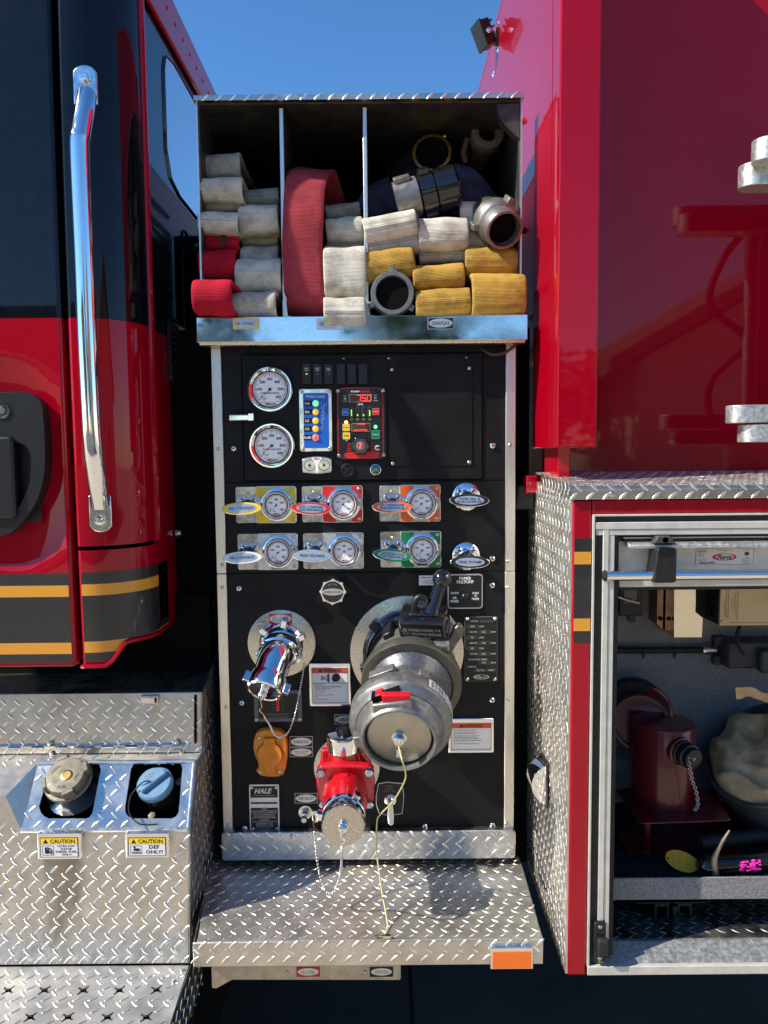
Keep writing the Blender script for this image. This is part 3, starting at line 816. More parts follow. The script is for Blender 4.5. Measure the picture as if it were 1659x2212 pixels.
text(fl, blackprint, [('DIESEL', -.024, .014, .007, .024, {'rot': 50}), ('FUEL', .004, -.030, .008, .022, {'rot': 0}), ('ONLY', .030, -.004, .007, .020, {'rot': 80})], ft+ax*.0316, tu, tv)
# exhaust fluid filler with blue cap
da_, db_ = pp(335, 1712)
b2 = pw(da_, db_, -.045)
df = O('fluid_filler', MB().lathe(b2 - ax*.02, ax, [(0, .036), (.05, .036), (.052, .030)], 28), blk, T, label='exhaust fluid filler with pale blue twist cap')
dt = b2 + ax*.036
O('fluid_cap', MB().lathe(dt, ax, [(0, .040), (.004, .042), (.016, .041), (.020, .037), (.0205, .001)], 36), bluecap, df)
d = tu*math.cos(.75)+tv*math.sin(.75); e = ax.cross(d)
O('cap_grip', MB().obox(dt+ax*.021, d*.034, e*.008, ax*.010), bluecap, df, bevel=.004)
text(df, dimprint, [('DEF', -.014, .016, .010, .020, {'rot': 40})], dt+ax*.0209, tu, tv)
cl = [dt+ax*.033-d*.006, dt+ax*.036-tu*.02-tv*.008, dt-tu*.046-tv*.03+ax*.02, dt-tu*.045-tv*.065+ax*.01, dt-tu*.018-tv*.088, dt+tu*.02-tv*.085-ax*.01]
O('cap_tether', MB().tube(smooth_path(cl, 6), .0016, 8), blk, df)
for (u, v) in ((381, 1688), (321, 1763)):
    aa, bb = pp(u, v); O('bolt', MB().lathe(pw(aa, bb, -.03), ax, [(0, .009), (.006, .009), (.007, .006)], 6), capcast, df)
for (u, v) in ((205, 1668),):
    aa, bb = pp(u, v)
# caution signs
def caution(rect, label, lines, icon):
    x0, x1, z0, z1 = rect; y = -.221
    o0 = V((x0, y, z0)); t = .003
    sg = O('caution_sign', MB().plate(rrect(x0, x1, z0, z1, .003), y-.006, y+.01), chrome, T, bevel=.0015, label=label)
    w_, h_ = x1-x0, z1-z0; yy = y-.0066
    O('sign_face', MB().plate(rrect(x0+.006, x1-.006, z0+.005, z1-.010, .001), yy, yy+.002), blackprint, sg)
    O('sign_header', MB().plate(rrect(x0+.008, x1-.008, z1-.0245, z1-.0115, .0005), yy-.0005, yy+.001), yellowprint, sg)
    O('sign_field', MB().plate(rrect(x0+.008, x1-.008, z0+.0065, z1-.0255, .0005), yy-.0005, yy+.001), white, sg)
    it = [('CAUTION', (x0+x1)/2+.008, z1-.0180, .0092, w_*.56, {'bold': .02})]
    zz = z1-.0265; n = len(lines); hh = (h_-.0345)/n
    for k, s in enumerate(lines):
        it.append((s, x0+w_*.665, zz-hh*(k+.42), hh*.74, min(w_*.52, len(s)*hh*.66), {'bold': .02}))
    text(sg, blackprint, it, (0, yy-.0008, 0))
    tri = [(x0+w_*.14, z1-.0225), (x0+w_*.25, z1-.0225), (x0+w_*.195, z1-.0130)]
    O('warning_triangle', MB().plate(tri, yy-.0009, yy), blackprint, sg)
    ic = MB(); ix = x0+.011; iz = z0+.010; iw, ih = w_*.27, h_-.038
    ic.plate(rrect(ix, ix+iw, iz, iz+ih, .002), yy-.0007, yy, [rrect(ix+.001, ix+iw-.001, iz+.001, iz+ih-.001, .0015)])
    if icon == 'pump':
        ic.plate(rrect(ix+.006, ix+iw*.58, iz+.004, iz+ih-.004, .002), yy-.0009, yy, [rrect(ix+.009, ix+iw*.52, iz+ih*.62, iz+ih-.007, .001)])
        ic.tube([(ix+iw*.6, yy-.001, iz+ih*.75), (ix+iw*.78, yy-.001, iz+ih*.6), (ix+iw*.8, yy-.001, iz+ih*.25), (ix+iw*.68, yy-.001, iz+ih*.2), (ix+iw*.64, yy-.001, iz+ih*.45)], .0011, 6)
    else:
        ic.plate(ell(ix+iw*.60, iz+ih*.52, iw*.26, ih*.15, 16), yy-.0009, yy)
        ic.plate(ell(ix+iw*.36, iz+ih*.78, iw*.10, ih*.13, 12), yy-.0009, yy)
        ic.plate(rrect(ix+iw*.25, ix+iw*.5, iz+ih*.42, iz+ih*.6, .001), yy-.0009, yy)
        ic.tube([(ix+iw*(.12+.095*k), yy-.001, iz+ih*(.2 if k % 2 else .26)) for k in range(9)], .0008, 6)
    O('pictogram', ic, blackprint, sg, smooth=0)
    return sg
cs = caution(cz[0], 'yellow and white caution sign for low sulfur diesel fuel, rust around it', ['ULTRA LOW', 'SULFUR', 'DIESEL FUEL', 'ONLY!'], 'pump')
caution(cz[1], 'yellow and white caution sign reading DEF ONLY', ['DEF', 'ONLY!'], 'fish')
# ---- hose bed box above the pump panel
BX0, BX1, BZ0, BZ1 = -.436, .335, 1.925, 2.437
BYF, BYB = -.005, 1.15
hbm = MB()
hbm.box(BX0, BX0+.004, BYF, BYB, BZ0, BZ1)
hbx = O('hose_box', hbm, alu, T, label='open aluminium hose bed box above the pump panel')
O('box_side', MB().box(BX1-.004, BX1, BYF, BYB, BZ0, BZ1), alu, hbx)
O('box_top', MB().box(BX0-.002, BX1+.002, BYF-.008, BYB, BZ1-.004, BZ1+.003), plate, hbx, bevel=.001)
lugs(hbx, (BX0, BYF-.006, BZ1+.003), (1, 0, 0), (0, 1, 0), [(0, 0), (BX1-BX0, 0), (BX1-BX0, .5), (0, .5)], edge=.0005, H=.0032, off=(0, .006))
O('box_lip', MB().box(BX0-.002, BX1+.002, BYF-.012, BYF-.008, BZ1-.006, BZ1+.006), plate, hbx, bevel=.001)
lugs(hbx, (BX0, BYF-.012, BZ1-.008), (1, 0, 0), (0, 0, 1), [(0, 0), (BX1-BX0, 0), (BX1-BX0, .016), (0, .016)], edge=.0001, off=(.0, .0))
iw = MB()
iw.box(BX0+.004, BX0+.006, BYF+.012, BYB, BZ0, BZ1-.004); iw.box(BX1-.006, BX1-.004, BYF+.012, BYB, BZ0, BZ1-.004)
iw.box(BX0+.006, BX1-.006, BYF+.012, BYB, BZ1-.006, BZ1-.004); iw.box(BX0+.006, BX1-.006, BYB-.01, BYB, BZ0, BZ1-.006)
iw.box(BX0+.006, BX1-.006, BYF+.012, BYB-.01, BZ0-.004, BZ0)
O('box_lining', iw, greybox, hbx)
for u in (612, 790):
    x = at(u, 440, .02).x
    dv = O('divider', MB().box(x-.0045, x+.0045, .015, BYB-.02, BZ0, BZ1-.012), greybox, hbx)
    O('divider_edge', MB().box(x-.005, x+.005, .010, .015, BZ0, BZ1-.012), alu, hbx, bevel=.0015)
    O('divider_foot', MB().plate([(x-.004, BZ0), (x+.045, BZ0), (x+.040, BZ0+.008), (x+.008, BZ0+.012), (x+.004, BZ0+.05), (x-.004, BZ0+.05)], .004, .012), alu, hbx)
gx = at(1105, 260, .0).x
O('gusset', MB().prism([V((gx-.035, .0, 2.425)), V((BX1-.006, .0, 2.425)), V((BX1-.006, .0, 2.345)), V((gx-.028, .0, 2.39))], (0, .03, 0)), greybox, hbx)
# polished tray lip
AY = -.050
ax0, ax1 = at(424, 710, AY).x, at(1140, 710, AY).x
tz1, tz0 = at(790, 682, AY).z, at(790, 737, AY).z
tr = MB().grid(lambda a, b: V((ax0+(ax1-ax0)*a, AY + (0 if b < .93 else .012*(b-.93)/.07) , tz1+(tz0-tz1)*b)), 12, 14)
tr = MB()
tr.plate(rrect(ax0, ax1, tz0, tz1, .003), AY, AY+.004)
tr.box(ax0, ax1, AY+.004, .012, tz1-.004, tz1)
lip = O('tray_lip', tr, mat('polished_lip', (.80, .80, .78), .07, 1.0, rvar=.06, rscale=20, mott=.10, mscale=140, bump=.03, bscale=9, dist=.004), T, bevel=.0015, label='polished stainless tray lip below the hoses')
O('lip_return', MB().prism([V((ax0+.004, AY+.001, tz0+.001)), V((ax0+.004, AY+.006, tz0-.007)), V((ax0+.004, AY+.03, tz0-.007)), V((ax0+.004, AY+.03, tz0+.001))], (ax1-ax0-.008, 0, 0)), steel, lip, bevel=.002)
fl_ = MB().box(BX0+.01, BX1-.01, AY+.012, .01, BZ0-.004, BZ0-.001)
O('tray_floor', fl_, dchrome, lip)
def oval_tag(u0, v0, u1, v1, Y, back, lines, label, parent=T, name='label_plate', lm=None, hgt=.34, frame_m=None, oval_m=None):
    x0, x1, z0, z1 = R4(u0, v0, u1, v1, Y); w_, h_ = x1-x0, z1-z0
    p = O(name, MB().plate(rrect(x0, x1, z0, z1, .0012), Y-.0018, Y+.001), frame_m or greyprint, parent, label=label)
    O('plate_field', MB().plate(rrect(x0+.0012, x1-.0012, z0+.0012, z1-.0012, .0008), Y-.0023, Y-.001), back, p)
    cx, cz = (x0+x1)/2, (z0+z1)/2
    O('plate_oval', MB().plate(ell(cx, cz, w_*.455, h_*.40, 32), Y-.0027, Y-.001), oval_m or greyprint, p)
    O('oval_field', MB().plate(ell(cx, cz, w_*.425, h_*.35, 32), Y-.0031, Y-.001), silverpl, p)
    n = len(lines); it = []
    for k, s in enumerate(lines):
        hh = h_*hgt/n
        it.append((s, cx, cz + (n-1)*hh*.55 - k*hh*1.15, hh*.82, min(w_*.70, len(s)*hh*.72), {'bold': .01}))
    text(p, blackprint, it, (0, Y-.0034, 0))
    return p
oval_tag(503, 687, 560, 711, AY, yellowprint, ['NO. 1 CROSSLAY'], 'yellow label reading NO. 1 CROSSLAY on tray lip')
oval_tag(684, 688, 739, 712, AY, white, ['NO. 2 CROSSLAY'], 'white label half hidden behind hanging hose on tray lip')
oval_tag(924, 686, 980, 711, AY, blackprint, ['DEADLAY'], 'black label reading DEADLAY on tray lip')

# ---- pump panel
PXL0, PXR0, PXLi, PXRi = -.415, .3225, -.391, .298
PZ0, PZ1 = .645, 1.868
sp1 = at(790, 1040, 0).z; sp2 = at(790, 1236, 0).z
pan = O('pump_panel', MB().box(PXLi, PXRi, .004, .02, PZ0, PZ1), panelm, T, label='black pump operator panel with gauges, valves and inlets')
for (za, zb) in ((sp1+.001, PZ1), (sp2+.001, sp1-.001), (PZ0, sp2-.001)):
    O('panel_sheet', MB().box(PXLi+.001, PXRi-.001, 0, .004, za, zb), panelm, pan, bevel=.001)
dx0, dx1, dz0, dz1 = R4(526, 764, 1041, 1036, 0)
dr = O('instrument_door', MB().plate(rrect(dx0, dx1, dz0, dz1, .002), -.004, 0), panelm, pan, bevel=.0012)
O('door_gap', MB().plate(rrect(dx0-.003, dx1+.003, dz0-.003, dz1+.003, .002), -.0008, .001), gapm, pan)
O('hinge_rail', MB().box(dx0+.01, dx1-.01, -.009, -.004, dz1-.012, dz1-.004), panelm, pan, bevel=.002)
x0, x1, z0, z1 = R4(839, 789.5, 1020, 1007, -.004)
O('blank_cover', MB().plate(rrect(x0, x1, z0, z1, .003), -.006, -.004), panelm, pan, bevel=.0008)
screw = MB().lathe((0, 0, 0), (0, -1, 0), [(0, .0078), (.0012, .0078), (.004, .0060), (.0052, .0034), (.0055, .0008)], 16)
screw_me = screw.mesh('screw', chrome)
slot = MB().obox((0, -.0052, 0), (.0036, 0, 0), (0, .0009, 0), (0, 0, .0009)).obox((0, -.0052, 0), (.0009, 0, 0), (0, .0008, 0), (0, 0, .0036))
slot_me = slot.mesh('screw_slot', blackprint)
small_me = MB().lathe((0, 0, 0), (0, -1, 0), [(0, .0046), (.0012, .0045), (.0026, .003), (.0026, .0016), (.001, .0014)], 14).mesh('small_screw', steel)
def screws(pts, Y, parent, me=screw_me, slotted=True):
    for (u, v) in pts:
        p = at(u, v, Y)
        s = O('screw', me, None, parent, loc=p - (ROOT.get(parent.name, V((0, 0, 0)))*0))
        if slotted:
            sl_ = O('screw_slot', slot_me, None, parent, loc=p); sl_.rotation_euler.y = random.uniform(0, 1.5)
screws([(505, 969), (1064, 963), (1063.4, 1207), (516.6, 1271), (1063, 1264.4), (522.5, 1518.6), (1063, 1512), (529, 1789), (1064, 1783), (918, 1785)], -.0002, pan)
screws([(742, 772.5), (839.8, 772), (1008, 769.5), (846.4, 798), (1014, 795), (848.5, 1001.5), (1013.7, 999)], -.0055, pan, small_me, False)
# edge strips
for (xa, xb, side) in ((PXL0, PXLi, 'left'), (PXRi, PXR0, 'right')):
    es = O('edge_strip', MB().box(xa, xb, -.006, .03, sp2+.0008, PZ1+.02), alu, T, bevel=.0015, label='brushed aluminium edge strip along the %s of the pump panel' % side)
    O('edge_strip_lower', MB().box(xa, xb, -.006, .03, PZ0-.002, sp2-.0008), alu, es, bevel=.0015)
    ms = -1 if side == 'left' else 1
    O('strip_return', MB().box((xa if ms < 0 else xb)-(.0012 if ms < 0 else 0), (xa if ms < 0 else xb)+(.0012 if ms > 0 else 0), .03, .06, PZ0, PZ1), alu, es)
    us = ((472, 970), (480, 1220), (480, 1269), (488, 1528), (493, 1782)) if side == 'left' else ((1101.5, 961.5), (1096.5, 1213), (1096, 1269), (1096.5, 1512), (1094.5, 1777))
    screws(us, -.0062, es, small_me, False)
# tread plate kick strip under the panel
kz1, kz0 = at(790, 1795, -.02).z, at(790, 1856, -.02).z
kx0, kx1 = PXL0-.002, PXR0+.002
kick = O('kick_strip', MB().plate(rrect(kx0, kx1, kz0, kz1, .008), -.024, .0), plate, T, bevel=.003, label='tread plate kick strip under the pump panel')
lugs(kick, (kx0, -.024, kz0), (1, 0, 0), (0, 0, 1), [(0, 0), (kx1-kx0, 0), (kx1-kx0, kz1-kz0), (0, kz1-kz0)], edge=.004, off=(.004, .010))
screws([(502, 1808), (630, 1806), (800, 1805), (850, 1806), (1074, 1802)], -.0245, kick, small_me, False)

# ---- gauges
def arc_ticks(mb, r0, r1, a0, a1, n, w_, y):
    for k in range(n+1):
        a = math.radians(a0+(a1-a0)*k/n); d = V((math.cos(a), 0, math.sin(a))); e = V((-d.z, 0, d.x))
        mb.add([V((0, y, 0))+d*r0-e*w_, V((0, y, 0))+d*r1-e*w_, V((0, y, 0))+d*r1+e*w_, V((0, y, 0))+d*r0+e*w_], [(0, 1, 2, 3)])
def arc_line(mb, r0, r1, a0, a1, y, n=40):
    for k in range(n):
        p = [V((r*math.cos(math.radians(a)), y, r*math.sin(math.radians(a)))) for (r, a) in ((r0, a0+(a1-a0)*k/n), (r1, a0+(a1-a0)*k/n), (r1, a0+(a1-a0)*(k+1)/n), (r0, a0+(a1-a0)*(k+1)/n))]
        mb.add(p, [(0, 1, 2, 3)])
def emblem(parent, x, z, w_, y, loc=None, red_m=None, txt_m=None):
    """red swept oval with the maker's script"""
    mb = MB(); h_ = w_*.30
    mb.plate(ell(x, z, w_/2, h_/2, 28), y, y+.0004, [ell(x+w_*.02, z, w_*.37, h_*.43, 28)])
    O('emblem', mb, red_m or redprint, parent, loc, smooth=0)
    text(parent, txt_m or blackprint, [('Pierce', x, z, h_*.72, w_*.60, {'shear': .35, 'bold': .015})], (0, y-.0003, 0), name='emblem_script', loc=loc)
GM = {}
def gauge(loc, r, big, parent, name='gauge', label=None, needle=228.0, title=''):
    d = r*.78
    key = 'L' if big else 'S'
    if key not in GM:
        bz = MB().lathe((0, 0, 0), (0, -1, 0), [(0, r*.98), (.008, r), (.015, r*.985), (.0185, r*.93), (.0185, r*.88), (.013, d), (.010, d)], 56)
        ring = MB().lathe((0, -.0102, 0), (0, -1, 0), [(0, d), (.0006, d), (.0006, d*.93), (0, d*.93)], 48, False, False)
        face = MB().lathe((0, -.010, 0), (0, -1, 0), [(0, d*.995), (.0003, d*.995)], 48)
        tk = MB()
        arc_ticks(tk, d*.76, d*.86, 225, -45, 60 if big else 40, d*.006, -.0108)
        arc_ticks(tk, d*.68, d*.86, 225, -45, 12 if big else 8, d*.010, -.0108)
        rd = MB(); arc_line(rd, d*.865, d*.885, 225, -45, -.0108)
        rd2 = MB(); rd2.lathe((0, -.0106, 0), (0, -1, 0), [(0, d*.93), (.0002, d*.90)], 40, False, False)
        hub = MB().lathe((0, -.0112, 0), (0, -1, 0), [(0, d*.085), (.002, d*.08), (.003, d*.04)], 16)
        GM[key] = [bz.mesh('bezel', chrome), face.mesh('dial', dialw), ring.mesh('dial_ring', blk), tk.mesh('scale_ticks', blackprint), rd.mesh('red_arc', redprint), hub.mesh('hub', blkgloss)]
    L_ = GM[key]
    flat = not big                       # the small gauges belong to a control plate: their pieces are its sub-parts
    gp = O(name if not flat else 'gauge_bezel', L_[0], None, parent, loc, label=label)
    L0 = None
    if flat: gp, L0 = parent, loc
    for nm, me in zip(('dial', 'dial_ring', 'scale_ticks', 'red_arc', 'hub'), L_[1:]):
        O(nm, me, None, gp, L0)
    a = math.radians(needle); dv = V((math.cos(a), 0, math.sin(a))); e = V((-dv.z, 0, dv.x)); y = V((0, -.0118, 0))
    O('needle', MB().add([y+dv*d*.86, y+e*d*.028, y-dv*d*.12, y-e*d*.028], [(0, 1, 2, 3)]), mat('needle_orange', (.75, .10, .03), .4), gp, L0, smooth=0)
    it = []
    vals = (0, 100, 200, 300, 400, 500, 600) if big else (0, 100, 200, 300, 400)
    n = len(vals)
    for k, vv in enumerate(vals):
        aa = math.radians(222-264*k/(n-1)) if big else math.radians(219-258*k/(n-1))
        rr = d*(.56 if big else .52)
        if k in (0, n-1): rr = d*.60
        h_ = d*.155 if big else d*.17
        it.append((str(vv), rr*math.cos(aa)*1.03, rr*math.sin(aa), h_, None, {'bold': .02}))
    if big:
        it += [(title, -d*.0, -d*.20, d*.10, d*1.0, {'bold': .01}), ('-30"', -d*.30, -d*.50, d*.11, None), ('inHg', -d*.36, -d*.68, d*.09, None), ('psi', d*.42, -d*.66, d*.09, None)]
    else:
        it += [('psi', d*.52, -d*.62, d*.10, None), ('kPa', -d*.18, -d*.55, d*.10, None)]
    text(gp, blackprint, it, (0, -.0110, 0), loc=L0)
    emblem(gp, .02*d, -d*.79, d*(.62 if big else .60), -.0111, loc=L0)
    return gp
p = at(584.6, 842, -.004); gauge(p, .0565, True, T, 'pressure_gauge', 'large round pump discharge pressure gauge, upper of two', 226, 'PUMP DISCHARGE')
p = at(588.6, 963, -.004); gauge(p, .0565, True, T, 'pressure_gauge', 'large round pump intake pressure gauge, lower of two', 220, 'PUMP INTAKE')
# swing latch between them
lx0, lx1, lz0, lz1 = R4(496, 893, 550, 909, -.012)
lt = O('swing_latch', MB().plate(rrect(lx0, lx1, lz0, lz1-.003, .003), -.026, -.012), chrome, T, bevel=.003, label='chrome swing latch between the two large gauges')
O('latch_post', MB().cyl((lx1-.012, -.012, (lz0+lz1)/2), (lx1-.012, -.003, (lz0+lz1)/2), .008), chrome, lt)
O('latch_end', MB().plate(rrect(lx1-.014, lx1+.0005, lz0-.001, lz1, .002), -.0285, -.010), chrome, lt, bevel=.002)
# rocker switches
sw_x = [(652.3, 673), (675.5, 696.8), (699.3, 720.6), (726.8, 746.8), (750, 770.6), (773.8, 795)]
for k, (ua, ub) in enumerate(sw_x):
    x0, x1, z0, z1 = R4(ua, 786, ub, 829, -.006)
    cx, cz = (x0+x1)/2, (z0+z1)/2; hw, hh = (x1-x0)/2, (z1-z0)/2
    pts = [(cx-hw, cz+hh), (cx-hw*.97, cz+hh*.6), (cx-hw*.84, cz), (cx-hw*.90, cz-hh*.6), (cx-hw*.92, cz-hh), (cx, cz-hh*1.04), (cx+hw*.92, cz-hh), (cx+hw*.90, cz-hh*.6), (cx+hw*.84, cz), (cx+hw*.97, cz+hh*.6), (cx+hw, cz+hh), (cx, cz+hh*1.04)]
    nm = ('black rocker switch marked PANEL LIGHTS with green lamp', 'black rocker switch marked LEFT SCENE', 'black rocker switch marked RIGHT SCENE', 'blank black switch cover nearest the marked switches', 'blank black switch cover in the middle of three', 'blank black switch cover farthest from the marked switches')[k]
    sw = O('rocker_switch', MB().plate(pts, -.011, -.004), mat('switch_black', (.016, .016, .017), .42), T, bevel=.002, label=nm)
    if k < 3:
        text(sw, white, [(('PANEL', 'LEFT', 'RIGHT')[k], cx, cz+hh*.52, .0026, .0095, {'bold': .02}), (('LIGHTS', 'SCENE', 'SCENE')[k], cx, cz+hh*.33, .0026, .0095, {'bold': .02})], (0, -.0114, 0))
        O('switch_lamp', MB().plate(rrect(cx-.002, cx+.002, cz-.002, cz+.0002, .0005), -.0116, -.010), led_bar if k == 0 else dimprint, sw)

# water level gauge
x0, x1, z0, z1 = R4(647, 840, 718, 975.5, -.004)
wl_ = O('water_level_gauge', MB().plate(rrect(x0, x1, z0, z1, .007), -.013, -.004), dchrome, T, bevel=.002, label='blue water level gauge with five lamps')
bx0, bx1, bz0, bz1 = R4(655, 848.5, 711, 968.5, -.013)
O('gauge_face', MB().plate(rrect(bx0, bx1, bz0, bz1, .005), -.0134, -.012), white, wl_)
O('blue_field', MB().plate(rrect(bx0+.001, bx1-.001, bz0+.001, bz1-.001, .0045), -.0138, -.012), blueprint, wl_)
for (u, v) in ((652.5, 846.5), (711, 845), (655.5, 970), (713, 969)):
    pp_ = at(u, v, -.0138); O('screw', small_me, None, wl_, pp_)
tx = []
for k, (s, lm, vz) in enumerate((('Full', led_g, 871.5), ('3/4', led_a, 890), ('1/2', led_a, 909), ('1/4', led_a, 926.6), ('Refill', led_r, 945.3))):
    a = at(655.5, vz, -.0138); b = at(681.8, vz, -.0138)
    O('lamp_bar', MB().plate(rrect(a.x+.0006, b.x, a.z-.0066, a.z+.0066, .001), -.0142, -.013), blackprint, wl_)
    O('lamp_ring', MB().lathe((b.x, -.0136, b.z), (0, -1, 0), [(0, .0085), (.0012, .0085), (.0014, .0072)], 24), silverpl, wl_)
    O('lamp', MB().lathe((b.x, -.0140, b.z), (0, -1, 0), [(0, .0070), (.0018, .0066), (.0035, .0045), (.0042, .001)], 20), lm, wl_)
    tx.append((s, a.x+.009 if len(s) < 5 else a.x+.0105, a.z, .0062, None, {'bold': .02}))
text(wl_, white, tx, (0, -.0146, 0))
tl = at(680.5, 856, -.0138)
text(wl_, silverpl, [('Water Level', tl.x, tl.z, .0075, .046, {'bold': .02})], (0, -.0142, 0))
bub = MB()
for k in range(60):
    t = random.random(); zc = bz1-.024-t*.068; wv = .010*(1-t)+.001
    cx = bx1-.013-.004*t + random.uniform(-wv, wv)*.7
    bub.plate(ell(cx, zc, .0009, .0014, 6), -.0142, -.0138)
O('bubbles', bub, silverpl, wl_, smooth=0, kind='stuff')

# pump pressure governor
gx0, gx1, gz0, gz1 = R4(727, 835, 834, 993, -.004)
gv = O('pressure_governor', MB().plate(rrect(gx0, gx1, gz0, gz1, .010), -.010, -.004), blk, T, bevel=.003, label='black and red pump pressure governor showing 750 with control knob')
ra0, ra1, rz0, rz1 = R4(730, 837.5, 828, 989.5, -.010)
ra0, ra1, rz0, rz1 = R4(730, 837.5, 828, 989.5, -.010)
O('red_outline', MB().plate(rrect(ra0, ra1, rz0, rz1, .017, 8), -.0106, -.0095, [rrect(ra0+.0012, ra1-.0012, rz0+.0012, rz1-.0012, .016, 8)]), redprint, gv)
def GV(zx, zy): # close-up scale of the governor
    return at((740+zx*230/1659)*.8641, (960+zy*230/1659)*.8641, -.0106)
def gvrect(a, b, c_, d): p0 = GV(a, d); p1 = GV(c_, b); return p0.x, p1.x, p0.z, p1.z
for (u, v) in ((752, 122), (1568, 110), (775, 1290), (1582, 1280)):
    O('screw', small_me, None, gv, GV(u, v)+V((0, .001, 0)))
r_ = gvrect(955, 185, 1362, 328)
O('display', MB().plate(rrect(*r_, .002), -.0112, -.010), silverpl, gv)
O('display_glass', MB().plate(rrect(r_[0]+.0008, r_[1]-.0008, r_[2]+.0008, r_[3]-.0008, .0016), -.0115, -.010), led_dark, gv)
segs = {'7': 'abc', '5': 'acdfg', '0': 'abcdef'}
dg_ = MB()
for k, ch in enumerate('750'):
    x0, x1, z0, z1 = gvrect(1092+k*92, 200, 1162+k*92, 308); t = .0011; zm = (z0+z1)/2; sh = .0012
    S = {'a': (x0, x1, z1-t, z1), 'd': (x0, x1, z0, z0+t), 'g': (x0, x1, zm-t/2, zm+t/2), 'f': (x0, x0+t, zm, z1), 'e': (x0, x0+t, z0, zm), 'b': (x1-t, x1, zm, z1), 'c': (x1-t, x1, z0, zm)}
    for c_ in segs[ch]:
        a, b, c2, d = S[c_]; s0 = sh*(c2-z0)/(z1-z0); s1 = sh*(d-z0)/(z1-z0)
        dg_.plate([(a+s0, c2), (b+s0, c2), (b+s1, d), (a+s1, d)], -.0119, -.0115)
O('display_digits', dg_, led_seg, gv, smooth=0)
r_ = gvrect(1000, 705, 1340, 858)
O('display', MB().plate(rrect(*r_, .002), -.0112, -.010), silverpl, gv)
O('display_glass', MB().plate(rrect(r_[0]+.0008, r_[1]-.0008, r_[2]+.0008, r_[3]-.0008, .0016), -.0115, -.010), led_dark, gv)
c1, c2_ = GV(1168, 722), GV(1165, 830)
text(gv, led_seg, [('7 PSI 5', c1.x, c1.z, .0034, .019, {'bold': .02}), ('GOV PSI TNK', c2_.x, c2_.z, .0034, .033, {'bold': .02})], (0, -.0119, 0), name='display_text')
tA = [('PUMP', 1070, 137, .0042, .024)]
g1, g2, g3, g4, g5, g6 = GV(1070, 137), GV(1162, 367), GV(882, 212), GV(882, 312), GV(1436, 200), GV(1436, 300)
text(gv, white, [('PUMP', g1.x, g1.z, .0042, .021, {'bold': .03}), ('RPM', g2.x, g2.z, .0040, .012, {'bold': .03}), ('CHECK', g3.x, g3.z, .0022, .010), ('ENGINE', g4.x, g4.z, .0022, .011), ('STOP', g5.x, g5.z, .0022, .008), ('ENGINE', g6.x, g6.z, .0022, .011)], (0, -.0110, 0))
g7 = GV(1240, 137); text(gv, redprint, [('BOSS', g7.x, g7.z, .0042, .021, {'bold': .03})], (0, -.0110, 0))
for (u, v) in ((884, 262), (1435, 250)):
    O('indicator', MB().lathe(GV(u, v), (0, -1, 0), [(0, .0040), (.0008, .0038), (.001, .0024)], 18), lensm, gv)
for (u, lv) in ((1000, .82), (1110, .2), (1218, .2), (1328, .72)):
    r_ = gvrect(u-30, 412, u+30, 595)
    O('bar_frame', MB().plate(rrect(*r_, .003), -.0112, -.010), dimprint, gv)
    O('bar_well', MB().plate(rrect(r_[0]+.0007, r_[1]-.0007, r_[2]+.0007, r_[3]-.0007, .002), -.0115, -.010), blackprint, gv)
    zt = r_[2]+.003+(r_[3]-r_[2]-.006)*lv
    O('bar_light', MB().plate(rrect((r_[0]+r_[1])/2-.0012, (r_[0]+r_[1])/2+.0012, r_[2]+.0025, max(zt, r_[2]+.0045), .0006), -.0118, -.010), led_bar, gv)
icn = MB()
for u in (1003, 1110, 1218, 1332):
    q_ = GV(u, 638); icn.plate(rrect(q_.x-.0035, q_.x+.0035, q_.z-.0022, q_.z+.0022, .001), -.0110, -.0104, [rrect(q_.x-.0024, q_.x+.0024, q_.z-.0012, q_.z+.0012, .0006)])
O('bar_symbols', icn, mat('olive_print', (.35, .30, .05), .5), gv, smooth=0)
for (r_, m, s, tm) in ((gvrect(830, 445, 950, 568), blueprint, 'MENU', white), (gvrect(1378, 435, 1500, 560), redprint, 'SILENCE', white), (gvrect(840, 715, 972, 850), yellowprint, 'PRESSURE', blackprint), (gvrect(843, 868, 976, 1000), yellowprint, 'RPM', blackprint), (gvrect(1365, 832, 1510, 992), greenprint, 'PRESET', white)):
    bt = O('button', MB().plate(rrect(*r_, .0022), -.0118, -.010), silverpl, gv)
    O('button_face', MB().plate(rrect(r_[0]+.0006, r_[1]-.0006, r_[2]+.0006, r_[3]-.0006, .0018), -.0122, -.0112), m, gv)
    text(gv, tm, [(s, (r_[0]+r_[1])/2, (r_[2]+r_[3])/2, .0034 if s in ('RPM',) else .0022, (r_[1]-r_[0])*.82 if s != 'RPM' else .011, {'bold': .02})], (0, -.0124, 0))
O('indicator', MB().lathe(GV(905, 690), (0, -1, 0), [(0, .0042), (.0015, .0036), (.0024, .001)], 16), led_o, gv)
O('indicator', MB().lathe(GV(1435, 772), (0, -1, 0), [(0, .0052), (.001, .005)], 18), silverpl, gv)
O('indicator', MB().lathe(GV(1435, 772)+V((0, -.0006, 0)), (0, -1, 0), [(0, .0044), (.0012, .0040), (.002, .001)], 16), mat('lamp_green_dim', (.1, .8, .2), .3, emit=(.08, .8, .2), estr=1.2), gv)
O('indicator', MB().lathe(GV(913, 1015), (0, -1, 0), [(0, .0032), (.001, .003)], 14), lensm, gv)
sw_ = [GV(u, v) for (u, v) in ((860, 1275), (920, 1232), (1490, 1220), (1520, 1250), (1480, 1320), (1420, 1342), (960, 1345), (890, 1320))]
O('red_swoop', MB().plate([(q_.x, q_.z) for q_ in sw_], -.0109, -.010), redprint, gv, smooth=0)
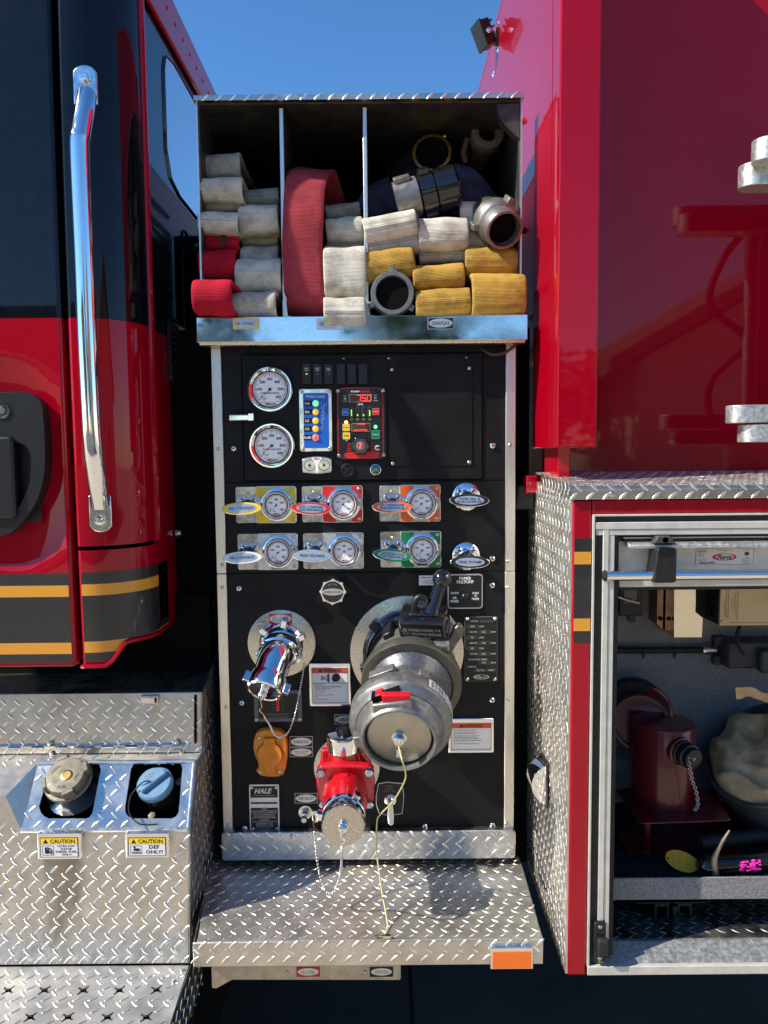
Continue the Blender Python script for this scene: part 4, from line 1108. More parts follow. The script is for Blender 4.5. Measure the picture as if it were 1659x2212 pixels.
for k in range(4):
    a, b = GV(905-12*k+20, 1200-40*k+10), GV(1000, 1200-40*k-8)
    O('red_bar', MB().plate(rrect(a.x+.002*k, b.x, a.z, b.z, .0004), -.0109, -.0102), redprint, gv)
    a, b = GV(1350, 1200-40*k+10), GV(1440-18*k, 1200-40*k-8)
    O('red_bar', MB().plate(rrect(a.x, b.x, a.z, b.z, .0004), -.0109, -.0102), redprint, gv)
kn = GV(1165, 1115)
kp = []
for k in range(36):
    a = 2*PI*k/36; rr = .0225 + .0016*math.cos(4*a*1.5)
    kp.append((kn.x+rr*math.cos(a), kn.z+rr*math.sin(a)))
O('governor_knob', MB().plate(kp, -.030, -.0108), blkgloss, gv, bevel=.005, seg=3)
O('knob_button', MB().lathe((kn.x, -.029, kn.z), (0, -1, 0), [(0, .0095), (.0022, .0093), (.0026, .0080)], 24), silverpl, gv)
O('knob_button_face', MB().lathe((kn.x, -.0312, kn.z), (0, -1, 0), [(0, .0080), (.0012, .0076), (.0016, .002)], 24), redprint, gv)
text(gv, white, [('IDLE', kn.x, kn.z, .0045, .011, {'rot': 78, 'bold': .03})], (0, -.0332, 0))
cg = GV(1465, 1150)
cm = MB(); cm.plate(ell(cg.x, cg.z, .0068, .0065, 24, 40, 320) + ell(cg.x+.001, cg.z, .0034, .0032, 24, 320, 40), -.0110, -.0104)
O('engine_emblem', cm, white, gv, smooth=0)
# small twin lamp, buzzer, green indicator
x0, x1, z0, z1 = R4(653, 987, 718, 1021, -.004)
cx, cz = (x0+x1)/2, (z0+z1)/2
pts = [(x0, z1-.005), (x0+.014, z1), (cx, z1+.002), (x1-.014, z1), (x1, z1-.005), (x1-.0005, z0+.006), (x1-.001, z0+.001), (x1-.012, z0-.001), (cx, z0-.004), (x0+.012, z0-.001), (x0+.001, z0+.001), (x0+.0005, z0+.006)]
tw = O('twin_lamp', MB().plate(pts, -.018, -.004), dchrome, T, bevel=.003, label='small chrome twin status lamp below the blue gauge')
for sx in (-1, 1):
    O('lamp_ring', MB().lathe((cx+sx*.0175, -.018, cz-.001), (0, -1, 0), [(-.004, .0145), (.001, .0145), (.001, .0125), (-.002, .011), (.0, .008), (-.0015, .006), (0, .003)], 28), lensm, tw)
O('lamp_badge', MB().plate([(cx-.012, z1-.001), (cx+.012, z1-.001), (cx+.004, cz), (cx+.003, z0), (cx-.003, z0), (cx-.004, cz)], -.0192, -.018), dialw, tw)
emblem(tw, cx, z1-.0045, .014, -.0196)
p = at(751, 1015.3, -.004)
bz = MB().lathe(p, (0, -1, 0), [(0, .0170), (.004, .0165), (.005, .014), (.003, .013), (.003, .004), (.005, .003)], 32)
bzr = O('buzzer', bz, blk, T, label='black round alarm buzzer beside the green indicator')
for k in range(4):
    a = k*PI/2; O('buzzer_port', MB().obox(p+V((math.cos(a)*.0085, -.0034, math.sin(a)*.0085)), (.002, 0, 0), (0, .0006, 0), (0, 0, .002)), gapm, bzr)
p = at(811.3, 1014.5, -.004)
gi = O('pump_indicator', MB().lathe(p, (0, -1, 0), [(0, .0138), (.003, .0135), (.004, .0115), (.003, .011)], 28), dchrome, T, label='round green indicator reading PUMP ENGAGED')
O('indicator_lens', MB().lathe(p+V((0, -.003, 0)), (0, -1, 0), [(0, .0110), (.0012, .0105)], 28), mat('green_lens', (.03, .14, .08), .3), gi)
text(gi, white, [('PUMP', p.x, p.z+.0018, .0026, .010, {'bold': .02}), ('ENGAGED', p.x, p.z-.0022, .0026, .014, {'bold': .02})], (0, p.y-.0045, 0))

# ---- discharge controls: plate, gauge, pull handle
gplate = {}
def module(gu, gvv, hu, hv, col, lines, label, tilt=0):
    p = at(gu, gvv, 0)
    gx, gz = p.x, p.z
    base_ = O('control_plate', MB().plate(rrect(gx-.1025, gx-.040, gz-.0445, gz+.0450, .006), -.003, 0), dchrome, T, bevel=.001, label=label)
    sq = rrect(gx-.0535, gx+.0475, gz-.0455, gz+.0465, .006)
    O('gauge_plate', MB().plate(sq, -.0065, 0), chrome, base_, bevel=.0012)
    # coloured field in the four corners round the gauge
    h_ = .0445; R_ = .0415
    for sx in (-1, 1):
        for sz in (-1, 1):
            x_out = -.0505 if sx < 0 else .0450
            pts = []
            a0 = math.asin(min(1, (.0435-.012)/R_)); 
            n = 10
            ang0 = math.acos(min(1, .020/R_)); ang1 = math.asin(min(1, .014/R_))
            for k in range(n+1):
                a = ang0+(ang1-ang0)*k/n
                pts.append((gx+sx*R_*math.cos(a), gz+sz*R_*math.sin(a)))
            zt = sz*.0435
            pts = [(gx+sx*.020, gz+zt)] + pts + [(gx+x_out, gz+sz*.014), (gx+x_out, gz+zt)]
            O('colour_field', MB().plate(pts, -.0072, -.006), col, base_, smooth=0)
    O('gauge_collar', MB().lathe((gx, -.006, gz), (0, -1, 0), [(0, .0405), (.004, .0395), (.006, .036)], 40), chrome, base_)
    gauge((gx, -.010, gz), .0355, False, base_, 'gauge', None, 233+random.uniform(-3, 3))
    for (dx, dz) in ((.038, .037), (.038, -.036)):
        O('screw', small_me, None, base_, (gx+dx, -.0074, gz+dz))
    for (dx, dz) in ((-.072, .029), (-.070, -.027)):
        O('screw', small_me, None, base_, (gx+dx, -.0032, gz+dz))
    for dx in (-.087, -.056):
        O('screw', screw_me, None, base_, (gx+dx, -.004, gz+.016)); s_ = O('screw_slot', slot_me, None, base_, (gx+dx, -.004, gz+.016)); s_.rotation_euler.y = .6
    O('lever_yoke', MB().plate([(gx-.100, gz-.006), (gx-.100, gz+.022), (gx-.082, gz+.026), (gx-.072, gz+.018), (gx-.062, gz+.026), (gx-.043, gz+.022), (gx-.043, gz-.006)], -.0035-.004, -.003), chrome, base_, bevel=.002)
    paddle(base_, hu, hv, (gx-.0715, gz+.002), col, lines, tilt)
    return base_
def paddle(parent, hu, hv, stem, col, lines, tilt, rim=None, Yh=-.058):
    hp_ = at(hu, hv, Yh)
    O('pull_rod', MB().lathe((stem[0], 0, stem[1]), V((hp_.x-stem[0], Yh+.006, hp_.z-stem[1])), [(0, .014), (.012, .014), (.014, .010), (.05, .0095)], 22), blkgloss, parent)
    a, b = .0480, .0158; rot = math.radians(-tilt)
    n = V((0, -1, .18)).normalized(); uxx = V((math.cos(rot), 0, math.sin(rot))); uyy = uxx.cross(n)*-1
    uyy = n.cross(uxx)
    if uyy.z < 0: uyy = -uyy
    hd = O('pull_handle', MB().oplate(ell(0, 0, a, b, 48), hp_, uxx, uyy, n*-.012), chrome, parent, bevel=.002)
    O('handle_colour', MB().oplate(ell(0, 0, a*.965, b*.90, 48), hp_+n*.0006, uxx, uyy, n*-.001), col, parent, smooth=0)
    O('handle_field', MB().oplate(ell(0, 0, a*.73, b*.66, 48), hp_+n*.0012, uxx, uyy, n*-.001), silverpl, parent, smooth=0)
    it = []; m = len(lines)
    for k, s in enumerate(lines):
        h_ = .0064 if m == 1 else .0054
        it.append((s, 0, (.0034 if m > 1 else 0)*(1-2*k), h_, min(a*1.22, len(s)*.0047), {'bold': .015}))
    text(parent, blackprint, it, hp_+n*.0017, uxx, uyy)
module(599.4, 1090.2, 522, 1098, yellowprint, ['NO. 1 CROSSLAY'], 'yellow discharge gauge and pull handle reading NO. 1 CROSSLAY', -2)
module(742.4, 1088.5, 672.4, 1098.3, redprint, ['NO. 1 DRIVER', 'SIDE DISCHARGE'], 'red discharge gauge and pull handle reading NO. 1 DRIVER SIDE DISCHARGE', 3)
module(909.8, 1087, 846.8, 1094.6, vermilion, ['NO. 2 PASSENGER', 'SIDE DISCHARGE'], 'orange discharge gauge and pull handle reading NO. 2 PASSENGER SIDE DISCHARGE', 0)
module(603, 1191.3, 524, 1204.4, white, ['NO. 2 CROSSLAY'], 'white discharge gauge and pull handle reading NO. 2 CROSSLAY', -2)
module(744.6, 1189.5, 674.6, 1200.5, silverpl, ['FRONT DISCHARGE'], 'silver discharge gauge and pull handle reading FRONT DISCHARGE', 2)
module(911.3, 1186.5, 847.9, 1199.6, greenprint, ['LARGE DIA. PASS.', 'SIDE DISCHARGE'], 'green discharge gauge and pull handle reading LARGE DIA. PASS. SIDE DISCHARGE', 6)
for (du, dv, hu, hv, ln, lb) in ((1007, 1073, 1014, 1080.8, ['TANK FILL &', 'RE-CIRCULATING LINE'], 'black pull handle reading TANK FILL'), (1006.5, 1201, 1015.3, 1214.2, ['TANK TO PUMP'], 'black pull handle reading TANK TO PUMP')):
    p = at(du, dv, 0)
    rs = O('control_rosette', MB().lathe(p, (0, -1, 0), [(0, .034), (.004, .034), (.006, .031), (.009, .020), (.010, .012)], 40), chrome, T, label=lb)
    for dx in (-.018, .018):
        O('screw', screw_me, None, rs, p+V((dx, -.006, .016))); O('screw_slot', slot_me, None, rs, p+V((dx, -.006, .016)))
    paddle(rs, hu, hv, (p.x, p.z+.002), blackprint, ln, 1)

# engine cooler knob
p = at(719, 1278, -.03)
kp = []
for k in range(72):
    a = 2*PI*k/72; rr = .0295+.0042*max(0, math.cos(8*a+.3))**1.5
    kp.append((p.x+rr*math.cos(a), p.z+rr*math.sin(a)))
ec = O('cooler_knob', MB().plate(kp, -.034, -.014), chrome, T, bevel=.002, label='scalloped chrome knob reading ENGINE COOLER')
O('knob_stem', MB().cyl((p.x, -.014, p.z), (p.x, 0, p.z), .012), chrome, ec)
O('knob_face', MB().lathe((p.x, -.034, p.z), (0, -1, 0), [(0, .0262), (.0008, .0260)], 40), blkgloss, ec)
O('knob_band', MB().plate(ell(p.x, p.z, .0258, .0085, 40), -.0354, -.034), silverpl, ec)
text(ec, blackprint, [('ENGINE COOLER', p.x, p.z, .0045, .040, {'bold': .01})], (0, -.0358, 0))
text(ec, white, [('O', p.x-.0085, p.z+.0175, .004, None, {'rot': 24}), ('P', p.x-.003, p.z+.0195, .004, None, {'rot': 8}), ('E', p.x+.003, p.z+.0195, .004, None, {'rot': -8}), ('N', p.x+.0085, p.z+.0175, .004, None, {'rot': -24})], (0, -.0352, 0))

# ---- placards on the lower panel
def warning(u0, v0, u1, v1, label, blocks, icon=False, head='WARNING', tri=True):
    x0, x1, z0, z1 = R4(u0, v0, u1, v1, -.004)
    s = O('warning_sign', MB().plate(rrect(x0, x1, z0, z1, .004), -.008, 0), chrome, T, bevel=.002, label=label)
    O('sign_face', MB().plate(rrect(x0+.006, x1-.006, z0+.005, z1-.010, .002), -.0086, -.007), white, s)
    y = -.0090
    O('sign_header', MB().plate(rrect(x0+.0075, x1-.0075, z1-.023, z1-.0125, .0003), y, -.008), orangeprint, s)
    bd = MB()
    zi = z1-.050 if icon else z1-.0235
    for (a, b, c_, d) in ((x0+.007, x1-.007, z1-.0240, z1-.0230), (x0+.007, x1-.007, z1-.0130, z1-.0120), (x0+.007, x0+.0078, z0+.010, z1-.012), (x1-.0078, x1-.007, z0+.010, z1-.012), (x0+.007, x1-.007, z0+.0096, z0+.0104)) + (((x0+.007, x1-.007, zi-.0005, zi+.0005),) if icon else ()):
        bd.plate([(a, c_), (b, c_), (b, d), (a, d)], y-.0003, y+.0003)
    O('sign_border', bd, blackprint, s, smooth=0)
    cx = (x0+x1)/2
    it = [(head, cx+.006, z1-.0178, .0070, .044, {'bold': .02})]
    for (ln, z, h_) in blocks:
        it.append((ln, x0+.0135, z1-z, h_, None, {'left': True, 'bold': .02}))
    text(s, blackprint, it, (0, y-.0004, 0))
    if tri: O('warning_triangle', MB().plate([(cx-.029, z1-.021), (cx-.018, z1-.021), (cx-.0235, z1-.0135)], y-.0005, y), blackprint, s)
    if icon:
        ic = MB(); zc = (z1-.024+zi)/2
        hd_ = ell(cx+.016, zc+.001, .0098, .0105, 24)
        ic.plate(hd_, y-.0005, y)
        ic.plate([(cx+.0075, zc+.003), (cx+.004, zc-.003), (cx+.0065, zc-.0045), (cx+.008, zc-.010), (cx+.014, zc-.009)], y-.0005, y)
        ic.plate(rrect(cx-.022, cx-.0165, zc-.005, zc+.005, .001), y-.0005, y, [rrect(cx-.0205, cx-.018, zc-.0033, zc+.0033, .0005)])
        ic.plate(rrect(cx-.007, cx-.0015, zc-.008, zc+.008, .001), y-.0005, y, [rrect(cx-.0055, cx-.003, zc-.005, zc+.005, .0005)])
        ic.plate(rrect(cx-.0045, cx-.002, zc-.011, zc+.011, .0008), y-.0006, y)
        for dz in (-1, 0, 1):
            ic.plate([(cx-.0155, zc+dz*.0012-.0004), (cx-.0155, zc+dz*.0012+.0004), (cx-.008, zc+dz*.0045+.0004), (cx-.008, zc+dz*.0045-.0004)], y-.0005, y)
        O('pictogram', ic, blackprint, s, smooth=0)
    return s
warning(668, 1432, 758, 1525, 'square white warning sign with head and spraying cap pictogram',
        [('Pressure hazard', .0535, .0026), ('ALWAYS OPEN Drain or Bleeder Valve to', .0590, .0028), ('release pressure BEFORE removing', .0635, .0028), ('Intake or Discharge Cap.', .0680, .0028), ('Caps can trap pressure.', .0740, .0028), ('Cap under pressure can fly off with great', .0800, .0028), ('force.', .0845, .0026), ('Flying Cap will injure or kill.', .0910, .0028)], True)
warning(968, 1551, 1066.5, 1625.5, 'white warning sign half hidden behind the grey intake valve',
        [('Only trained personnel must operate this equipment.', .0290, .0025), ('Persons near intake or discharge hoses must be trained to', .0345, .0025), ('recognise water hydraulic hazards and component', .0380, .0025), ('Do not operate until you have read, understood, and been', .0440, .0025), ('trained in the procedures found in the latest edition of', .0475, .0025), ('the standard and the manuals supplied with this equipment.', .0510, .0025), ('Manuals are available from the manufacturer of this', .0560, .0025), ('Operating without knowledge or training may lead to injury', .0640, .0025)], False)
# primer panel
x0, x1, z0, z1 = R4(966.6, 1239.7, 1042.6, 1314.5, 0)
pr = O('primer_plate', MB().plate(rrect(x0, x1, z0, z1, .008), -.003, 0), silverpl, T, bevel=.0008, label='black primer plate reading PRIMER FIRE PUMP with push button')
O('plate_field', MB().plate(rrect(x0+.003, x1-.003, z0+.003, z1-.003, .006), -.0036, -.002), blackprint, pr)
cx = (x0+x1)/2
def PRp(zx, zy): return at((1100+zx*160/1180)*.8641, (1420+zy*300/2212)*.8641, -.0036)
tp = []
for (s, u, v, h_, w_, o_) in (('PRIMER', 465, 190, .0078, .030, {'bold': .03}), ('FIRE PUMP', 465, 255, .0078, .042, {'bold': .03}), ('TRIDENT', 270, 462, .0050, .021, {'bold': .02}), ('AIR', 268, 550, .0064, .0115, {'bold': .03}), ('PRIME', 268, 612, .0064, .021, {'bold': .03}), ('PUSH', 655, 462, .0055, .015, {'bold': .03}), ('TO', 655, 515, .0055, .0075, {'bold': .03}), ('PRIME', 652, 568, .0055, .018, {'bold': .03})):
    q_ = PRp(u, v); tp.append((s, q_.x, q_.z, h_, w_, o_))
text(pr, white, tp, (0, -.0039, 0))
q_ = PRp(455, 520)
O('primer_button', MB().lathe(q_, (0, -1, 0), [(0, .0108), (.004, .0105), (.004, .0085), (.012, .0080), (.014, .006), (.0145, .001)], 28), blk, pr)
x0, x1, z0, z1 = R4(905, 1243, 950, 1264, 0)
sl2 = O('small_notice', MB().plate(rrect(x0, x1, z0, z1, .0008), -.0015, 0), white, T, label='small white notice partly behind black valve lever')
text(sl2, blackprint, [('PRIMER NOTICE', x0+.020, z1-.005, .0028, .030, {'bold': .02}), ('SEE PRIMER', x0+.026, z1-.0125, .0026, .022), ('INSTRUCTIONS IN', x0+.024, z1-.0165, .0026, .032), ('THE MANUAL', x0+.028, z1-.0205, .0026, .022)], (0, -.0018, 0))
# performance plate
x0, x1, z0, z1 = R4(1003.7, 1332, 1074.4, 1471, 0)
jb = O('performance_plate', MB().plate(rrect(x0, x1, z0, z1, .004), -.0022, 0), dimprint, T, label='black pump performance plate listing GPM and RPM')
O('plate_field', MB().plate(rrect(x0+.0008, x1-.0008, z0+.0008, z1-.0008, .0034), -.0028, -.001), blackprint, jb)
def JP(zx, zy): return at((1100+zx*160/1180)*.8641, (1420+zy*300/2212)*.8641, -.0028)
for (u, v) in ((505, 942), (1010, 942), (503, 2050), (1010, 2050)):
    O('screw', small_me, None, jb, JP(u, v))
jt = []
for (s, u, v, w_) in (('JOB NO.', 632, 982, .0205), ('1000', 598, 1077, .011), ('GPM', 765, 1077, .0115), ('150 PSI', 612, 1178, .0180), ('1658', 803, 1178, .0105), ('RPM', 983, 1178, .0115), ('704', 593, 1280, .008), ('GPM', 765, 1280, .0115), ('200 PSI', 615, 1382, .0180), ('1788', 803, 1382, .0105), ('RPM', 983, 1382, .0115), ('508', 593, 1480, .008), ('GPM', 768, 1480, .0115), ('250 PSI', 615, 1582, .0180), ('1826', 805, 1582, .0105), ('RPM', 983, 1580, .0115), ('GOVERNED SPEED', 695, 1685, .047), ('2410', 803, 1745, .0105), ('RPM', 983, 1745, .0115), ('PUMP IN', 590, 1820, .0210), ('NEUTRAL', 750, 1883, .0215), ('DIRECT', 945, 1883, .0185)):
    q_ = JP(u, v); jt.append((s, q_.x, q_.z, .0043, w_, {'bold': .02}))
text(jb, greyprint, jt, (0, -.0031, 0))
bx = MB()
for (a, b, c_, d) in ((498, 1052, 705, 1102), (705, 1148, 915, 1207), (498, 1253, 705, 1305), (705, 1352, 915, 1405), (498, 1455, 705, 1507), (705, 1552, 915, 1605), (705, 1720, 915, 1770), (640, 1858, 855, 1908)):
    p0, p1 = JP(a, d), JP(c_, b)
    bx.plate([(p0.x, p0.z), (p1.x, p0.z), (p1.x, p1.z), (p0.x, p1.z)], -.0031, -.0028, [[(p0.x+.0004, p0.z+.0004), (p1.x-.0004, p0.z+.0004), (p1.x-.0004, p1.z-.0004), (p0.x+.0004, p1.z-.0004)]])
O('value_boxes', bx, dimprint, jb, smooth=0)
a, b = JP(730, 1008), JP(970, 950); O('value_field', MB().plate([(a.x, a.z), (b.x, a.z), (b.x, b.z), (a.x, b.z)], -.0031, -.0028), mat('dark_field', (.04, .045, .045), .5), jb)
q_ = JP(763, 2008); emblem(jb, q_.x, q_.z, .040, -.0032, red_m=greyprint, txt_m=greyprint)
# battery monitor
x0, x1, z0, z1 = R4(549, 1490, 653, 1558, 0)
bm = O('battery_monitor', MB().plate(rrect(x0, x1, z0, z1, .003), -.005, 0), mat('grey_bezel', (.10, .105, .115), .4, .3), T, bevel=.001, label='dark battery monitor partly behind the chrome discharge cap')
O('monitor_face', MB().plate(rrect(x0+.011, x1-.011, z0+.009, z1-.009, .001), -.0056, -.004), blackprint, bm)
cx = (x0+x1)/2
O('monitor_bar', MB().plate(rrect(cx-.0045, cx+.0035, z0+.028, z1-.014, .0005), -.0060, -.005), redprint, bm)
mt = [('BATTERY MONITOR', cx, z0+.0195, .0042, .052, {'bold': .01}), ('ELECTRONICS', cx, z0+.0125, .0038, .050)]
text(bm, dimprint, mt, (0, -.0060, 0))
for k in range(5):
    for sx in (-1, 1):
        O('scale_mark', MB().plate(rrect(cx+sx*.012-.003, cx+sx*.012+.003, z0+.029+.0075*k, z0+.0297+.0075*k, .0001), -.0060, -.005), dimprint, bm)
for (dx, dz) in ((x0+.006, z0+.006), (x1-.006, z0+.006), (x0+.006, z1-.006), (x1-.006, z1-.006)):
    O('screw', small_me, None, bm, (dx, -.005, dz))
# shore power inlet
def OG(zx, zy, Y=0): return at(466.6+.2396*zx, 1469+.2396*zy, Y)
ol = [OG(u, v, -.02) for (u, v) in ((405, 452), (500, 443), (585, 458), (630, 500), (645, 600), (642, 700), (628, 800), (608, 850), (560, 868), (480, 870), (410, 860), (385, 845), (372, 825), (355, 815), (385, 790), (380, 740), (352, 680), (335, 600), (345, 520), (362, 478))]
oo = O('shore_power_inlet', MB().plate([(q_.x, q_.z) for q_ in ol], -.024, 0), orangep, T, bevel=.006, seg=3, label='cracked orange shore power inlet cover')
oc = OG(486, 672, -.026)
lid = [(oc.x+x, oc.z+z) for (x, z) in ell(0, 0, .0315, .0305, 30, -62, 62)] + [(oc.x+.0145, oc.z+.043), (oc.x-.0145, oc.z+.043)] + [(oc.x+x, oc.z+z) for (x, z) in ell(0, 0, .0315, .0305, 30, 118, 242)] + [(oc.x-.0135, oc.z-.045), (oc.x-.008, oc.z-.049), (oc.x+.008, oc.z-.049), (oc.x+.0135, oc.z-.045)]
O('inlet_lid', MB().plate(lid, -.031, -.022), orangep, oo, bevel=.0025)
O('lid_seam', MB().plate([(oc.x+(x-oc.x)*1.05, oc.z+(z-oc.z)*1.03) for (x, z) in lid], -.0246, -.023), mat('orange_dark', (.20, .055, .004), .6), oo)
text(oo, mat('orange_emboss', (.62, .19, .012), .5), [('AUTO EJECT', oc.x, oc.z+.004, .0035, .036), ('30 AMP 120 VAC', oc.x, oc.z-.002, .0030, .036), ('SHORELINE', oc.x, oc.z-.008, .0035, .036)], (0, -.0313, 0))
for (u, v) in ((392, 522), (572, 522), (392, 826), (573, 826)):
    O('screw', small_me, None, oo, OG(u, v, -.0235))
oval_tag(626, 1590, 675.8, 1612.8, 0, blackprint, ['SHORELINE INLET'], 'black label reading SHORELINE INLET')
oval_tag(626, 1613.6, 676, 1634.5, 0, blackprint, ['120VAC, 30AMP,', '1PH, 60HZ'], 'black label reading 120VAC below the shoreline inlet label')
oval_tag(637, 1712.7, 686, 1734.5, 0, blackprint, ['AIR INLET'], 'black label reading AIR INLET')
oval_tag(722.5, 1543, 766, 1564, 0, blackprint, ['CLOSED-OPEN'], 'black label reading CLOSED-OPEN above the red inlet')
# maker plate
x0, x1, z0, z1 = R4(539, 1693.7, 603.6, 1794, 0)
mk = O('pump_maker_plate', MB().plate(rrect(x0, x1, z0, z1, .004), -.0025, 0), silverpl, T, bevel=.0006, label='silver and black pump plate reading HALE')
w_, h_ = x1-x0, z1-z0
for (za, zb) in ((.72, .965), (.03, .50)):
    O('plate_field', MB().plate(rrect(x0+.0035, x1-.0035, z0+h_*za, z0+h_*zb, .0015), -.0030, -.002), blackprint, mk)
O('plate_band', MB().plate(rrect(x0+.0045, x1-.0045, z0+h_*.585, z0+h_*.622, .001), -.0030, -.002), blackprint, mk)
cx = (x0+x1)/2
ht = [('HALE', cx-.002, z0+h_*.865, h_*.115, w_*.60, {'shear': .3, 'bold': .05}), ('A Unit of IDEX Corporation', cx, z0+h_*.765, .0035, w_*.74)]
for k, s in enumerate(('WARNING', 'FAILURE TO FOLLOW THE OPERATING', 'AND MAINTENANCE REQUIREMENTS SET', 'FORTH IN THE PUMP MANUAL MAY', 'RESULT IN SERIOUS PERSONAL', 'INJURY AND/OR EQUIPMENT DAMAGE', 'LUBRICATION', 'GEAR CASE (FRONT MOUNT) SAE 90', 'NON DETERGENT SAE 30', 'GEAR CASE (ALL OTHERS)', 'SAE 80W-90 OR 85W-90', 'API GL-5')):
    ht.append((s, cx, z0+h_*(.475-.0385*k), .0036, w_*min(.86, .027*len(s)), {'bold': .01}))
text(mk, greyprint, ht, (0, -.0033, 0))
for (dx, dz) in ((x0+.007, z1-.008), (x1-.007, z1-.008), (x0+.008, z0+.006), (x1-.007, z0+.006)):
    O('screw', small_me, None, mk, (dx, -.003, dz))
# air inlet fitting
p = at(660, 1754, 0)
af = O('air_inlet', MB().lathe(p, (0, -1, 0), [(0, .018), (.003, .0175), (.0035, .012), (.010, .012), (.010, .0088), (.014, .0088)], 24), dchrome, T, label='small air inlet fitting left of the red inlet')
O('air_nipple', MB().lathe(p+V((0, -.014, 0)), V((0, -1, -.1)), [(0, .0085), (.008, .0085), (.009, .006), (.020, .006), (.021, .0075), (.026, .0065), (.026, .003)], 18), dchrome, af)
# pump drain
x0, x1, z0, z1 = R4(812, 1689, 873, 1760, 0)
ptx = [(x0+.006, z1-.003), (x0+.030, z1+.001), (x1-.004, z1-.003), (x1, (z0+z1)/2+.006), (x1-.002, (z0+z1)/2-.02), (x1-.005, z0+.003), ((x0+x1)/2, z0-.002), (x0+.008, z0+.003), (x0, (z0+z1)/2-.015), (x0, (z0+z1)/2+.006)]
pdp = O('pump_drain', MB().plate(ptx, -.002, 0), silverpl, T, bevel=.0005, label='black pump drain plate with chrome teardrop handle')
cx, cz = sum(p_[0] for p_ in ptx)/10, sum(p_[1] for p_ in ptx)/10
O('plate_field', MB().plate([(cx+(a-cx)*.955, cz+(b-cz)*.955) for (a, b) in ptx], -.0026, -.001), blackprint, pdp)
text(pdp, dimprint, [('PUMP', cx-.002, z1-.011, .0044, .017), ('DRAIN', cx-.002, z1-.018, .0044, .019), ('PULL TO OPEN', cx-.001, z1-.024, .0026, .030)], (0, -.0029, 0))
pv = at(843, 1727, 0)
O('drain_hub', MB().lathe(pv, (0, -1, 0), [(0, .0155), (.004, .015), (.006, .012), (.007, .008), (.016, .0075)], 28), dchrome, pdp)
he = at(846, 1785, -.022)
dl = [(-.005, .006), (.005, .006), (.0075, -.012), (.0095, -.030), (.0085, -.052), (.0045, -.058), (-.001, -.058), (-.0065, -.052), (-.0085, -.030), (-.0070, -.012)]
O('drain_handle', MB().plate([(pv.x+x, pv.z+z) for (x, z) in dl], -.024, -.014), dchrome, pdp, bevel=.003)
# loose black cable hanging under the tray lip
O('cable', MB().tube(smooth_path([at(1040, 752, .0), at(1060, 765, -.02), at(1085, 764, -.03), at(1105, 752, -.03), at(1117, 742, -.02)], 6), .0035, 8), mat('cable_brown', (.06, .035, .025), .5), T)
# ---- running board step in front of the pump panel
RZ = .562; RYF = -.305
rs_out = [(-.443, .02), (-.443, -.06), (-.409, RYF), (.331, RYF), (.340, -.05), (.340, .02)]
rb = O('running_board', MB().oplate(rs_out, (0, 0, RZ), (1, 0, 0), (0, 1, 0), (0, 0, -.004)), plate_top, T, label='tread plate running board step below the pump panel')
lugs(rb, (0, 0, RZ), (1, 0, 0), (0, 1, 0), rs_out, edge=.003, off=(.006, .004))
fz0 = .5035
O('board_nose', MB().tube([(-.411, RYF+.006, RZ-.006), (.333, RYF+.006, RZ-.006)], .006, 12), plate, rb)
O('board_face', MB().box(-.419, .334, RYF-.001, RYF+.003, fz0, RZ-.004), plate, rb, bevel=.001)
lugs(rb, (-.419, RYF-.001, fz0), (1, 0, 0), (0, 0, 1), [(0, 0), (.753, 0), (.753, .058), (0, .058)], edge=.002, off=(.012, .008))
O('board_end', MB().prism([V((.334, RYF, RZ-.003)), V((.342, -.05, RZ-.003)), V((.342, -.05, fz0)), V((.334, RYF, fz0))], (-.003, 0, 0)), plate, rb)
O('board_end', MB().prism([V((-.418, RYF, RZ-.003)), V((-.445, -.06, RZ-.003)), V((-.445, -.06, fz0)), V((-.418, RYF, fz0))], (.003, 0, 0)), plate, rb)
O('board_lip', MB().box(-.419, .334, RYF+.003, RYF+.03, fz0-.001, fz0+.002), plate, rb)
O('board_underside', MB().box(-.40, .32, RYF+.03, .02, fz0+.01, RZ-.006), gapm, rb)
x0, x1, z0, z1 = R4(1058, 2043, 1151, 2090, RYF-.003)
rf = O('side_reflector', MB().plate(rrect(x0, x1, z0, z1, .002), RYF-.009, RYF), chrome, T, bevel=.0015, label='rectangular amber side reflector on the running board')
O('reflector_lens', MB().plate(rrect(x0+.005, x1-.004, z0+.003, z1-.009, .001), RYF-.0105, RYF-.006), amber, rf)
# drain bracket under the step
dzp = R4(458, 2091, 866, 2122, -.26)
br = O('drain_bracket', MB().plate([(dzp[0], .53), (dzp[0], dzp[2]-.009), (dzp[0]+.010, dzp[2]-.010), (dzp[0]+.045, dzp[2]+.010), (dzp[1]-.002, dzp[2]+.006), (dzp[1], dzp[2]+.010), (dzp[1], .53)], -.264, -.260), mat('dull_stainless', (.50, .44, .35), .45, .8, mott=.2, mscale=30), T, bevel=.001, label='plain drain bracket hanging under the running board')
for (u, m, ln) in ((666, redprint, ['NO. 1 DRIVER', 'SIDE DISCHARGE']), (824, blackprint, ['DRAIN', 'VALVE'])):
    xx = at(u, 2100, -.264); 
    O('bracket_label', MB().plate(rrect(xx.x-.026, xx.x+.026, xx.z-.010, xx.z+.012, .001), -.2655, -.263), m, br)
    O('label_oval', MB().plate(ell(xx.x, xx.z+.002, .023, .0085, 24), -.2660, -.264), silverpl, br)
    text(br, blackprint, [(ln[0], xx.x, xx.z+.0035, .0028, .026), (ln[1], xx.x, xx.z-.0005, .0028, .030)], (0, -.2663, 0))
for u in (620, 788): O('screw', small_me, None, br, at(u, 2101, -.2645))

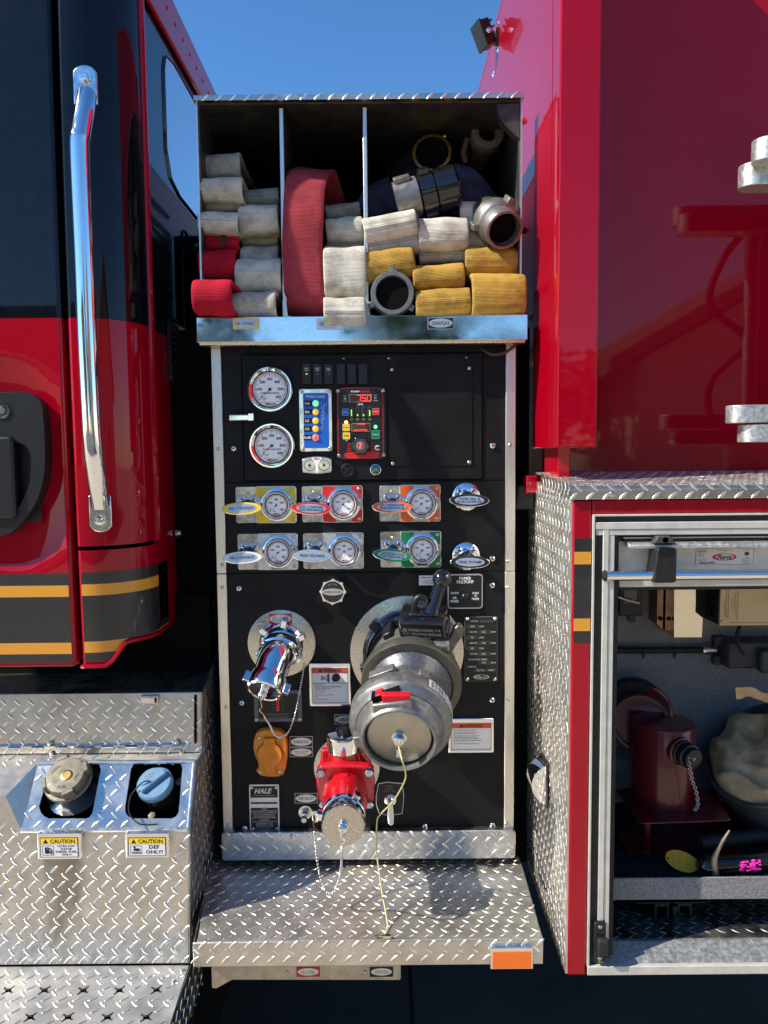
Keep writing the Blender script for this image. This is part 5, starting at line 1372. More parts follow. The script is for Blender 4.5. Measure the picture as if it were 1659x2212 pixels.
# ---- body: side wall, tread plate corner, red frame, upper wall
SX = .376; BF = -.335
bw = MB().prism([V((SX, BF+.004, .500)), V((SX, .20, .500)), V((SX, .20, 1.530)), V((SX, BF+.004, 1.530))], (.02, 0, 0))
bd = O('body_side_plate', bw, plate_top, T, label='tread plate front end of the body beside the pump panel')
lugs(bd, (SX, .20, .500), (0, -1, 0), (0, 0, 1), [(0, 0), (.53, 0), (.53, 1.03), (0, 1.03)], edge=.004, pitch=.030, L=.0145, ang=58)
BXE = 2.2
wallY = .02; ledgeY = -.055
tp_ = [V((SX, BF-.007, 1.532)), V((BXE, BF-.007, 1.532)), V((BXE, ledgeY+.075, 1.5535)), V((SX, ledgeY+.075, 1.5535))]
bt_ = O('body_ledge', MB().prism(tp_, (0, 0, -.003)), plate_top, T, label='tread plate ledge on top of the side locker')
uy_ = (tp_[3]-tp_[0])
lugs(bt_, tp_[0]+V((0, 0, .0001)), (1, 0, 0), uy_, [(0, 0), (1.2, 0), (1.2, uy_.length), (0, uy_.length)], edge=.003, off=(.004, .010))
O('ledge_nose', MB().tube([(SX-.001, BF-.003, 1.5275), (BXE, BF-.003, 1.5275)], .0058, 12), plate, bt_)
O('ledge_face', MB().box(SX-.001, BXE, BF-.0085, BF-.004, 1.507, 1.528), plate, bt_, bevel=.001)
lugs(bt_, (SX, BF-.0085, 1.507), (1, 0, 0), (0, 0, 1), [(0, 0), (1.2, 0), (1.2, .026), (0, .026)], edge=.001, off=(.012, -.001))
O('bolt', MB().lathe(at(1323, 1068, BF-.009), (0, -1, 0), [(0, .007), (.002, .006), (.003, .003)], 14), steel, bt_)
O('corner_cap', MB().prism([V((SX-.002, BF-.009, 1.535)), V((SX-.002, ledgeY, 1.551)), V((SX-.002, ledgeY, 1.53)), V((SX-.002, BF-.009, 1.507))], (.003, 0, 0)), plate, bt_)
lugs(bt_, (SX-.002, ledgeY, 1.51), (0, -1, 0), (0, 0, 1), [(0, 0), (.285, 0), (.285, .024), (0, .036)], edge=.001, pitch=.03, ang=58)
# red frame round the locker door
zt, zb = 1.507, .498
cxo, czt, czb = at(1275, 1500, BF).x, at(1400, 1110, BF).z, at(1400, 2101, BF).z     # opening of the aluminium frame
rfm = O('locker_frame', MB().box(SX+.004, cxo-.001, BF, BF+.03, zb, zt-.001), red, T, bevel=.004, label='red locker frame with gold and black stripe band')
O('frame_head', MB().box(cxo-.0005, BXE, BF, BF+.03, czt+.001, zt-.001), red, rfm, bevel=.003)
x0 = at(1240, 1250, BF).x; x1 = cxo-.002
for (va, vb, m) in ((1163, 1192, stripe_dark), (1192, 1219, stripe_gold), (1219, 1336, stripe_dark), (1336, 1363, stripe_gold), (1363, 1388, stripe_dark)):
    O('stripe', MB().box(x0, x1, BF-.0006, BF, at(1257, vb, BF).z, at(1257, va, BF).z), m, rfm)
# roll-up door frame
X_ = lambda u, v=1500, Y=BF: at(u, v, Y).x
Z_ = lambda v, u=1450, Y=BF: at(u, v, Y).z
af_ = O('door_frame', MB().box(cxo, cxo+.0045, BF-.004, BF+.05, czb, czt), alu_frame, T, bevel=.0006, label='aluminium frame of the open roll-up locker door')
O('frame_top', MB().box(cxo+.0045, BXE, BF-.004, BF+.05, czt-.004, czt), alu_frame, af_, bevel=.0006)
O('seal', MB().box(cxo+.0045, X_(1298), BF+.003, BF+.04, czb+.02, czt-.004), rubber, af_)
O('seal', MB().box(X_(1298), BXE, BF+.003, BF+.04, Z_(1127), czt-.004), rubber, af_)
O('guide_channel', MB().box(X_(1298), X_(1310), BF-.002, BF+.05, Z_(2077), Z_(1127)), alu_frame, af_, bevel=.001)
O('guide_channel', MB().box(X_(1310.5), X_(1323), BF+.000, BF+.05, Z_(2060), Z_(1155)), alu_frame, af_, bevel=.001)
O('seal', MB().box(X_(1323), X_(1336), BF+.012, BF+.05, Z_(2070), Z_(1157)), rubber, af_)
O('head_rail', MB().box(X_(1281), BXE, BF-.003, BF+.045, Z_(1142), Z_(1127)), alu_frame, af_, bevel=.001)
O('head_rail', MB().box(X_(1283), BXE, BF-.001, BF+.05, Z_(1155), Z_(1142.6)), alu_frame, af_, bevel=.001)
for k in range(3):
    O('head_groove', MB().box(X_(1345), BXE, BF+.012-.004*k, BF+.05, Z_(1160+4*k), Z_(1157+4*k)), blk if k % 2 == 0 else alu_frame, af_)
# door bottom slats, bar and clips
sl_y = BF+.030
O('door_slat', MB().box(X_(1341), BXE, sl_y, sl_y+.02, Z_(1236, Y=sl_y), Z_(1168, Y=sl_y)), alu_frame, af_, bevel=.001)
O('door_slat', MB().box(X_(1341), BXE, sl_y-.006, sl_y+.02, Z_(1267, Y=sl_y), Z_(1238, Y=sl_y)), alu_frame, af_, bevel=.003)
O('bottom_seal', MB().box(X_(1336), BXE, sl_y, sl_y+.02, Z_(1274, Y=sl_y), Z_(1267.3, Y=sl_y)), rubber, af_)
ry = BF+.004
ur = O('upper_rail', MB().prism([V((X_(1352), ry, Z_(1170, Y=ry))), V((X_(1352), ry-.010, Z_(1176, Y=ry))), V((X_(1352), ry-.010, Z_(1183, Y=ry))), V((X_(1352), ry+.02, Z_(1183, Y=ry))), V((X_(1352), ry+.02, Z_(1170, Y=ry)))], (1.6, 0, 0)), galv, af_, bevel=.001)
byy = BF-.012
zc = Z_(1242.5, Y=byy)
lb_ = O('lift_bar', MB().cyl((X_(1304, Y=byy), byy, zc), (BXE, byy, zc), .0105, 24), chrome, T, label='polished round lift bar of the roll-up door')
O('bar_end', MB().lathe((X_(1304, Y=byy), byy, zc), (-1, 0, 0), [(-.001, .0112), (.003, .0112), (.005, .008)], 20), rubber, lb_)
x0, x1, z0, z1 = R4(1410, 1184, 1459, 1258, byy-.008)
O('bar_clip', MB().plate([(x0, z0+.003), (x0+.004, z0), (x1-.004, z0), (x1, z0+.004), (x1, z1), (x0+.006, z1)], byy-.016, BF+.02), blk, lb_, bevel=.003)
O('clip_slot', MB().plate(rrect(x0+.009, x1-.008, z1-.016, z1+.002, .001), byy-.0165, byy-.010), blkgloss, lb_)
x0, x1, z0, z1 = R4(1411, 1158, 1459, 1174, byy)
O('bar_clip', MB().plate([(x0, z0), (x1, z0), (x1-.010, z1), (x0+.008, z1)], byy-.004, BF+.02), mat('grey_plastic', (.05, .048, .045), .5), lb_, bevel=.002)
O('clip_screw', MB().lathe(((x0+x1)/2+.001, byy-.004, (z0+z1)/2), (0, -1, 0), [(0, .006), (-.003, .004)], 14), chrome, lb_)
# maker sticker on the slat
x0, x1, z0, z1 = R4(1502.7, 1184, 1627.7, 1220, sl_y)
stk = O('door_sticker', MB().plate(rrect(x0, x1, z0, z1, .003), sl_y-.0006, sl_y+.001), mat('sticker_pale', (.62, .57, .52), .45), T, label='pale maker sticker with red oval emblem on the roll-up door')
O('sticker_border', MB().plate(rrect(x0, x1, z0, z1, .003), sl_y-.0009, sl_y, [rrect(x0+.0007, x1-.0007, z0+.0007, z1-.0007, .0025)]), dimprint, stk)
w_, h_ = x1-x0, z1-z0; cx = (x0+x1)/2; cz = (z0+z1)/2
text(stk, blackprint, [('GORTITE', x0+w_*.11, z1-h_*.17, .0040, .018, {'bold': .02}), ('Roll Up', x0+w_*.10, z1-h_*.31, .0034, .013), ('Doors', x0+w_*.10, z1-h_*.43, .0034, .010), ('Manufactured Exclusively', cx, z1-h_*.12, .0026, .032), ('For', cx, z1-h_*.22, .0024, .004), ('SERIAL NUMBER', x0+w_*.11, z0+h_*.30, .0018, .016), ('0000014788-1', x0+w_*.20, z0+h_*.13, .0044, .034, {'bold': .01}), ('Made in', x1-w_*.12, z1-h_*.12, .0020, .008), ('U.S.A.', x1-w_*.12, cz-h_*.06, .0022, .007), ('Dynamic Mfg., Inc.', x1-w_*.12, z0+h_*.34, .0024, .019), ('New Berlin, WI', x1-w_*.12, z0+h_*.22, .0024, .016), ('800-288-7000', x1-w_*.12, z0+h_*.11, .0022, .015)], (0, sl_y-.0011, 0))
emblem(stk, cx-.001, cz-.001, .050, sl_y-.0012)
O('flag_print', MB().box(x1-w_*.155, x1-w_*.085, sl_y-.0012, sl_y-.0006, cz+h_*.06, cz+h_*.26), mat('purple_print', (.05, .02, .10), .5), stk)
# locker interior
LY = .16
li = MB()
lx0, lx1 = X_(1336), BXE
li.box(lx0-.005, lx1, LY, LY+.01, .53, 1.5)
O('locker_lining', li, speckle, T, label='grey speckled lining of the open locker')
lin = [o for o in T.children if o.name == 'locker_lining'][0]
O('lining_side', MB().box(lx0-.012, lx0-.005, BF+.055, LY, .53, 1.5), speckle, lin)
O('lining_top', MB().box(lx0-.005, lx1, BF+.06, LY, 1.485, 1.495), speckle, lin)
O('lining_end', MB().box(lx1, lx1+.01, BF+.05, LY, .53, 1.5), speckle, lin)
flz = .536
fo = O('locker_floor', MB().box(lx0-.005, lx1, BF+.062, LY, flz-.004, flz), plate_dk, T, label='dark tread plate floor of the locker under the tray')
lugs(fo, (lx0, BF+.062, flz), (1, 0, 0), (0, 1, 0), [(0, 0), (1.0, 0), (1.0, .4), (0, .4)], m=plate_dk)
sill = O('locker_sill', MB().box(cxo, BXE, BF-.006, BF+.004, czb-.001, Z_(2083)), alu_frame, T, bevel=.001, label='pale aluminium sill along the bottom of the locker')
O('sill_slope', MB().prism([V((X_(1310), BF+.004, Z_(2083))), V((X_(1310), BF+.050, Z_(2083)+.016)), V((X_(1310), BF+.050, czb)), V((X_(1310), BF+.004, czb))], (1.8, 0, 0)), galv, sill)
O('sill_bead', MB().tube([(X_(1325), BF+.056, flz-.014), (BXE, BF+.056, flz-.014)], .016, 16), galv, sill)
x0, x1, z0, z1 = R4(1283, 1991, 1308, 2076, BF-.006)
stp = O('door_stop', MB().plate(rrect(x0, x1, z0, z1, .004), BF-.010, BF), blk, sill, bevel=.002)
O('stop_bumper', MB().plate(rrect(x0+.004, x1+.003, z0+.020, z1-.030, .004), BF-.024, BF-.009), rubber, sill, bevel=.004)
for f in (.10, .90): O('screw', small_me, None, sill, ((x0+x1)/2-.001, BF-.0102, z0+(z1-z0)*f))
# pull-out tray
TYF = -.255
tx0 = at(1329, 1920, TYF).x
tz0_, tz1_ = at(1500, 1943, TYF).z, at(1500, 1896, TYF).z
ty = O('pull_out_tray', MB().box(tx0, BXE, TYF, TYF+.004, tz0_, tz1_), speckle, T, bevel=.001, label='grey speckled pull-out tray in the locker')
O('tray_deck', MB().box(tx0, BXE, TYF+.004, LY-.02, tz1_-.022, tz1_-.018), rubber, ty)
O('tray_side', MB().box(tx0-.004, tx0, TYF, LY-.02, tz0_, tz1_), speckle, ty)
grd = MB()
for k in range(40):
    grd.box(tx0+.01+.016*k, tx0+.013+.016*k, TYF+.006, LY-.03, tz1_-.018, tz1_-.014)
for k in range(22):
    grd.box(tx0+.005, tx0+.66, TYF+.012+.016*k, TYF+.015+.016*k, tz1_-.0185, tz1_-.0145)
O('tray_matting', grd, rubber, ty, kind='stuff')
tb = R4(1410, 1947, 1491, 1989, TYF+.06)
tk = MB()
O('tray_slide', MB().plate(rrect(tb[0], tb[0]+.034, tb[2], tb[3], .003), TYF+.05, TYF+.30, [rrect(tb[0]+.006, tb[0]+.028, tb[2]+.006, tb[3]-.006, .002)]), blk, ty)
O('tray_slide', MB().plate(rrect(tb[1]-.034, tb[1], tb[2], tb[3], .003), TYF+.05, TYF+.30, [rrect(tb[1]-.028, tb[1]-.006, tb[2]+.006, tb[3]-.006, .002)]), blk, ty)
O('slide_rail', MB().box((tb[0]+tb[1])/2-.004, (tb[0]+tb[1])/2+.004, TYF+.04, TYF+.30, tb[2]-.003, tb[3]), blk, ty)
O('slide_flange', MB().box(tb[0]-.04, tb[1]+.03, TYF+.05, TYF+.3, tb[3]+.001, tb[3]+.004), blk, ty)

# electrics high on the locker wall
IY = LY-.06
x0, x1, z0, z1 = R4(1338, 1262, 1390, 1331, IY)
cb = O('control_box', MB().box(x0, x1, IY, LY, z0, z1), mat('brown_black', (.022, .018, .015), .5), T, bevel=.003, label='small black control box at the near end of the locker wall')
O('box_label', MB().plate(rrect(x0+.012, x1-.018, z0+.035, z1-.012, .001), IY-.0008, IY+.001), blkgloss, cb)
O('box_cable', MB().tube([(x0-.01, IY-.02, z0+.055), (x0+.02, IY-.012, z0+.045), (x0+.05, IY-.006, z0+.036)], .003, 8), galv, cb)
O('box_foot', MB().lathe((x0+.035, IY+.01, z0-.008), (0, -1, 0), [(0, .011), (.008, .011), (.008, .005)], 14), blk, cb)
x0, x1, z0, z1 = R4(1419, 1262, 1454, 1362, IY)
bk_ = O('bronze_bracket', MB().plate([(x0, z0+.018), (x0+.017, z0+.002), (x0+.017, z1), (x0, z1)], IY, LY), bronze, T, bevel=.001, label='bronze coloured double bracket on the locker wall')
O('bracket_strip', MB().plate([(x0+.021, z0), (x1, z0), (x1, z1), (x0+.021, z1)], IY-.004, LY), bronze, bk_, bevel=.001)
for xx in (x0+.009, x0+.030): O('bracket_hole', MB().lathe((xx, IY-.0045, z0+.033), (0, -1, 0), [(0, .0055), (.0006, .005)], 14), gapm, bk_)
pts = [at(u, v, IY-.02) for (u, v) in ((1455, 1262), (1503, 1262), (1503, 1300), (1502, 1321), (1518, 1334), (1516, 1377), (1455, 1377))]
ps = O('polished_panel', MB().plate([(p_.x, p_.z) for p_ in pts], IY-.022, LY), mirror, T, bevel=.001, label='polished steel panel beside the cream box')
pts = [at(u, v, IY-.01) for (u, v) in ((1503, 1262), (1556, 1262), (1556, 1345), (1528, 1334), (1503, 1320))]
O('panel_shadow_box', MB().plate([(p_.x, p_.z) for p_ in pts], IY+.02, LY), blk, ps)
x0, x1, z0, z1 = R4(1555, 1262, 1700, 1352, IY-.06)
cb2 = O('cream_box', MB().box(x0, x1, IY-.06, LY, z0, z1), cream, T, bevel=.002, label='cream metal electronics box with printed notes')
O('box_end', MB().box(x0-.0015, x0, IY-.055, LY, z0+.003, z1), blk, cb2)
for k in range(7):
    O('terminal', MB().box(x0-.006, x0-.0015, IY-.04, IY-.02, z0+.012+.011*k, z0+.019+.011*k), blkgloss, cb2)
text(cb2, mat('brown_print', (.16, .11, .06), .6), [('FUSE ELECTRONICS CO., INC.', x0+.045, z0+.055, .0042, .075, {'rot': 90}), ('12 LOWER ROAD UNIT', x0+.038, z0+.058, .0034, .055, {'rot': 90}), ('2 SERIES', x0+.031, z0+.058, .003, .03, {'rot': 90}), ('AMP REF IN', x0+.012, z0+.045, .003, .04, {'rot': 90})], (0, IY-.0606, 0))
ln = MB()
ln.box(x0+.016, x0+.017, IY-.0606, IY-.06, z0+.02, z1-.01); ln.box(x0+.021, x0+.022, IY-.0606, IY-.06, z0+.02, z1-.01)
ln.box(x0+.03, x0+.12, IY-.0606, IY-.06, z0+.0085, z0+.0095)
O('printed_lines', ln, mat('brown_print', (.16, .11, .06), .6), cb2, smooth=0)
O('screw', small_me, None, cb2, (x0+.007, IY-.0603, z0+.012))
yc = LY-.02
pz = at(1400, 1405, yc)
cd_ = O('conduit', MB().tube([(lx0-.004, yc, pz.z+.002), (X_(1420, Y=yc), yc, pz.z), (X_(1516, Y=yc), yc, pz.z)], .0085, 14), rubber, T, label='black conduit running to the grey junction box')
for u in (1388, 1455): O('cable_tie', MB().lathe((X_(u, Y=yc), yc, pz.z), (1, 0, 0), [(-.003, .0105), (.003, .0105)], 14).box(X_(u, Y=yc)-.003, X_(u, Y=yc)+.003, yc-.003, yc+.003, pz.z-.022, pz.z-.009), blk, cd_)
O('conduit_gland', MB().lathe((X_(1514, Y=yc), yc, pz.z), (1, 0, 0), [(0, .011), (.006, .013), (.012, .0125), (.012, .0105), (.036, .0105)], 18), dchrome, cd_)
x0, x1, z0, z1 = R4(1553, 1378, 1700, 1441, yc-.02)
jb2 = O('junction_box', MB().box(x0+.012, x1, yc-.05, LY, z0+.004, z1-.004), mat('slate_plastic', (.045, .05, .058), .45), T, bevel=.006, label='grey plastic junction box low on the locker wall')
O('box_ear', MB().plate(rrect(x0-.004, x0+.03, z1-.026, z1, .004), yc-.004, LY), MATS['slate_plastic'], jb2, bevel=.002)
O('box_ear', MB().plate(rrect(x0-.004, x0+.03, z0, z0+.026, .004), yc-.004, LY), MATS['slate_plastic'], jb2, bevel=.002)
O('box_flap', MB().plate(rrect(x0+.085, x0+.20, z0-.002, z0+.060, .010), yc-.075, yc-.045), MATS['slate_plastic'], jb2, bevel=.006)
O('box_cord', MB().tube(smooth_path([at(1598, 1352, yc-.05), at(1592, 1372, yc-.07), at(1596, 1395, yc-.075), at(1606, 1412, yc-.07)], 6), .005, 10), rubber, jb2)

# chrome courtesy lamp on the body side plate
c0, c1_ = atx(1165, 1662, SX), atx(1196, 1730, SX)
ym = (c0.y+c1_.y)/2; zm = (atx(1180, 1655, SX).z+atx(1190, 1735, SX).z)/2; hl = .048
def lamp(a, b):
    t = -1.05+2.1*b
    return V((SX-.006-.034*(math.cos(t)-math.cos(1.05))/(1-math.cos(1.05)), ym-.030+.060*a, zm+hl*math.sin(t)/math.sin(1.05)))
cl_ = O('courtesy_lamp', MB().prism([V((SX-.002, ym-.036, zm-hl-.006)), V((SX-.002, ym+.036, zm-hl-.006)), V((SX-.002, ym+.036, zm+hl+.006)), V((SX-.002, ym-.036, zm+hl+.006))], (-.005, 0, 0)), blk, T, bevel=.004, label='curved chrome courtesy lamp on the body tread plate')
mb = MB().grid(lamp, 4, 20)
for yy in (ym-.030, ym+.030):
    prof = [lamp((yy-ym+.030)/.060, k/20) for k in range(21)]
    mb.add(prof, [tuple(range(21))])
O('lamp_hood', mb, chrome, cl_, smooth=50)

# upper red wall and front bulkhead
WLX = .40
uw = O('body_wall', MB().box(.462, BXE, wallY, wallY+.03, 1.50, 3.07), red, T, label='large glossy red upper body wall')
O('wall_corner', MB().box(WLX, .4615, wallY+.01, wallY+.03, 1.45, 3.07), red, uw)
bh = O('front_bulkhead', MB().box(WLX, WLX+.03, -.115, 3.2, 1.40, 3.07), red, T, bevel=.004, label='red front bulkhead of the body above the hose box')
PYF = -.215; pzb = at(1240, 967, PYF).z
pc = O('corner_post', MB().box(.374, .461, PYF, wallY+.028, pzb, 3.07), red, T, bevel=.004, label='red corner post standing proud of the body wall')
O('post_seam', MB().box(.3732, .3745, PYF+.070, PYF+.072, pzb+.01, 3.05), red, pc)
O('body_roof', MB().box(WLX, BXE, wallY, 3.2, 3.07, 3.09), red, T)
for (u, v) in ((1130, 262), (1130, 498)):
    p = atx(u, v, WLX); O('rivet_nut', MB().lathe(p, (-1, 0, 0), [(0, .010), (.006, .009), (.012, .005)], 12), red, bh)
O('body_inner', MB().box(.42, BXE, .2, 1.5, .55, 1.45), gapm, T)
O('gap_blocker', MB().box(.325, .376, .10, .11, .50, 1.92), gapm, T)  # near-black sheets added to shut sky and light out of the gaps
O('gap_blocker', MB().box(-.56, -.416, .12, .13, .50, 1.925), gapm, T)
O('gap_blocker', MB().box(-.56, -.44, .60, .61, 1.92, 2.30), gapm, T)
hg = at(1135, 1075, .0)
O('gap_bracket', MB().obox((hg.x+.003, .04, hg.z), (.022, 0, 0), (0, .03, 0), (.004, 0, .030)), rubber, T, bevel=.004)
O('gap_bracket', MB().obox((hg.x+.016, .02, hg.z+.032), (.014, 0, 0), (0, .02, 0), (0, 0, .022)), red, T, bevel=.003)
# flood lamp on the bulkhead
mp = atx(1075, 78, WLX)
fcn = mp + V((-.047, 0, .004))
fla = O('flood_lamp', MB().obox(mp+V((-.006, 0, -.002)), (.006, 0, 0), (0, .025, 0), (0, 0, .018)), blk, T, bevel=.002, label='small black flood lamp on the body bulkhead')
dn = V((-.86, -.30, -.42)).normalized(); _, du, dw = frame(dn)
O('lamp_body', MB().obox(fcn, dn*.020, du*.030, dw*.040), blk, fla, bevel=.003)
O('lamp_lens', MB().obox(fcn+dn*.0206, dn*.0008, du*.022, dw*.030), mat('lamp_glass', (.6, .65, .7), .15, .2), fla)
O('lamp_rim', MB().obox(fcn+dn*.017, dn*.0045, du*.032, dw*.043), blk, fla, bevel=.002)
for k in range(4): O('cooling_fin', MB().obox(fcn-dn*.026+dw*(.02*k-.03), dn*.008, du*.026, dw*.002), blk, fla)
for s_ in (-1, 1): O('lamp_yoke', MB().tube([mp+V((-.008, s_*.022, -.002)), fcn+du*.0325*s_], .005, 8), blk, fla)
O('yoke_bolt', MB().lathe(fcn+V((.012, -.036, -.006)), (0, -1, 0), [(0, .010), (.005, .009), (.008, .004)], 14), chrome, fla)
for dy, dz in ((-.01, .034), (.0, -.042)):
    O('lamp_bolt', MB().lathe(mp+V((0, dy, dz)), (-1, 0, 0), [(0, .012), (.002, .011), (.004, .005)], 12), chrome, fla)
pb = atx(1065, 160, WLX); O('wall_bolt', MB().lathe(pb, (-1, 0, 0), [(0, .012), (.002, .011), (.005, .004)], 12), chrome, bh)

# ladder rack arms standing off the red wall
lr = thing_part = None
LRY = -.24
def arm(u, v0, v1, Y, len_=.9, parent=None, name='rack_arm', label=None):
    z1_, z0_ = at(u+40, v0, Y).z, at(u+40, v1, Y).z; xs = at(u, (v0+v1)/2, Y).x
    r = .030
    pts = [(xs+len_, -r), (xs+r, -r)] + [(xs+r+r*math.cos(math.radians(a)), r*math.sin(math.radians(a))) for a in range(260, 90, -15)] + [(xs+r, r), (xs+len_, r)]
    return O(name, MB().oplate(pts, (0, Y, z0_), (1, 0, 0), (0, 1, 0), (0, 0, z1_-z0_)), galv, parent or T, bevel=.002, label=label)
lra = arm(1626, 303, 352, -.20, label='galvanised ladder rack arms beside the red wall')
arm(1597, 358, 408, -.15, parent=lra)
arm(1570, 876, 914, -.18, parent=lra)
arm(1596, 918, 955, -.18, parent=lra)
for (xx, rr) in ((.995, .018), (1.04, .024)):
    O('rack_post', MB().cyl((xx, -.18, at(1640, 900, -.18).z), (xx, -.18, at(1640, 350, -.18).z), rr), galv, lra)
O('rack_hose', MB().tube(smooth_path([(.99, -.20, 2.2), (.93, -.21, 2.12), (.90, -.21, 2.0), (.99, -.19, 1.90), (.91, -.21, 1.80), (.91, -.21, 1.70), (.99, -.19, 1.64)], 6), .010, 10), rubber, lra)

O('sun_blocker', MB().box(-1.7, -.452, -.19, 1.2, .10, .468), gapm, T)  # unseen box added to keep sun off the ground under the truck
# ================================================================ HOSES
def fold_mesh(xc, w_, zt, zb, yf, tilt=0, depth=.5, t=.0105, rc=None, wob=0.0, seed=0, lean=0.0):
    rnd = random.Random(seed)
    H = zt-zb; rc = min(H/2, rc or .021)
    path = []                                   # (y, z) centre line of the flattened hose, outer side out
    tt = t/2
    zt2, zb2, yf2 = zt-tt, zb+tt, yf+tt
    r = max(.003, min(rc, (zt2-zb2)/2))
    n = 10
    for k in range(8): path.append((depth-(depth-yf2-r)*k/8, zt2))
    for k in range(n+1):
        a = math.radians(90+90*k/n); path.append((yf2+r+r*math.cos(a), zt2-r+r*math.sin(a)))
    mid = zt2-zb2-2*r
    for k in range(1, 4):
        f = k/4; path.append((yf2-.0025*math.sin(f*PI)*(1 if mid > .01 else 0)+lean*0, zt2-r-mid*f))
    for k in range(n+1):
        a = math.radians(180+90*k/n); path.append((yf2+r+r*math.cos(a), zb2+r+r*math.sin(a)))
    for k in range(1, 9): path.append((yf2+r+(depth-yf2-r)*k/8, zb2))
    # section of a flattened hose
    sec = []
    m = 8
    hw = w_/2
    for k in range(m+1):
        x = -hw+t*.45 + (w_-t*.9)*k/m; sec.append((x, .5*t*(1+.10*math.cos(k/m*2*PI))))
    for k in range(1, 5): 
        a = math.radians(90-180*k/5); sec.append((hw-t*.45+t*.5*math.cos(a), t*.5*math.sin(a)))
    for k in range(m+1):
        x = hw-t*.45 - (w_-t*.9)*k/m; sec.append((x, -.5*t))
    for k in range(1, 5):
        a = math.radians(270-180*k/5); sec.append((-hw+t*.45+t*.5*math.cos(a), t*.5*math.sin(a)))
    S = len(sec); mb = MB(); cum = 0; vv = []
    ph1, ph2 = rnd.uniform(0, 6), rnd.uniform(0, 6)
    ct, st = math.cos(math.radians(tilt)), math.sin(math.radians(tilt))
    zc = (zt+zb)/2
    for i, (y, z) in enumerate(path):
        a = path[max(0, i-1)]; b = path[min(len(path)-1, i+1)]
        d = V((b[0]-a[0], b[1]-a[1])).normalized(); nx = V((-d.y, d.x))*-1    # outer normal
        if i: cum += math.dist(path[i], path[i-1])
        vv.append(cum)
        sh = wob*math.sin(cum*26+ph1); tw = .0018*math.sin(cum*19+ph2)
        row = []
        for (x, o) in sec:
            bulge = .0009*math.sin((x/w_+.5)*PI*2+ph2)+.0008*math.sin((x/w_)*PI*3+ph1+cum*9)
            yy = y + nx.x*-(o+bulge); zz = z + nx.y*-(o+bulge) + tw*x/hw
            xx = x*(1+.012*math.sin(cum*31+ph1)) + sh
            dz = zz-zc
            row.append((xc + xx*ct - dz*st, yy, zc + xx*st + dz*ct))
        mb.v += row
    uvs = []
    for i in range(len(path)-1):
        for k in range(S):
            k2 = (k+1) % S
            mb.f.append((i*S+k, i*S+k2, (i+1)*S+k2, (i+1)*S+k))
            u0 = k*w_/m*.5; u1 = (k+1)*w_/m*.5
            uvs += [(u0, vv[i]), (u1, vv[i]), (u1, vv[i+1]), (u0, vv[i+1])]
    mb.f.append(tuple(range(S-1, -1, -1))); uvs += [(0, 0)]*S
    L = len(path)-1
    mb.f.append(tuple(L*S+k for k in range(S))); uvs += [(0, 0)]*S
    mb.uv = uvs
    return mb
SEED = [0]
def fold(parent, u0, u1, v0, v1, Y, m, tilt=0, depth=.55, rc=None, t=.0105, wob=.0015):
    SEED[0] += 1
    um, vm = (u0+u1)/2, (v0+v1)/2
    a, b = at(u0, vm, Y), at(u1, vm, Y); zt, zb = at(um, v0, Y).z, at(um, v1, Y).z
    return O('fold', fold_mesh((a.x+b.x)/2, b.x-a.x, zt, zb, Y, tilt, depth, t, rc, wob, SEED[0]), m, parent, smooth=60)
def hose(label, group='hoses folded in the hose bed', base=(0, .1, BZ0)):
    return thing('fire_hose', label, 'fire hose', base, group)
# left bay
h = hose('dirty white fire hose folded over red hose at the left end of the box', base=(-.38, .1, 2.13))
fold(h, 430, 517, 325, 380, .055, h_grey, 1)
fold(h, 425, 521, 376, 429, .006, h_white, 1)
fold(h, 433, 519, 424, 456, .045, h_grey, 1)
fold(h, 425, 513, 451, 499, .000, h_white, -1)
h = hose('bright red fire hose folded under white hose at the left end of the box', base=(-.38, .1, BZ0))
fr_ = fold(h, 435, 516, 497, 540, .036, h_red, -1)
fold(h, 427, 508, 534, 600, .006, h_red, 1)
fold(h, 411, 499, 597, 672, -.110, h_red, -2, rc=.03)
pz = at(483, 517, .030)
text(h, blackprint, [('996', pz.x, pz.z, .022, .034, {'rot': 90, 'bold': .03})], (0, .0315, 0), name='hose_number')
h = hose('dirty white fire hose folded between bright red hose and first divider', base=(-.28, .1, BZ0))
fold(h, 524, 601, 402, 442, .090, h_grey, 1)
fold(h, 514, 601, 436, 501, .030, h_white, 3)
fold(h, 520, 600, 499, 530, .080, h_grey, 2)
fold(h, 518, 602, 526, 600, .045, h_grey, 1)
fold(h, 508, 606, 552, 629, .000, h_white, -1, rc=.03)
fold(h, 500, 596, 626, 683, -.030, h_white, 1)
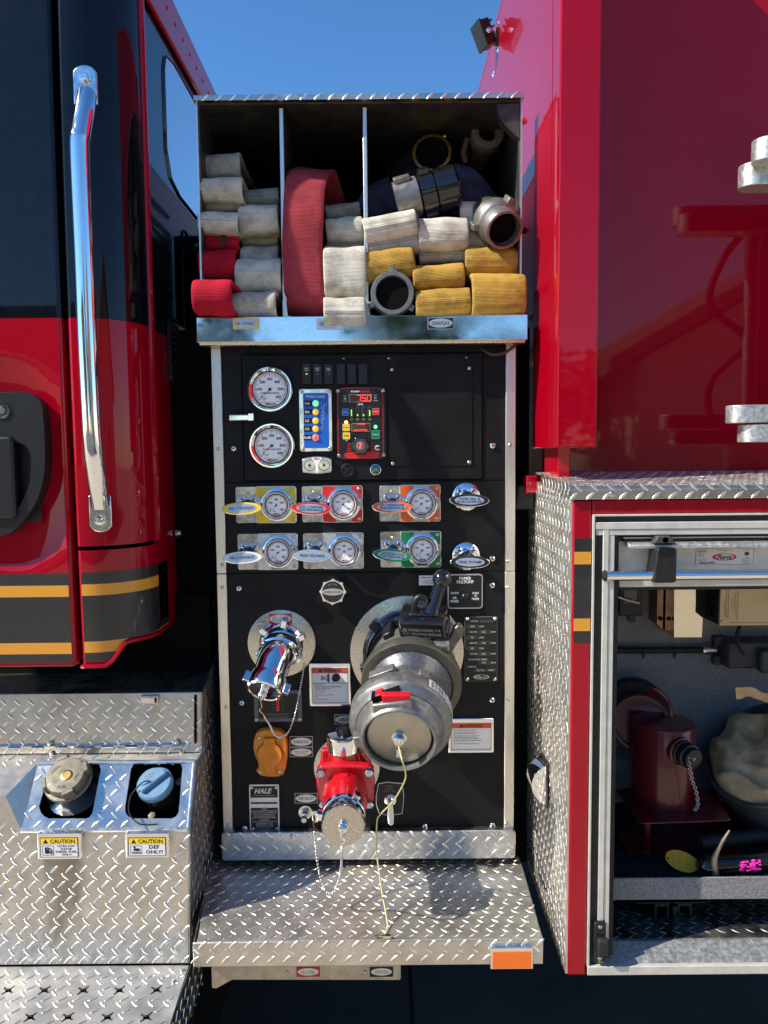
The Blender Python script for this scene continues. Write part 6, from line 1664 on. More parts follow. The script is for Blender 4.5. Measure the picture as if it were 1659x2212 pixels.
# middle bay
h = hose('faded red fire hose looped high over the middle bay', base=(-.19, .1, BZ0))
def ribbon(parent, pts, sides, w_, t, m):
    P = smooth_path(pts, 8); Sd = smooth_path(sides, 8); mb = MB(); S = 14; uvs = []; cum = 0; vv = []
    for i, p in enumerate(P):
        d = (P[min(i+1, len(P)-1)]-P[max(i-1, 0)]).normalized(); s = Sd[i]; s = (s-d*s.dot(d)).normalized(); n = s.cross(d)
        if i: cum += (P[i]-P[i-1]).length
        vv.append(cum)
        for k in range(S):
            a = 2*PI*(k+.5)/S; mb.v.append(tuple(p + s*(w_/2*math.copysign(abs(math.cos(a))**.38, math.cos(a))) + n*(t/2*math.copysign(abs(math.sin(a))**.6, math.sin(a)))))
    for i in range(len(P)-1):
        for k in range(S):
            mb.f.append((i*S+k, i*S+(k+1) % S, (i+1)*S+(k+1) % S, (i+1)*S+k))
            uvs += [(k*.015, vv[i]), (k*.015+.015, vv[i]), (k*.015+.015, vv[i+1]), (k*.015, vv[i+1])]
    for f in (tuple(range(S)), tuple((len(P)-1)*S+k for k in range(S))): mb.f.append(f); uvs += [(0, 0)]*S
    mb.uv = uvs
    return O('fold', mb, m, parent, smooth=60)
ribbon(h, [V((-.105, .42, 2.08)), V((-.125, .26, 2.20)), at(688, 385, .13), at(674, 373, .075), at(665, 380, .035), at(658, 410, .010), at(655, 470, .000), at(653, 540, .006), at(656, 610, .010), at(658, 655, .022), V((at(660, 668, .06).x, .07, BZ0+.010))],
       [V((1, .25, -.05))]*3 + [V((1, .18, -.04)), V((1, .10, -.02)), V((1, .02, 0)), V((1, -.03, 0)), V((1, .02, .02)), V((1, 0, 0)), V((1, 0, 0)), V((1, 0, 0))], .098, .0125, h_pink)
h = hose('dirty white fire hose beside faded red loop, hanging over the tray lip', base=(-.07, .1, BZ0))
fold(h, 702, 778, 434, 472, .085, h_grey, 6)
fold(h, 702, 784, 463, 519, .030, h_white, 4)
fold(h, 703, 784, 516, 545, .055, h_grey, 0)
fold(h, 699, 791, 525, 642, -.006, h_white, -1.5, rc=.03)
fold(h, 690, 720, 625, 665, .05, h_grey, 0)
fold(h, 697, 789, 637, 706, -.066, h_white, 1, rc=.026)
# right bay
h = hose('dirty white fire hose draped over yellow hose in the wide bay', base=(.05, .1, 2.03))
fold(h, 783, 901, 455, 514, -.004, h_white, 9)
fold(h, 788, 904, 501, 548, .012, h_grey, 7)
fold(h, 902, 1012, 464, 536, .006, h_white, 2)
fold(h, 905, 1010, 534, 566, .035, h_grey, 1)
fold(h, 996, 1112, 424, 500, .055, h_white, 2, rc=.03)
fold(h, 1004, 1112, 492, 540, .040, h_white, 2)
h = hose('yellow fire hose folded along the bottom of the wide bay', base=(.2, .1, BZ0))
fold(h, 781, 896, 532, 604, -.002, h_yel, 8)
fold(h, 893, 1005, 566, 621, .000, h_yel, 2)
fold(h, 899, 1019, 619, 682, -.030, h_yel, 4)
fold(h, 1007, 1123, 528, 592, .010, h_yel, -1)
fold(h, 1020, 1138, 584, 682, -.040, h_yel, -1, rc=.03)
h = hose('dark blue fire hose lying deep in the wide bay', base=(.12, .35, 2.12))
SEED[0] += 1
def flat_hose(parent, pts, w_, nrm, m, t=.012):
    P = smooth_path(pts, 6); mb = MB(); S = 10; uvs = []; cum = 0; vv = []
    for i, p in enumerate(P):
        d = (P[min(i+1, len(P)-1)]-P[max(i-1, 0)]).normalized(); s = d.cross(V(nrm)).normalized(); n = s.cross(d)
        if i: cum += (P[i]-P[i-1]).length
        vv.append(cum)
        for k in range(S):
            a = 2*PI*k/S; mb.v.append(tuple(p + s*(w_/2*math.copysign(abs(math.cos(a))**.5, math.cos(a))) + n*(t/2*math.sin(a))))
    for i in range(len(P)-1):
        for k in range(S):
            mb.f.append((i*S+k, i*S+(k+1) % S, (i+1)*S+(k+1) % S, (i+1)*S+k))
            uvs += [(k*.02, vv[i]), (k*.02+.02, vv[i]), (k*.02+.02, vv[i+1]), (k*.02, vv[i+1])]
    for f in (tuple(range(S)), tuple((len(P)-1)*S+k for k in range(S))): mb.f.append(f); uvs += [(0, 0)]*S
    mb.uv = uvs
    return O('fold', mb, m, parent, smooth=60)
flat_hose(h, [at(845, 385, .28), at(885, 350, .22), at(925, 345, .20), at(958, 372, .20)], .10, (0, -1, .4), h_blue)
flat_hose(h, [at(835, 400, .30), at(900, 385, .26), at(960, 395, .24)], .12, (0, -1, .3), h_blue)
flat_hose(h, [at(805, 470, .10), at(825, 440, .10), at(850, 428, .09)], .11, (0, -1, .1), h_blue)
flat_hose(h, [at(965, 420, .10), at(985, 400, .10), at(1012, 425, .10), at(1050, 470, .12)], .13, (0, -1, .35), h_blue)
flat_hose(h, [at(985, 445, .18), at(1030, 430, .2), at(1062, 440, .22)], .14, (0, -1, .5), h_blue)

def lug_set(parent, o, ax, r, n, m, a0=.5, l=.012, w_=.008, h_=.008):
    a, u, w2 = frame(ax)
    for k in range(n):
        t = a0+2*PI*k/n; d = u*math.cos(t)+w2*math.sin(t); e = a.cross(d)
        O('lug', MB().obox(V(o)+d*(r+h_*.4), d*h_, e*w_, a*l), m, parent, bevel=.002)
# open coupling lying on the tray, mouth to the front
o_ = at(848, 632, -.030)
cp_ = O('hose_coupling', MB().lathe(o_, (0, 1, 0.0), [(0, .0495), (0, .0405), (.004, .040), (.012, .0385), (.05, .0385), (.05, .052), (.012, .052), (.004, .0515)], 48, closed=True), cast,
        label='open round hose coupling facing out among yellow hose folds', cat='hose coupling', group='hose couplings')
O('coupling_tail', MB().lathe(o_+V((0, .05, 0)), (0, 1, 0), [(0, .046), (.03, .046), (.05, .043), (.10, .041)], 36), castring, cp_)
O('gasket', MB().lathe(o_+V((0, .010, 0)), (0, 1, 0), [(0, .0388), (.03, .0386), (.09, .036), (.10, .004)], 36), gapm, cp_)
lug_set(cp_, o_+V((0, .03, 0)), (0, 1, 0), .052, 3, cast, 1.65)
O('ear', MB().plate([(o_.x-.007, o_.z+.050), (o_.x-.003, o_.z+.060), (o_.x-.008, o_.z+.066), (o_.x+.001, o_.z+.064), (o_.x+.009, o_.z+.066), (o_.x+.004, o_.z+.060), (o_.x+.006, o_.z+.050)], -.026, -.018), cast, cp_, bevel=.001)
# big coupling pointing out and down at the right end
o2 = at(1090, 497, -.030); ax2 = V((.22, -.80, -.55)).normalized()
c2 = O('hose_coupling', MB().lathe(o2-ax2*.085, ax2, [(0, .046), (.008, .053), (.040, .0535), (.046, .050), (.050, .0455), (.085, .0455), (.087, .0445), (.087, .0385), (.06, .036), (.02, .034)], 48), cast,
       label='grey hose coupling poking out and down at the right end of the box', cat='hose coupling', group='hose couplings')
O('coupling_bore', MB().lathe(o2-ax2*.03, ax2, [(0, .030), (.010, .037), (.028, .0383)], 36, cap1=False), gapm, c2)
lug_set(c2, o2-ax2*.055, ax2, .053, 3, cast, 1.25, l=.016)
O('coupling_tail', MB().lathe(o2-ax2*.13, ax2, [(0, .040), (.045, .044)], 30), castring, c2)
# dark coupling lying crosswise
p0, p1 = at(850, 440, .060), at(988, 402, .060); ax3 = (p1-p0).normalized(); Lc = (p1-p0).length
c3 = O('hose_coupling', MB().lathe(p0+ax3*.005, ax3, [(0, .040), (0, .049), (.058, .0495), (.060, .046)], 44), cast,
       label='silver and black hose coupling lying crosswise on blue hose', cat='hose coupling', group='hose couplings')
O('coupling_ring', MB().lathe(p0+ax3*.066, ax3, [(0, .046), (.002, .054), (.036, .0545), (.038, .052)], 44), blkgloss, c3)
O('coupling_tail', MB().lathe(p0+ax3*.106, ax3, [(0, .051), (.002, .0525), (Lc-.112, .0525), (Lc-.106, .047)], 44), blkgloss, c3)
lug_set(c3, p0+ax3*.084, ax3, .054, 3, blkgloss, .2, l=.014)
lug_set(c3, p0+ax3*.030, ax3, .0485, 3, cast, .2, l=.020)
# brass rimmed ring deep in the bay
o4 = at(933, 330, .15)
c4 = O('hose_coupling', MB().lathe(o4, V((.1, 1, -.15)), [(0, .050), (0, .0425), (.02, .041), (.05, .041), (.05, .050)], 40, closed=True), brass,
       label='brass rimmed hose coupling on dark blue hose deep in the wide bay', cat='hose coupling', group='hose couplings')
O('coupling_bore', MB().lathe(o4+V((0, .006, 0)), V((.1, 1, -.15)), [(0, .0422), (.08, .040)], 32), gapm, c4)
O('lug', MB().ball(o4+V((.034, .01, .045)), .007, 10, 8), brass, c4)
# hose nozzle
o5 = at(1053, 288, .16); ax5 = V((.05, -1, .12)).normalized()
nz = O('hose_nozzle', MB().lathe(o5-ax5*.14, ax5, [(0, .028), (.03, .028), (.05, .034), (.09, .034), (.10, .040), (.138, .044), (.146, .042), (.148, .036), (.147, .024), (.140, .022), (.10, .018)], 40), mat('nozzle_grey', (.14, .105, .095), .5), None,
       label='dark hose nozzle in the upper corner of the wide bay', cat='nozzle')
O('nozzle_bore', MB().lathe(o5-ax5*.03, ax5, [(0, .018), (.02, .021)], 28), gapm, nz)
o6 = at(1034, 322, .30)
O('nozzle_bumper', MB().lathe(o6, V((0, -1, -.3)), [(-.05, .03), (0, .036), (.012, .037), (.018, .034)], 32), MATS['nozzle_grey'], nz)
O('nozzle_bail', MB().tube([at(1010, 300, .2), at(1000, 330, .2), at(1006, 352, .2)], .008, 10), MATS['nozzle_grey'], nz)

# ================================================================ VALVES ON THE PANEL
# --- chrome discharge elbow with cap
ec0 = at(608.6, 1389.3, 0)
de = thing('discharge_elbow', 'chrome discharge elbow with capped end and bead chain on round plate', 'valve', ec0)
O('wall_disc', MB().lathe(ec0, (0, -1, 0), [(0, .0845), (.0022, .0845), (.0028, .083)], 64), steel, de)
for (u, v) in ((561, 1347), (653, 1344), (657.5, 1436)):
    O('screw', small_me, None, de, at(u, v, -.003))
oval_tag(580, 1324.6, 632, 1347.8, -.003, redprint, ['NO. 1 DRIVER', 'SIDE DISCHARGE'], None, parent=de)
e1 = ec0 + V((0, -.042, -.002)); e2 = at(570, 1493, -.132)
axe = (e2-e1).normalized()
O('inner_collar', MB().lathe(ec0, (0, -1, -.06), [(0, .055), (.012, .055), (.016, .052), (.020, .048)], 44), chrome, de)
O('swivel_ring', MB().lathe(ec0+V((0, -.030, -.008)), V((-.05, -.86, -.5)), [(-.010, .044), (-.008, .050), (.010, .0505), (.014, .047), (.020, .046), (.024, .042)], 44), chrome, de)
lug_set(de, ec0+V((0, -.018, 0)), (0, -1, 0), .050, 6, chrome, .35, l=.010, w_=.007, h_=.010)
path = smooth_path([ec0+V((0, -.005, 0)), ec0+V((0, -.035, -.010)), e1+V((-.004, -.012, -.012)), e1+axe*.06, e2-axe*.02], 6)
O('elbow_pipe', MB().tube(path, [.041]*(len(path)-8)+[.0405, .040, .0395, .039, .0385, .038, .038, .038], 40), chrome, de)
cap_e = O('end_cap', MB().lathe(e2-axe*.040, axe, [(0, .040), (.002, .0435), (.010, .0442), (.034, .0442), (.040, .0425), (.042, .038), (.040, .036), (.040, .010), (.044, .009)], 48), chrome, de)
lug_set(de, e2-axe*.022, axe, .044, 2, chrome, -.45, l=.013, w_=.007, h_=.009)
O('cap_swivel', MB().lathe(e2, axe, [(0, .008), (.006, .008), (.008, .010), (.014, .010), (.016, .006), (.026, .005)], 18), dchrome, de)
def chain(parent, pts, r=.0026, gap=.0063, name='bead_chain', m=dchrome, n=14):
    P = smooth_path(pts, n); mb = MB(); acc = 0; last = P[0]
    mb.ball(P[0], r, 8, 6)
    for a, b in zip(P, P[1:]):
        d = (b-a).length; t = 0
        while acc + (d-t) >= gap:
            t += gap-acc; acc = 0
            mb.ball(a+(b-a)*(t/d), r, 8, 6)
        acc += d-t
    mb.tube(P, .0008, 5)
    return O(name, mb, m, parent, smooth=60, kind='stuff')
sw0 = e2+axe*.026
O('chain_hook', MB().tube(smooth_path([sw0, sw0+V((.004, -.004, -.012)), sw0+V((-.002, -.002, -.022)), sw0+V((.006, -.002, -.030)), sw0+V((.010, 0, -.040))], 5), .0016, 8), brass, de)
ch0 = sw0+V((.010, 0, -.040))
chain(de, [ch0, at(584, 1568, -.14), at(592, 1585, -.12), at(605, 1592, -.10), at(622, 1583, -.075), at(637, 1545, -.05), at(650, 1480, -.02), at(656.5, 1442, -.006)])

# --- large grey ball intake valve
A0 = at(879, 1408, 0); CE = at(860, 1618, -.337)
AXV = (CE-A0).normalized(); LV = (CE-A0).length
iv = thing('intake_valve', 'large grey ball intake valve with locking cap and black lever box', 'valve', A0)
O('wall_disc', MB().lathe(A0, (0, -1, 0), [(0, .1415), (.0025, .1415), (.003, .140)], 80), steel, iv)
O('screw', small_me, None, iv, at(797, 1347, -.003))
O('flange_ring', MB().lathe(A0, V((0, -1, -.08)), [(0, .110), (.016, .110), (.020, .104), (.045, .100)], 60), blkgloss, iv)
lug_set(iv, A0+V((0, -.030, 0)), (0, -1, -.08), .103, 6, blk, .3, l=.014, w_=.010, h_=.012)
def Vp(s): return A0 + AXV*s + V((.017*max(0, min(1, (.200-s)/.06)) if s > .03 else 0, 0, 0))
O('valve_body', MB().lathe(Vp(.035), AXV, [(0, .097), (.015, .104), (.050, .106), (.080, .104), (.086, .100)], 64), cast, iv)
O('clamp_ring', MB().lathe(Vp(.115), AXV, [(-.006, .106), (-.003, .1165), (.002, .1178), (.022, .1178), (.028, .1160), (.030, .098), (.024, .096)], 72), castring, iv)
O('valve_neck', MB().lathe(Vp(.143), AXV, [(0, .0965), (.008, .094), (.022, .080), (.030, .077), (.046, .0745), (.075, .0735)], 64), hammer, iv)
O('lock_ring', MB().lathe(Vp(.205), AXV, [(0, .074), (.002, .094), (.008, .0985), (.031, .0985), (.034, .104), (.037, .1105), (.041, .112), (.072, .112), (.077, .1095), (.080, .104), (.090, .0965)], 72), cast, iv)
O('cap_rim', MB().lathe(Vp(.288), AXV, [(0, .0955), (.010, .092), (.028, .0855), (.044, .0800), (.046, .0775), (.044, .0735), (.026, .0725)], 72, cap1=False), cast, iv)
O('cap_seal', MB().lathe(Vp(.3145), AXV, [(0, .0735), (.002, .0665)], 60), rubber, iv)
O('cap_face', MB().lathe(Vp(.3165), AXV, [(0, .0685), (.003, .0680), (.004, .066)], 64), brushed, iv)
O('cap_bolt', MB().lathe(Vp(.3195), AXV, [(0, .0165), (.003, .016), (.003, .0125), (.016, .0118), (.018, .010)], 28), dchrome, iv)
_, vu, vw = frame(AXV)
if vu.x < 0: vu, vw = -vu, -vw
vup = vw if vw.z > 0 else -vw
vr = V((1, 0, 0)) - AXV*AXV.x; vr.normalize(); vup = AXV.cross(vr); vup = vup if vup.z > 0 else -vup
pol = lambda a: vr*math.cos(math.radians(a)) + vup*math.sin(math.radians(a))
def block(name, s, r, ang, ha, hr, hs, m, bevel=.002):
    d = pol(ang); e = AXV.cross(d)
    return O(name, MB().obox(Vp(s)+d*r, d*hr, e*ha, AXV*hs), m, iv, bevel=bevel)
block('ring_lug', .222, .100, 115, .030, .008, .012, cast)
block('ring_lug', .222, .100, 62, .012, .008, .012, cast)
block('ring_lug', .300, .090, 195, .014, .010, .016, cast)
block('ring_lug', .300, .090, -20, .012, .005, .010, cast)
block('ring_lug', .298, .088, 255, .008, .010, .010, cast)
# red release tab in its slot on the cap
d = pol(108); e = AXV.cross(d)
O('latch_slot', MB().obox(Vp(.290)+d*.0935, d*.008, e*.030, AXV*.018), gapm, iv)
O('latch_cover', MB().obox(Vp(.322)+pol(100)*.0800, pol(100)*.012, AXV.cross(pol(100))*.042, AXV*.005), cast, iv, bevel=.004)
O('latch_screw', MB().lathe(Vp(.327)+pol(86)*.078, AXV, [(0, .0058), (.001, .0055), (.001, .003), (-.001, .0028)], 14), dchrome, iv)
O('release_tab', MB().obox(Vp(.312)+pol(94)*.0965, pol(94)*.009, AXV.cross(pol(94))*.029, AXV*.007), mat('red_tab', (.75, .006, .02), .35), iv, bevel=.0015)
O('release_tab_end', MB().obox(Vp(.286)+pol(115)*.1000, pol(115)*.005, AXV.cross(pol(115))*.008, AXV*.020), MATS['red_tab'], iv, bevel=.0015)
# brand tape round the ring
tape = MB(); n = 16
for k in range(n+1):
    a = 58 - 50*k/n
    for s in (.2575-.0125, .2575+.0125): tape.v.append(tuple(Vp(s)+pol(a)*.1130))
tape.f = [(2*k, 2*k+2, 2*k+3, 2*k+1) for k in range(n)]
O('name_tape', tape, white, iv, smooth=60)
for k, chx in enumerate('STORZ-LOK'):
    a = 53.5 - 5.05*k; dd = pol(a); tt = AXV.cross(dd); tt = tt if tt.dot(vr) > 0 else -tt
    text(iv, blackprint, [(chx, 0, 0, .0185 if chx != '-' else .003, .0066 if chx != '-' else .005, {'bold': .03})], Vp(.2575)+dd*.1135, tt, -AXV if (-AXV).dot(vup) > 0 else -AXV, name='lettering')
text(iv, dimprint, [('- + VCC1', .0, 0, .010, .05, {})], Vp(.303)+pol(30)*.0905, AXV.cross(pol(30))*-1, pol(30)*.5-AXV, name='cast_lettering')
lab = Vp(.3210)-vup*.040
text(iv, mat('engraved', (.10, .09, .08), .5), [('RELEASE PRESSURE', lab.dot(vr)*0, .009, .0040, .030), ('BEFORE REMOVING', 0, .003, .0040, .032), ('CAP OR HOSE', 0, -.003, .0040, .026), ('WARNING', 0, -.009, .0040, .018)], lab, vr, vup)
eng = MB()
for (r0, r1) in ((.0205, .0198),):
    oo_ = ell(0, 0, r0, r0, 32); ii_ = ell(0, 0, r1, r1, 32)
    eng.oplate(oo_, Vp(.3208)-vup*.040, vr, vup, AXV*-.0002, [ii_])
O('engraved_ring', eng, MATS['engraved'], iv, smooth=0)
# black gear box with lever
bc = at(915, 1330, -.125)
bn = V((-.12, -.42, .90)).normalized(); bxv = V((.95, -.12, -.22)); bxv = (bxv - bn*bxv.dot(bn)).normalized(); byv = bn.cross(bxv)
if byv.y > 0: byv = -byv
O('lever_box', MB().obox(bc - bn*.026, bxv*.055, byv*.036, bn*.034), blkgloss, iv, bevel=.006, seg=3)
O('box_saddle', MB().obox(bc - bn*.056+byv*.006, bxv*.062, byv*.044, bn*.012), cast, iv, bevel=.006)
fn = byv
text(iv, greyprint, [('SEE OWNERS MANUAL FOR', 0, .008, .0080, .088, {}), ('MAX OPERATING PRESSURE', 0, -.004, .0080, .090, {}), ('TASK FORCE', -.006, -.014, .0036, .05, {})], bc - bn*.022 + fn*.0364, bxv, bn)
kb = at(955, 1251, -.115); ks = bc + bn*.008 + bxv*.018
kd = (kb-ks).normalized()
O('lever_stem', MB().lathe(ks-kd*.004, kd, [(0, .018), (.018, .0175), (.020, .0155), ((kb-ks).length, .0150)], 24), blkgloss, iv)
O('lever_knob', MB().ball(kb, .0225, 28, 18), blkgloss, iv)
O('lever_guard', MB().tube(smooth_path([bc+bn*.006-bxv*.012, bc+bn*.030-bxv*.020, bc+bn*.046-bxv*.008-byv*.01, bc+bn*.040+bxv*.010-byv*.01], 6), .007, 12), blk, iv)
O('lever_arm', MB().obox(bc+bn*.010+bxv*.002, bxv*.034, byv*.014, bn*.004), blkgloss, iv, bevel=.003)
# ring handle paddle
hpts = [at(u, v, -.13) for (u, v) in ((950, 1395), (972, 1372), (980, 1352), (988, 1345), (997, 1346), (1001, 1356), (999, 1370), (992, 1378), (986, 1386), (982, 1392), (978, 1400), (968, 1412))]
O('ring_handle', MB().plate([(p_.x, p_.z) for p_ in hpts], -.150, -.122), castring, iv, bevel=.004)
O('bleeder', MB().lathe(Vp(.06)+pol(128)*.100, pol(128), [(0, .012), (.010, .011), (.012, .006)], 14), dchrome, iv)
O('grip_bar', MB().obox(Vp(.055)+pol(122)*.108, pol(122)*.012, AXV.cross(pol(122))*.012, AXV*.03), blk, iv, bevel=.004)
O('drain_stub', MB().lathe(Vp(.30)-vup*.086, -vup, [(0, .010), (.014, .009), (.015, .006)], 14), cast, iv)
# cord hanging from the cap bolt to the running board
c0_ = Vp(.336)-vup*.012
cpts = [c0_, at(868, 1640, -.36), at(876, 1668, -.34), at(873, 1690, -.31), at(850, 1730, -.25), at(823, 1758, -.20), at(814, 1778, -.18), at(815, 1850, -.19), at(824, 1920, -.215), at(833, 1970, -.245), at(837, 2003, -.272), atz(829, 2024, RZ+.004)]
O('cap_cord', MB().tube(smooth_path(cpts, 8), .0017, 8), cordm, iv)
O('cord_crimp', MB().obox(c0_+V((.0, -.004, -.012)), (.005, 0, 0), (0, .002, 0), (0, 0, .008)), dchrome, iv)
ce_ = atz(820, 2024, RZ+.004); O('cord_ring', MB().tube([ce_+V((.012*math.cos(a*PI/6), .005*math.sin(a*PI/6), .001)) for a in range(13)], .0014, 6), brass, iv)
O('cord_crimp', MB().obox(atz(833, 2023, RZ+.006), (.011, 0, 0), (0, .003, 0), (0, 0, .003)), dchrome, iv)

# --- red gated inlet
R0 = at(749, 1658, 0)
ri = thing('gated_inlet', 'red cast inlet valve with chrome caps and two chains below the grey valve', 'valve', R0)
O('wall_disc', MB().lathe(R0, (0, -1, 0), [(0, .083), (.0022, .083), (.003, .0815)], 64), steel, ri)
def RG(zx, zy, Y): return at(466.6+.2396*zx, 1469+.2396*zy, Y)
pts = [RG(u, v, -.010) for (u, v) in ((955, 600), (1050, 590), (1260, 600), (1330, 640), (1400, 720), (1415, 800), (1400, 860), (950, 860), (930, 780), (945, 700))]
O('rear_flange', MB().plate([(p_.x, p_.z) for p_ in pts], -.030, -.004), redcast, ri, bevel=.006, seg=3)
# sloping front flange
fc = RG(1165, 930, -.115)
fnv = V((-.02, -.93, -.36)).normalized(); fux = V((1, 0, 0)) - fnv*fnv.x; fux.normalize(); fuy = fux.cross(fnv)*-1
if fuy.z < 0: fuy = -fuy
fl2 = [(-.066, .038), (-.058, .050), (0, .054), (.058, .050), (.068, .040), (.070, .0), (.066, -.060), (.058, -.076), (.040, -.074), (.0, -.062), (-.040, -.074), (-.058, -.076), (-.066, -.058), (-.070, 0)]
O('front_flange', MB().oplate(fl2, fc, fux, fuy, fnv*-.020), redcast, ri, bevel=.005, seg=3)
O('valve_body', MB().lathe(R0+V((0, -.004, -.010)), (0, -1, -.28), [(0, .058), (.060, .058), (.115, .054)], 40), redcast, ri)
for (x, y) in ((-.056, .036), (.057, .038), (.056, -.064), (-.056, -.064)):
    O('hex_bolt', MB().lathe(fc+fux*x+fuy*y, fnv, [(0, .0115), (.007, .0115), (.009, .009)], 6), dchrome, ri)
ca = RG(1145, 1320, -.300); nk0 = fc-fuy*.018
nax = (ca-nk0).normalized(); NL = (ca-nk0).length
O('inlet_neck', MB().lathe(nk0-nax*.01, nax, [(0, .056), (.015, .049), (.040, .0445), (NL-.045, .0425)], 44), redcast, ri)
O('neck_lug', MB().obox(nk0+fuy*.045+fnv*.012, fux*.010, fuy*.010, fnv*.010), redcast, ri, bevel=.003)
O('inlet_collar', MB().lathe(ca-nax*.064, nax, [(0, .042), (.002, .0465), (.020, .0475), (.022, .045), (.026, .045), (.028, .0465)], 48), chrome, ri)
O('inlet_cap', MB().lathe(ca-nax*.034, nax, [(0, .0460), (.002, .0475), (.026, .0472), (.030, .045), (.0305, .020)], 52), chrome, ri)
O('cap_face', MB().lathe(ca-nax*.0034, nax, [(0, .0450), (.002, .0445)], 52), steel, ri)
lug_set(ri, ca-nax*.050, nax, .046, 3, chrome, 1.0, l=.012, w_=.008, h_=.009)
O('cap_bolt', MB().lathe(ca-nax*.0014, nax, [(0, .011), (.004, .010), (.004, .007), (.010, .007), (.012, .009), (.018, .0085), (.020, .005)], 18), chrome, ri)
# bonnet with chrome cap standing up
bz_ = RG(1150, 620, -.085); bax = V((.0, -.10, 1)).normalized()
O('bonnet_neck', MB().lathe(bz_-bax*.045, bax, [(0, .044), (.02, .038), (.05, .034)], 36), redcast, ri)
O('bonnet_cap', MB().lathe(bz_+bax*.0, bax, [(0, .036), (.001, .0395), (.034, .0400), (.038, .0385), (.040, .035), (.0405, .012)], 48), chrome, ri)
O('bonnet_nut', MB().lathe(bz_+bax*.040, bax, [(0, .016), (.014, .015), (.016, .010)], 8), blk, ri)
# chain tab and chains
tb_ = RG(890, 1200, -.18)
O('chain_tab', MB().plate([(tb_.x-.006, tb_.z+.006), (tb_.x+.022, tb_.z+.008), (tb_.x+.022, tb_.z-.004), (tb_.x+.006, tb_.z-.020), (tb_.x-.002, tb_.z-.022), (tb_.x-.006, tb_.z-.014)], -.184, -.180), dchrome, ri, bevel=.001)
O('chain_hook', MB().tube(smooth_path([RG(880, 1225, -.186), RG(888, 1270, -.187), RG(878, 1300, -.188), RG(890, 1330, -.188), RG(888, 1370, -.189)], 5), .0018, 8), mat('rusty_hook', (.10, .05, .035), .5, .6), ri)
cb_ = ca+nax*.018
O('chain_hook', MB().tube(smooth_path([cb_, cb_+V((-.004, -.003, -.012)), cb_+V((.004, -.002, -.022)), cb_+V((-.003, 0, -.032)), cb_+V((-.002, 0, -.042))], 5), .0018, 8), dchrome, ri)
chain(ri, [RG(888, 1370, -.189), at(684, 1850, -.195), at(692, 1895, -.203), at(704, 1924, -.212), at(714, 1930, -.220), at(724, 1922, -.230), at(735, 1885, -.250), cb_+V((-.002, 0, -.042))], .0030, .0072)

# ================================================================ LOCKER CONTENTS
def BZ(zx, zy, Y): return at(1123.3+.32293*zx, 1425.8+.32293*zy, Y)
dk = tz1_-.015
rd_ = thing('water_thief', 'dark red steel appliance with drum, black plug and chain on the locker tray', 'valve', (.66, -.05, dk))
# two red base plates
b1 = [BZ(635, 1100, -.12), BZ(725, 1305, -.22), BZ(1040, 1295, -.22), BZ(1500, 1210, -.18), BZ(1400, 1000, -.02), BZ(800, 950, 0)]
O('base_plate', MB().prism([V((p_.x, p_.y, dk+.006)) for p_ in [atz(1123.3+.32293*u, 1425.8+.32293*v, dk+.006) for (u, v) in ((640, 1190), (725, 1305), (1040, 1295), (1480, 1285), (1480, 1100), (800, 1080))]], (0, 0, .005)), redshade, rd_)
z2 = dk+.085
up_ = [atz(1123.3+.32293*u, 1425.8+.32293*v, z2) for (u, v) in ((640, 880), (800, 1095), (825, 1103), (1390, 1082), (1412, 1075), (1290, 870), (900, 860), (700, 870))]
O('top_plate', MB().prism([V((p_.x, min(p_.y, .12), z2)) for p_ in up_], (0, 0, .005)), redshade, rd_, bevel=.002)
lg = BZ(852, 1110, up_[1].y+.02)
O('support_leg', MB().box(lg.x-.006, lg.x+.006, lg.y-.004, lg.y+.004, dk+.01, z2), redshade, rd_)
cy_ = BZ(990, 900, -.06)
cyr = (BZ(1190, 700, -.06).x-BZ(780, 700, -.06).x)/2; cxm = (BZ(1190, 700, -.06).x+BZ(780, 700, -.06).x)/2
cz0, cz1 = z2+.004, BZ(985, 440, -.06).z
O('drum', MB().lathe((cxm, -.06+cyr*.4, cz0), (0, 0, 1), [(0, cyr), (cz1-cz0-.004, cyr), (cz1-cz0, cyr*.97), (cz1-cz0+.001, cyr*.5)], 48), redshade, rd_)
fa_ = BZ(1082, 610, -.06+cyr*.4-cyr); fax = V((.28, -1, -.05)).normalized()
O('drum_outlet', MB().lathe(fa_-fax*.02, fax, [(0, .034), (.022, .034), (.024, .030)], 32), redshade, rd_)
O('black_plug', MB().lathe(fa_+fax*.0, fax, [(0, .030), (.010, .030), (.012, .027), (.020, .027), (.021, .0285), (.030, .0285), (.032, .024), (.044, .022), (.046, .010)], 32), blk, rd_)
pc_ = fa_+fax*.046
lk = smooth_path([pc_, BZ(1125, 650, pc_.y), BZ(1135, 720, pc_.y-.002), BZ(1150, 800, pc_.y), BZ(1178, 880, pc_.y+.005), BZ(1190, 970, pc_.y+.01), BZ(1165, 1005, pc_.y+.015)], 5)
for i in range(0, len(lk)-1):
    a, b = lk[i], lk[i+1]; d = (b-a); L = d.length; d = d.normalized(); _, u_, w_2 = frame(d)
    s_ = u_ if i % 2 else w_2; mpt = (a+b)/2
    O('chain_link', MB().tube([mpt + d*(L*.62*math.cos(t*PI/5)) + s_*(.0038*math.sin(t*PI/5)) for t in range(11)], .0009, 5), galv, rd_)
wc = BZ(840, 440, .04)
O('wheel_drum', MB().lathe(wc+V((0, .05, 0)), V((-.25, -1, .15)), [(0, .074), (.02, .076), (.06, .076), (.066, .072), (.066, .064), (.05, .062), (.048, .01)], 44), redshade, rd_)
O('wheel_tyre', MB().lathe(wc+V((0, .09, .012)), V((-.25, -1, .15)), [(0, .070), (.004, .086), (.05, .086), (.056, .08)], 44), rubber, rd_)
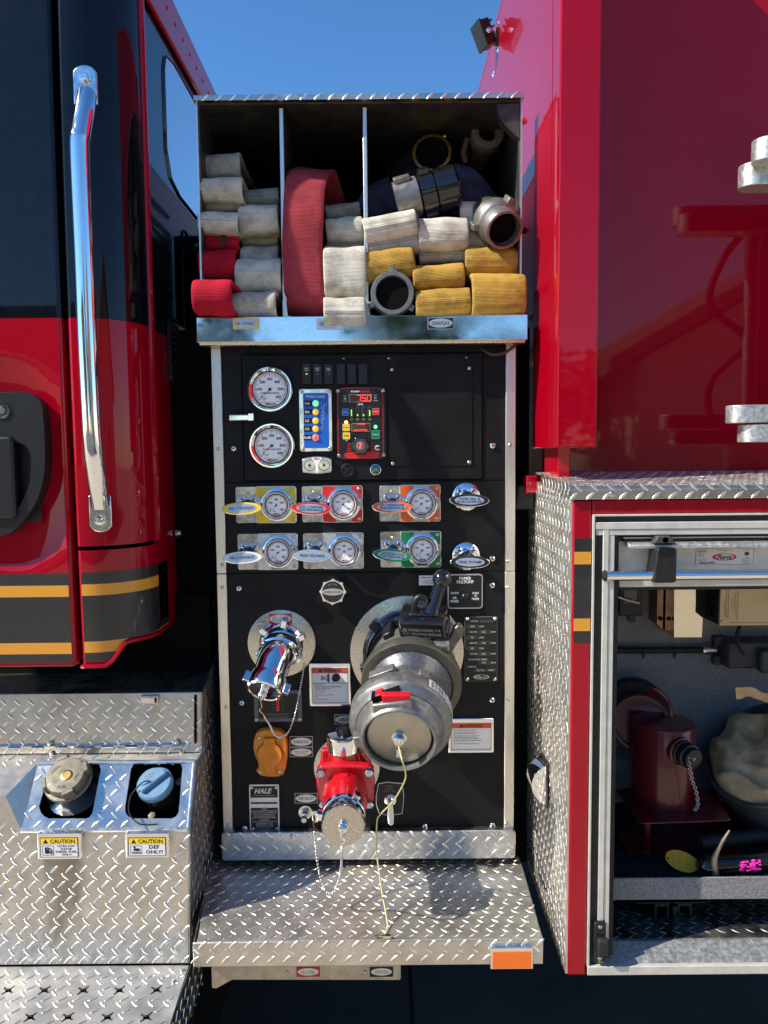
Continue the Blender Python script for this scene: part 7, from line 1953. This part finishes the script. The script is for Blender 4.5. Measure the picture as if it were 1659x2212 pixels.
hb_ = [BZ(878, 235, -.02), BZ(885, 195, -.03), BZ(920, 200, -.035), BZ(985, 265, -.04), BZ(1008, 330, -.05), BZ(1010, 385, -.05)]
O('carry_handle', MB().tube(smooth_path(hb_, 6), .0052, 10), redshade, rd_)
# canvas roll in a round sleeve
cs_ = thing('canvas_roll', 'dirty canvas salvage cover bundled in a grey round sleeve in the locker', 'canvas cover', (.82, 0, dk))
axc = V((.62, -.55, -.50)).normalized()
sc0 = BZ(1560, 640, .06)
ps_ = [BZ(1190, 600, -.05), BZ(1420, 800, -.05), BZ(1659, 890, -.05), BZ(1750, 900, -.05)]
sl_c = BZ(1660, 610, -.03)
axs = V((-.58, -.24, .78)).normalized()
O('sleeve', MB().lathe(sl_c-axs*.32, axs, [(0, .158), (.20, .160), (.316, .161), (.32, .158), (.32, .151), (.27, .149), (.25, .02)], 44), mat('sleeve_grey', (.10, .095, .10), .45, .3, mott=.4, mscale=12), cs_)
from mathutils import noise as mnoise
def lump(a, b):
    th = a*2*PI; ph = b*PI*.5
    _, u_, w_2 = frame(axs)
    d = u_*math.cos(th)+w_2*math.sin(th)
    q0 = sl_c + d*(.148*math.sin(ph)) + axs*(-.04+.085*math.cos(ph))
    w3 = V((q0.x*5+q0.z*13, q0.y*9, q0.z*4-q0.x*6))
    n = .034*(1-2*abs(mnoise.noise(w3))) + mnoise.noise(q0*9)*.028 + mnoise.noise(q0*80)*.002
    return q0 + axs*n*min(1, (1-b)*3+.1) + V((-.01, 0, -.03))*(1-b)
O('canvas_bundle', MB().grid(lump, 72, 36), canvas, cs_, smooth=80)
def flap(a, b):
    q0 = sl_c + axs*(.015+.03*b) + V((-.09+.20*a, -.03-.02*b, .135-.06*a*a+.012*b))
    return q0 + V((0, 0, mnoise.noise(q0*30)*.014))
O('canvas_flap', MB().grid(flap, 28, 8), canvas, cs_, smooth=80)
_, su, sw2 = frame(axs)
O('canvas_strap', MB().tube([sl_c+axs*(.008+.014*math.sin(k*.5))+(su*math.cos(t)+sw2*math.sin(t))*(.112) for k, t in ((k, math.radians(60+k*12)) for k in range(18))], .006, 10), mat('strap_brown', (.06, .045, .035), .7), cs_)
# yellow tag, forked tool
tg = atz(1473, 1860, dk+.02)
O('identification_tag', MB().oplate(ell(0, 0, .037, .0235, 36, rot=-.28), tg, V((1, .05, -.05)), V((0, .75, .66)), (0, .0012, -.0012), [ell(-.031, .006, .0028, .0028, 10)]), tagy, None,
  label='oval yellow metal tag lying on the locker tray', cat='tag')
ht_ = thing('pry_tool', 'black pry tool with curved spike and pink markings at the tray edge', 'tool', (.78, -.2, dk))
ta, tb2 = BZ(1240, 1400, -.215), BZ(1800, 1395, -.16)
zt_ = dk+.020
O('tool_shaft', MB().tube([V((ta.x, -.215, zt_)), V((ta.x+.1, -.205, zt_)), V((ta.x+.30, -.185, zt_))], [.021, .019, .019], 18), blkgloss, ht_)
O('tool_head', MB().ball(V((ta.x+.005, -.215, zt_)), .024, 16, 12, (1.1, 1, .95)), blkgloss, ht_)
spk = smooth_path([V((ta.x+.014, -.232, zt_-.012)), BZ(1300, 1330, -.235), BZ(1345, 1230, -.238), BZ(1402, 1138, -.24)], 6)
O('tool_spike', MB().tube(spk, [.0095*(1-.85*k/(len(spk)-1)) for k in range(len(spk))], 14), hornm, ht_)
sh2 = [BZ(1180, 1255, -.16), BZ(1350, 1290, -.15), BZ(1659, 1270, -.14)]
O('tool_grip', MB().tube([V((p_.x, p_.y, zt_+.012)) for p_ in (BZ(1200, 1260, -.14), BZ(1700, 1250, -.10))], .017, 16), rubber, ht_)
pk_ = MB()
for k in range(46):
    a = random.uniform(0, 1); t = random.uniform(-.5, .9)
    c_ = V((ta.x+.073+.045*a, -.208-.0192*math.cos(t), zt_+.0192*math.sin(t)))
    pk_.obox(c_, V((.0030, 0, 0))*random.uniform(.5, 1.3), V((random.uniform(-.3, .3), -math.sin(t), -math.cos(t)))*.0017, V((0, -math.cos(t), math.sin(t)))*.0010)
O('pink_marking', pk_, pinkp, ht_, smooth=0)
br0, br1 = BZ(1090, 1050, -.06), BZ(1165, 1250, -.14)
O('tool_blade', MB().tube([br0, br1], [.006, .009], 8), mat('dark_steel', (.05, .05, .055), .35, .7), ht_)
flush_text()
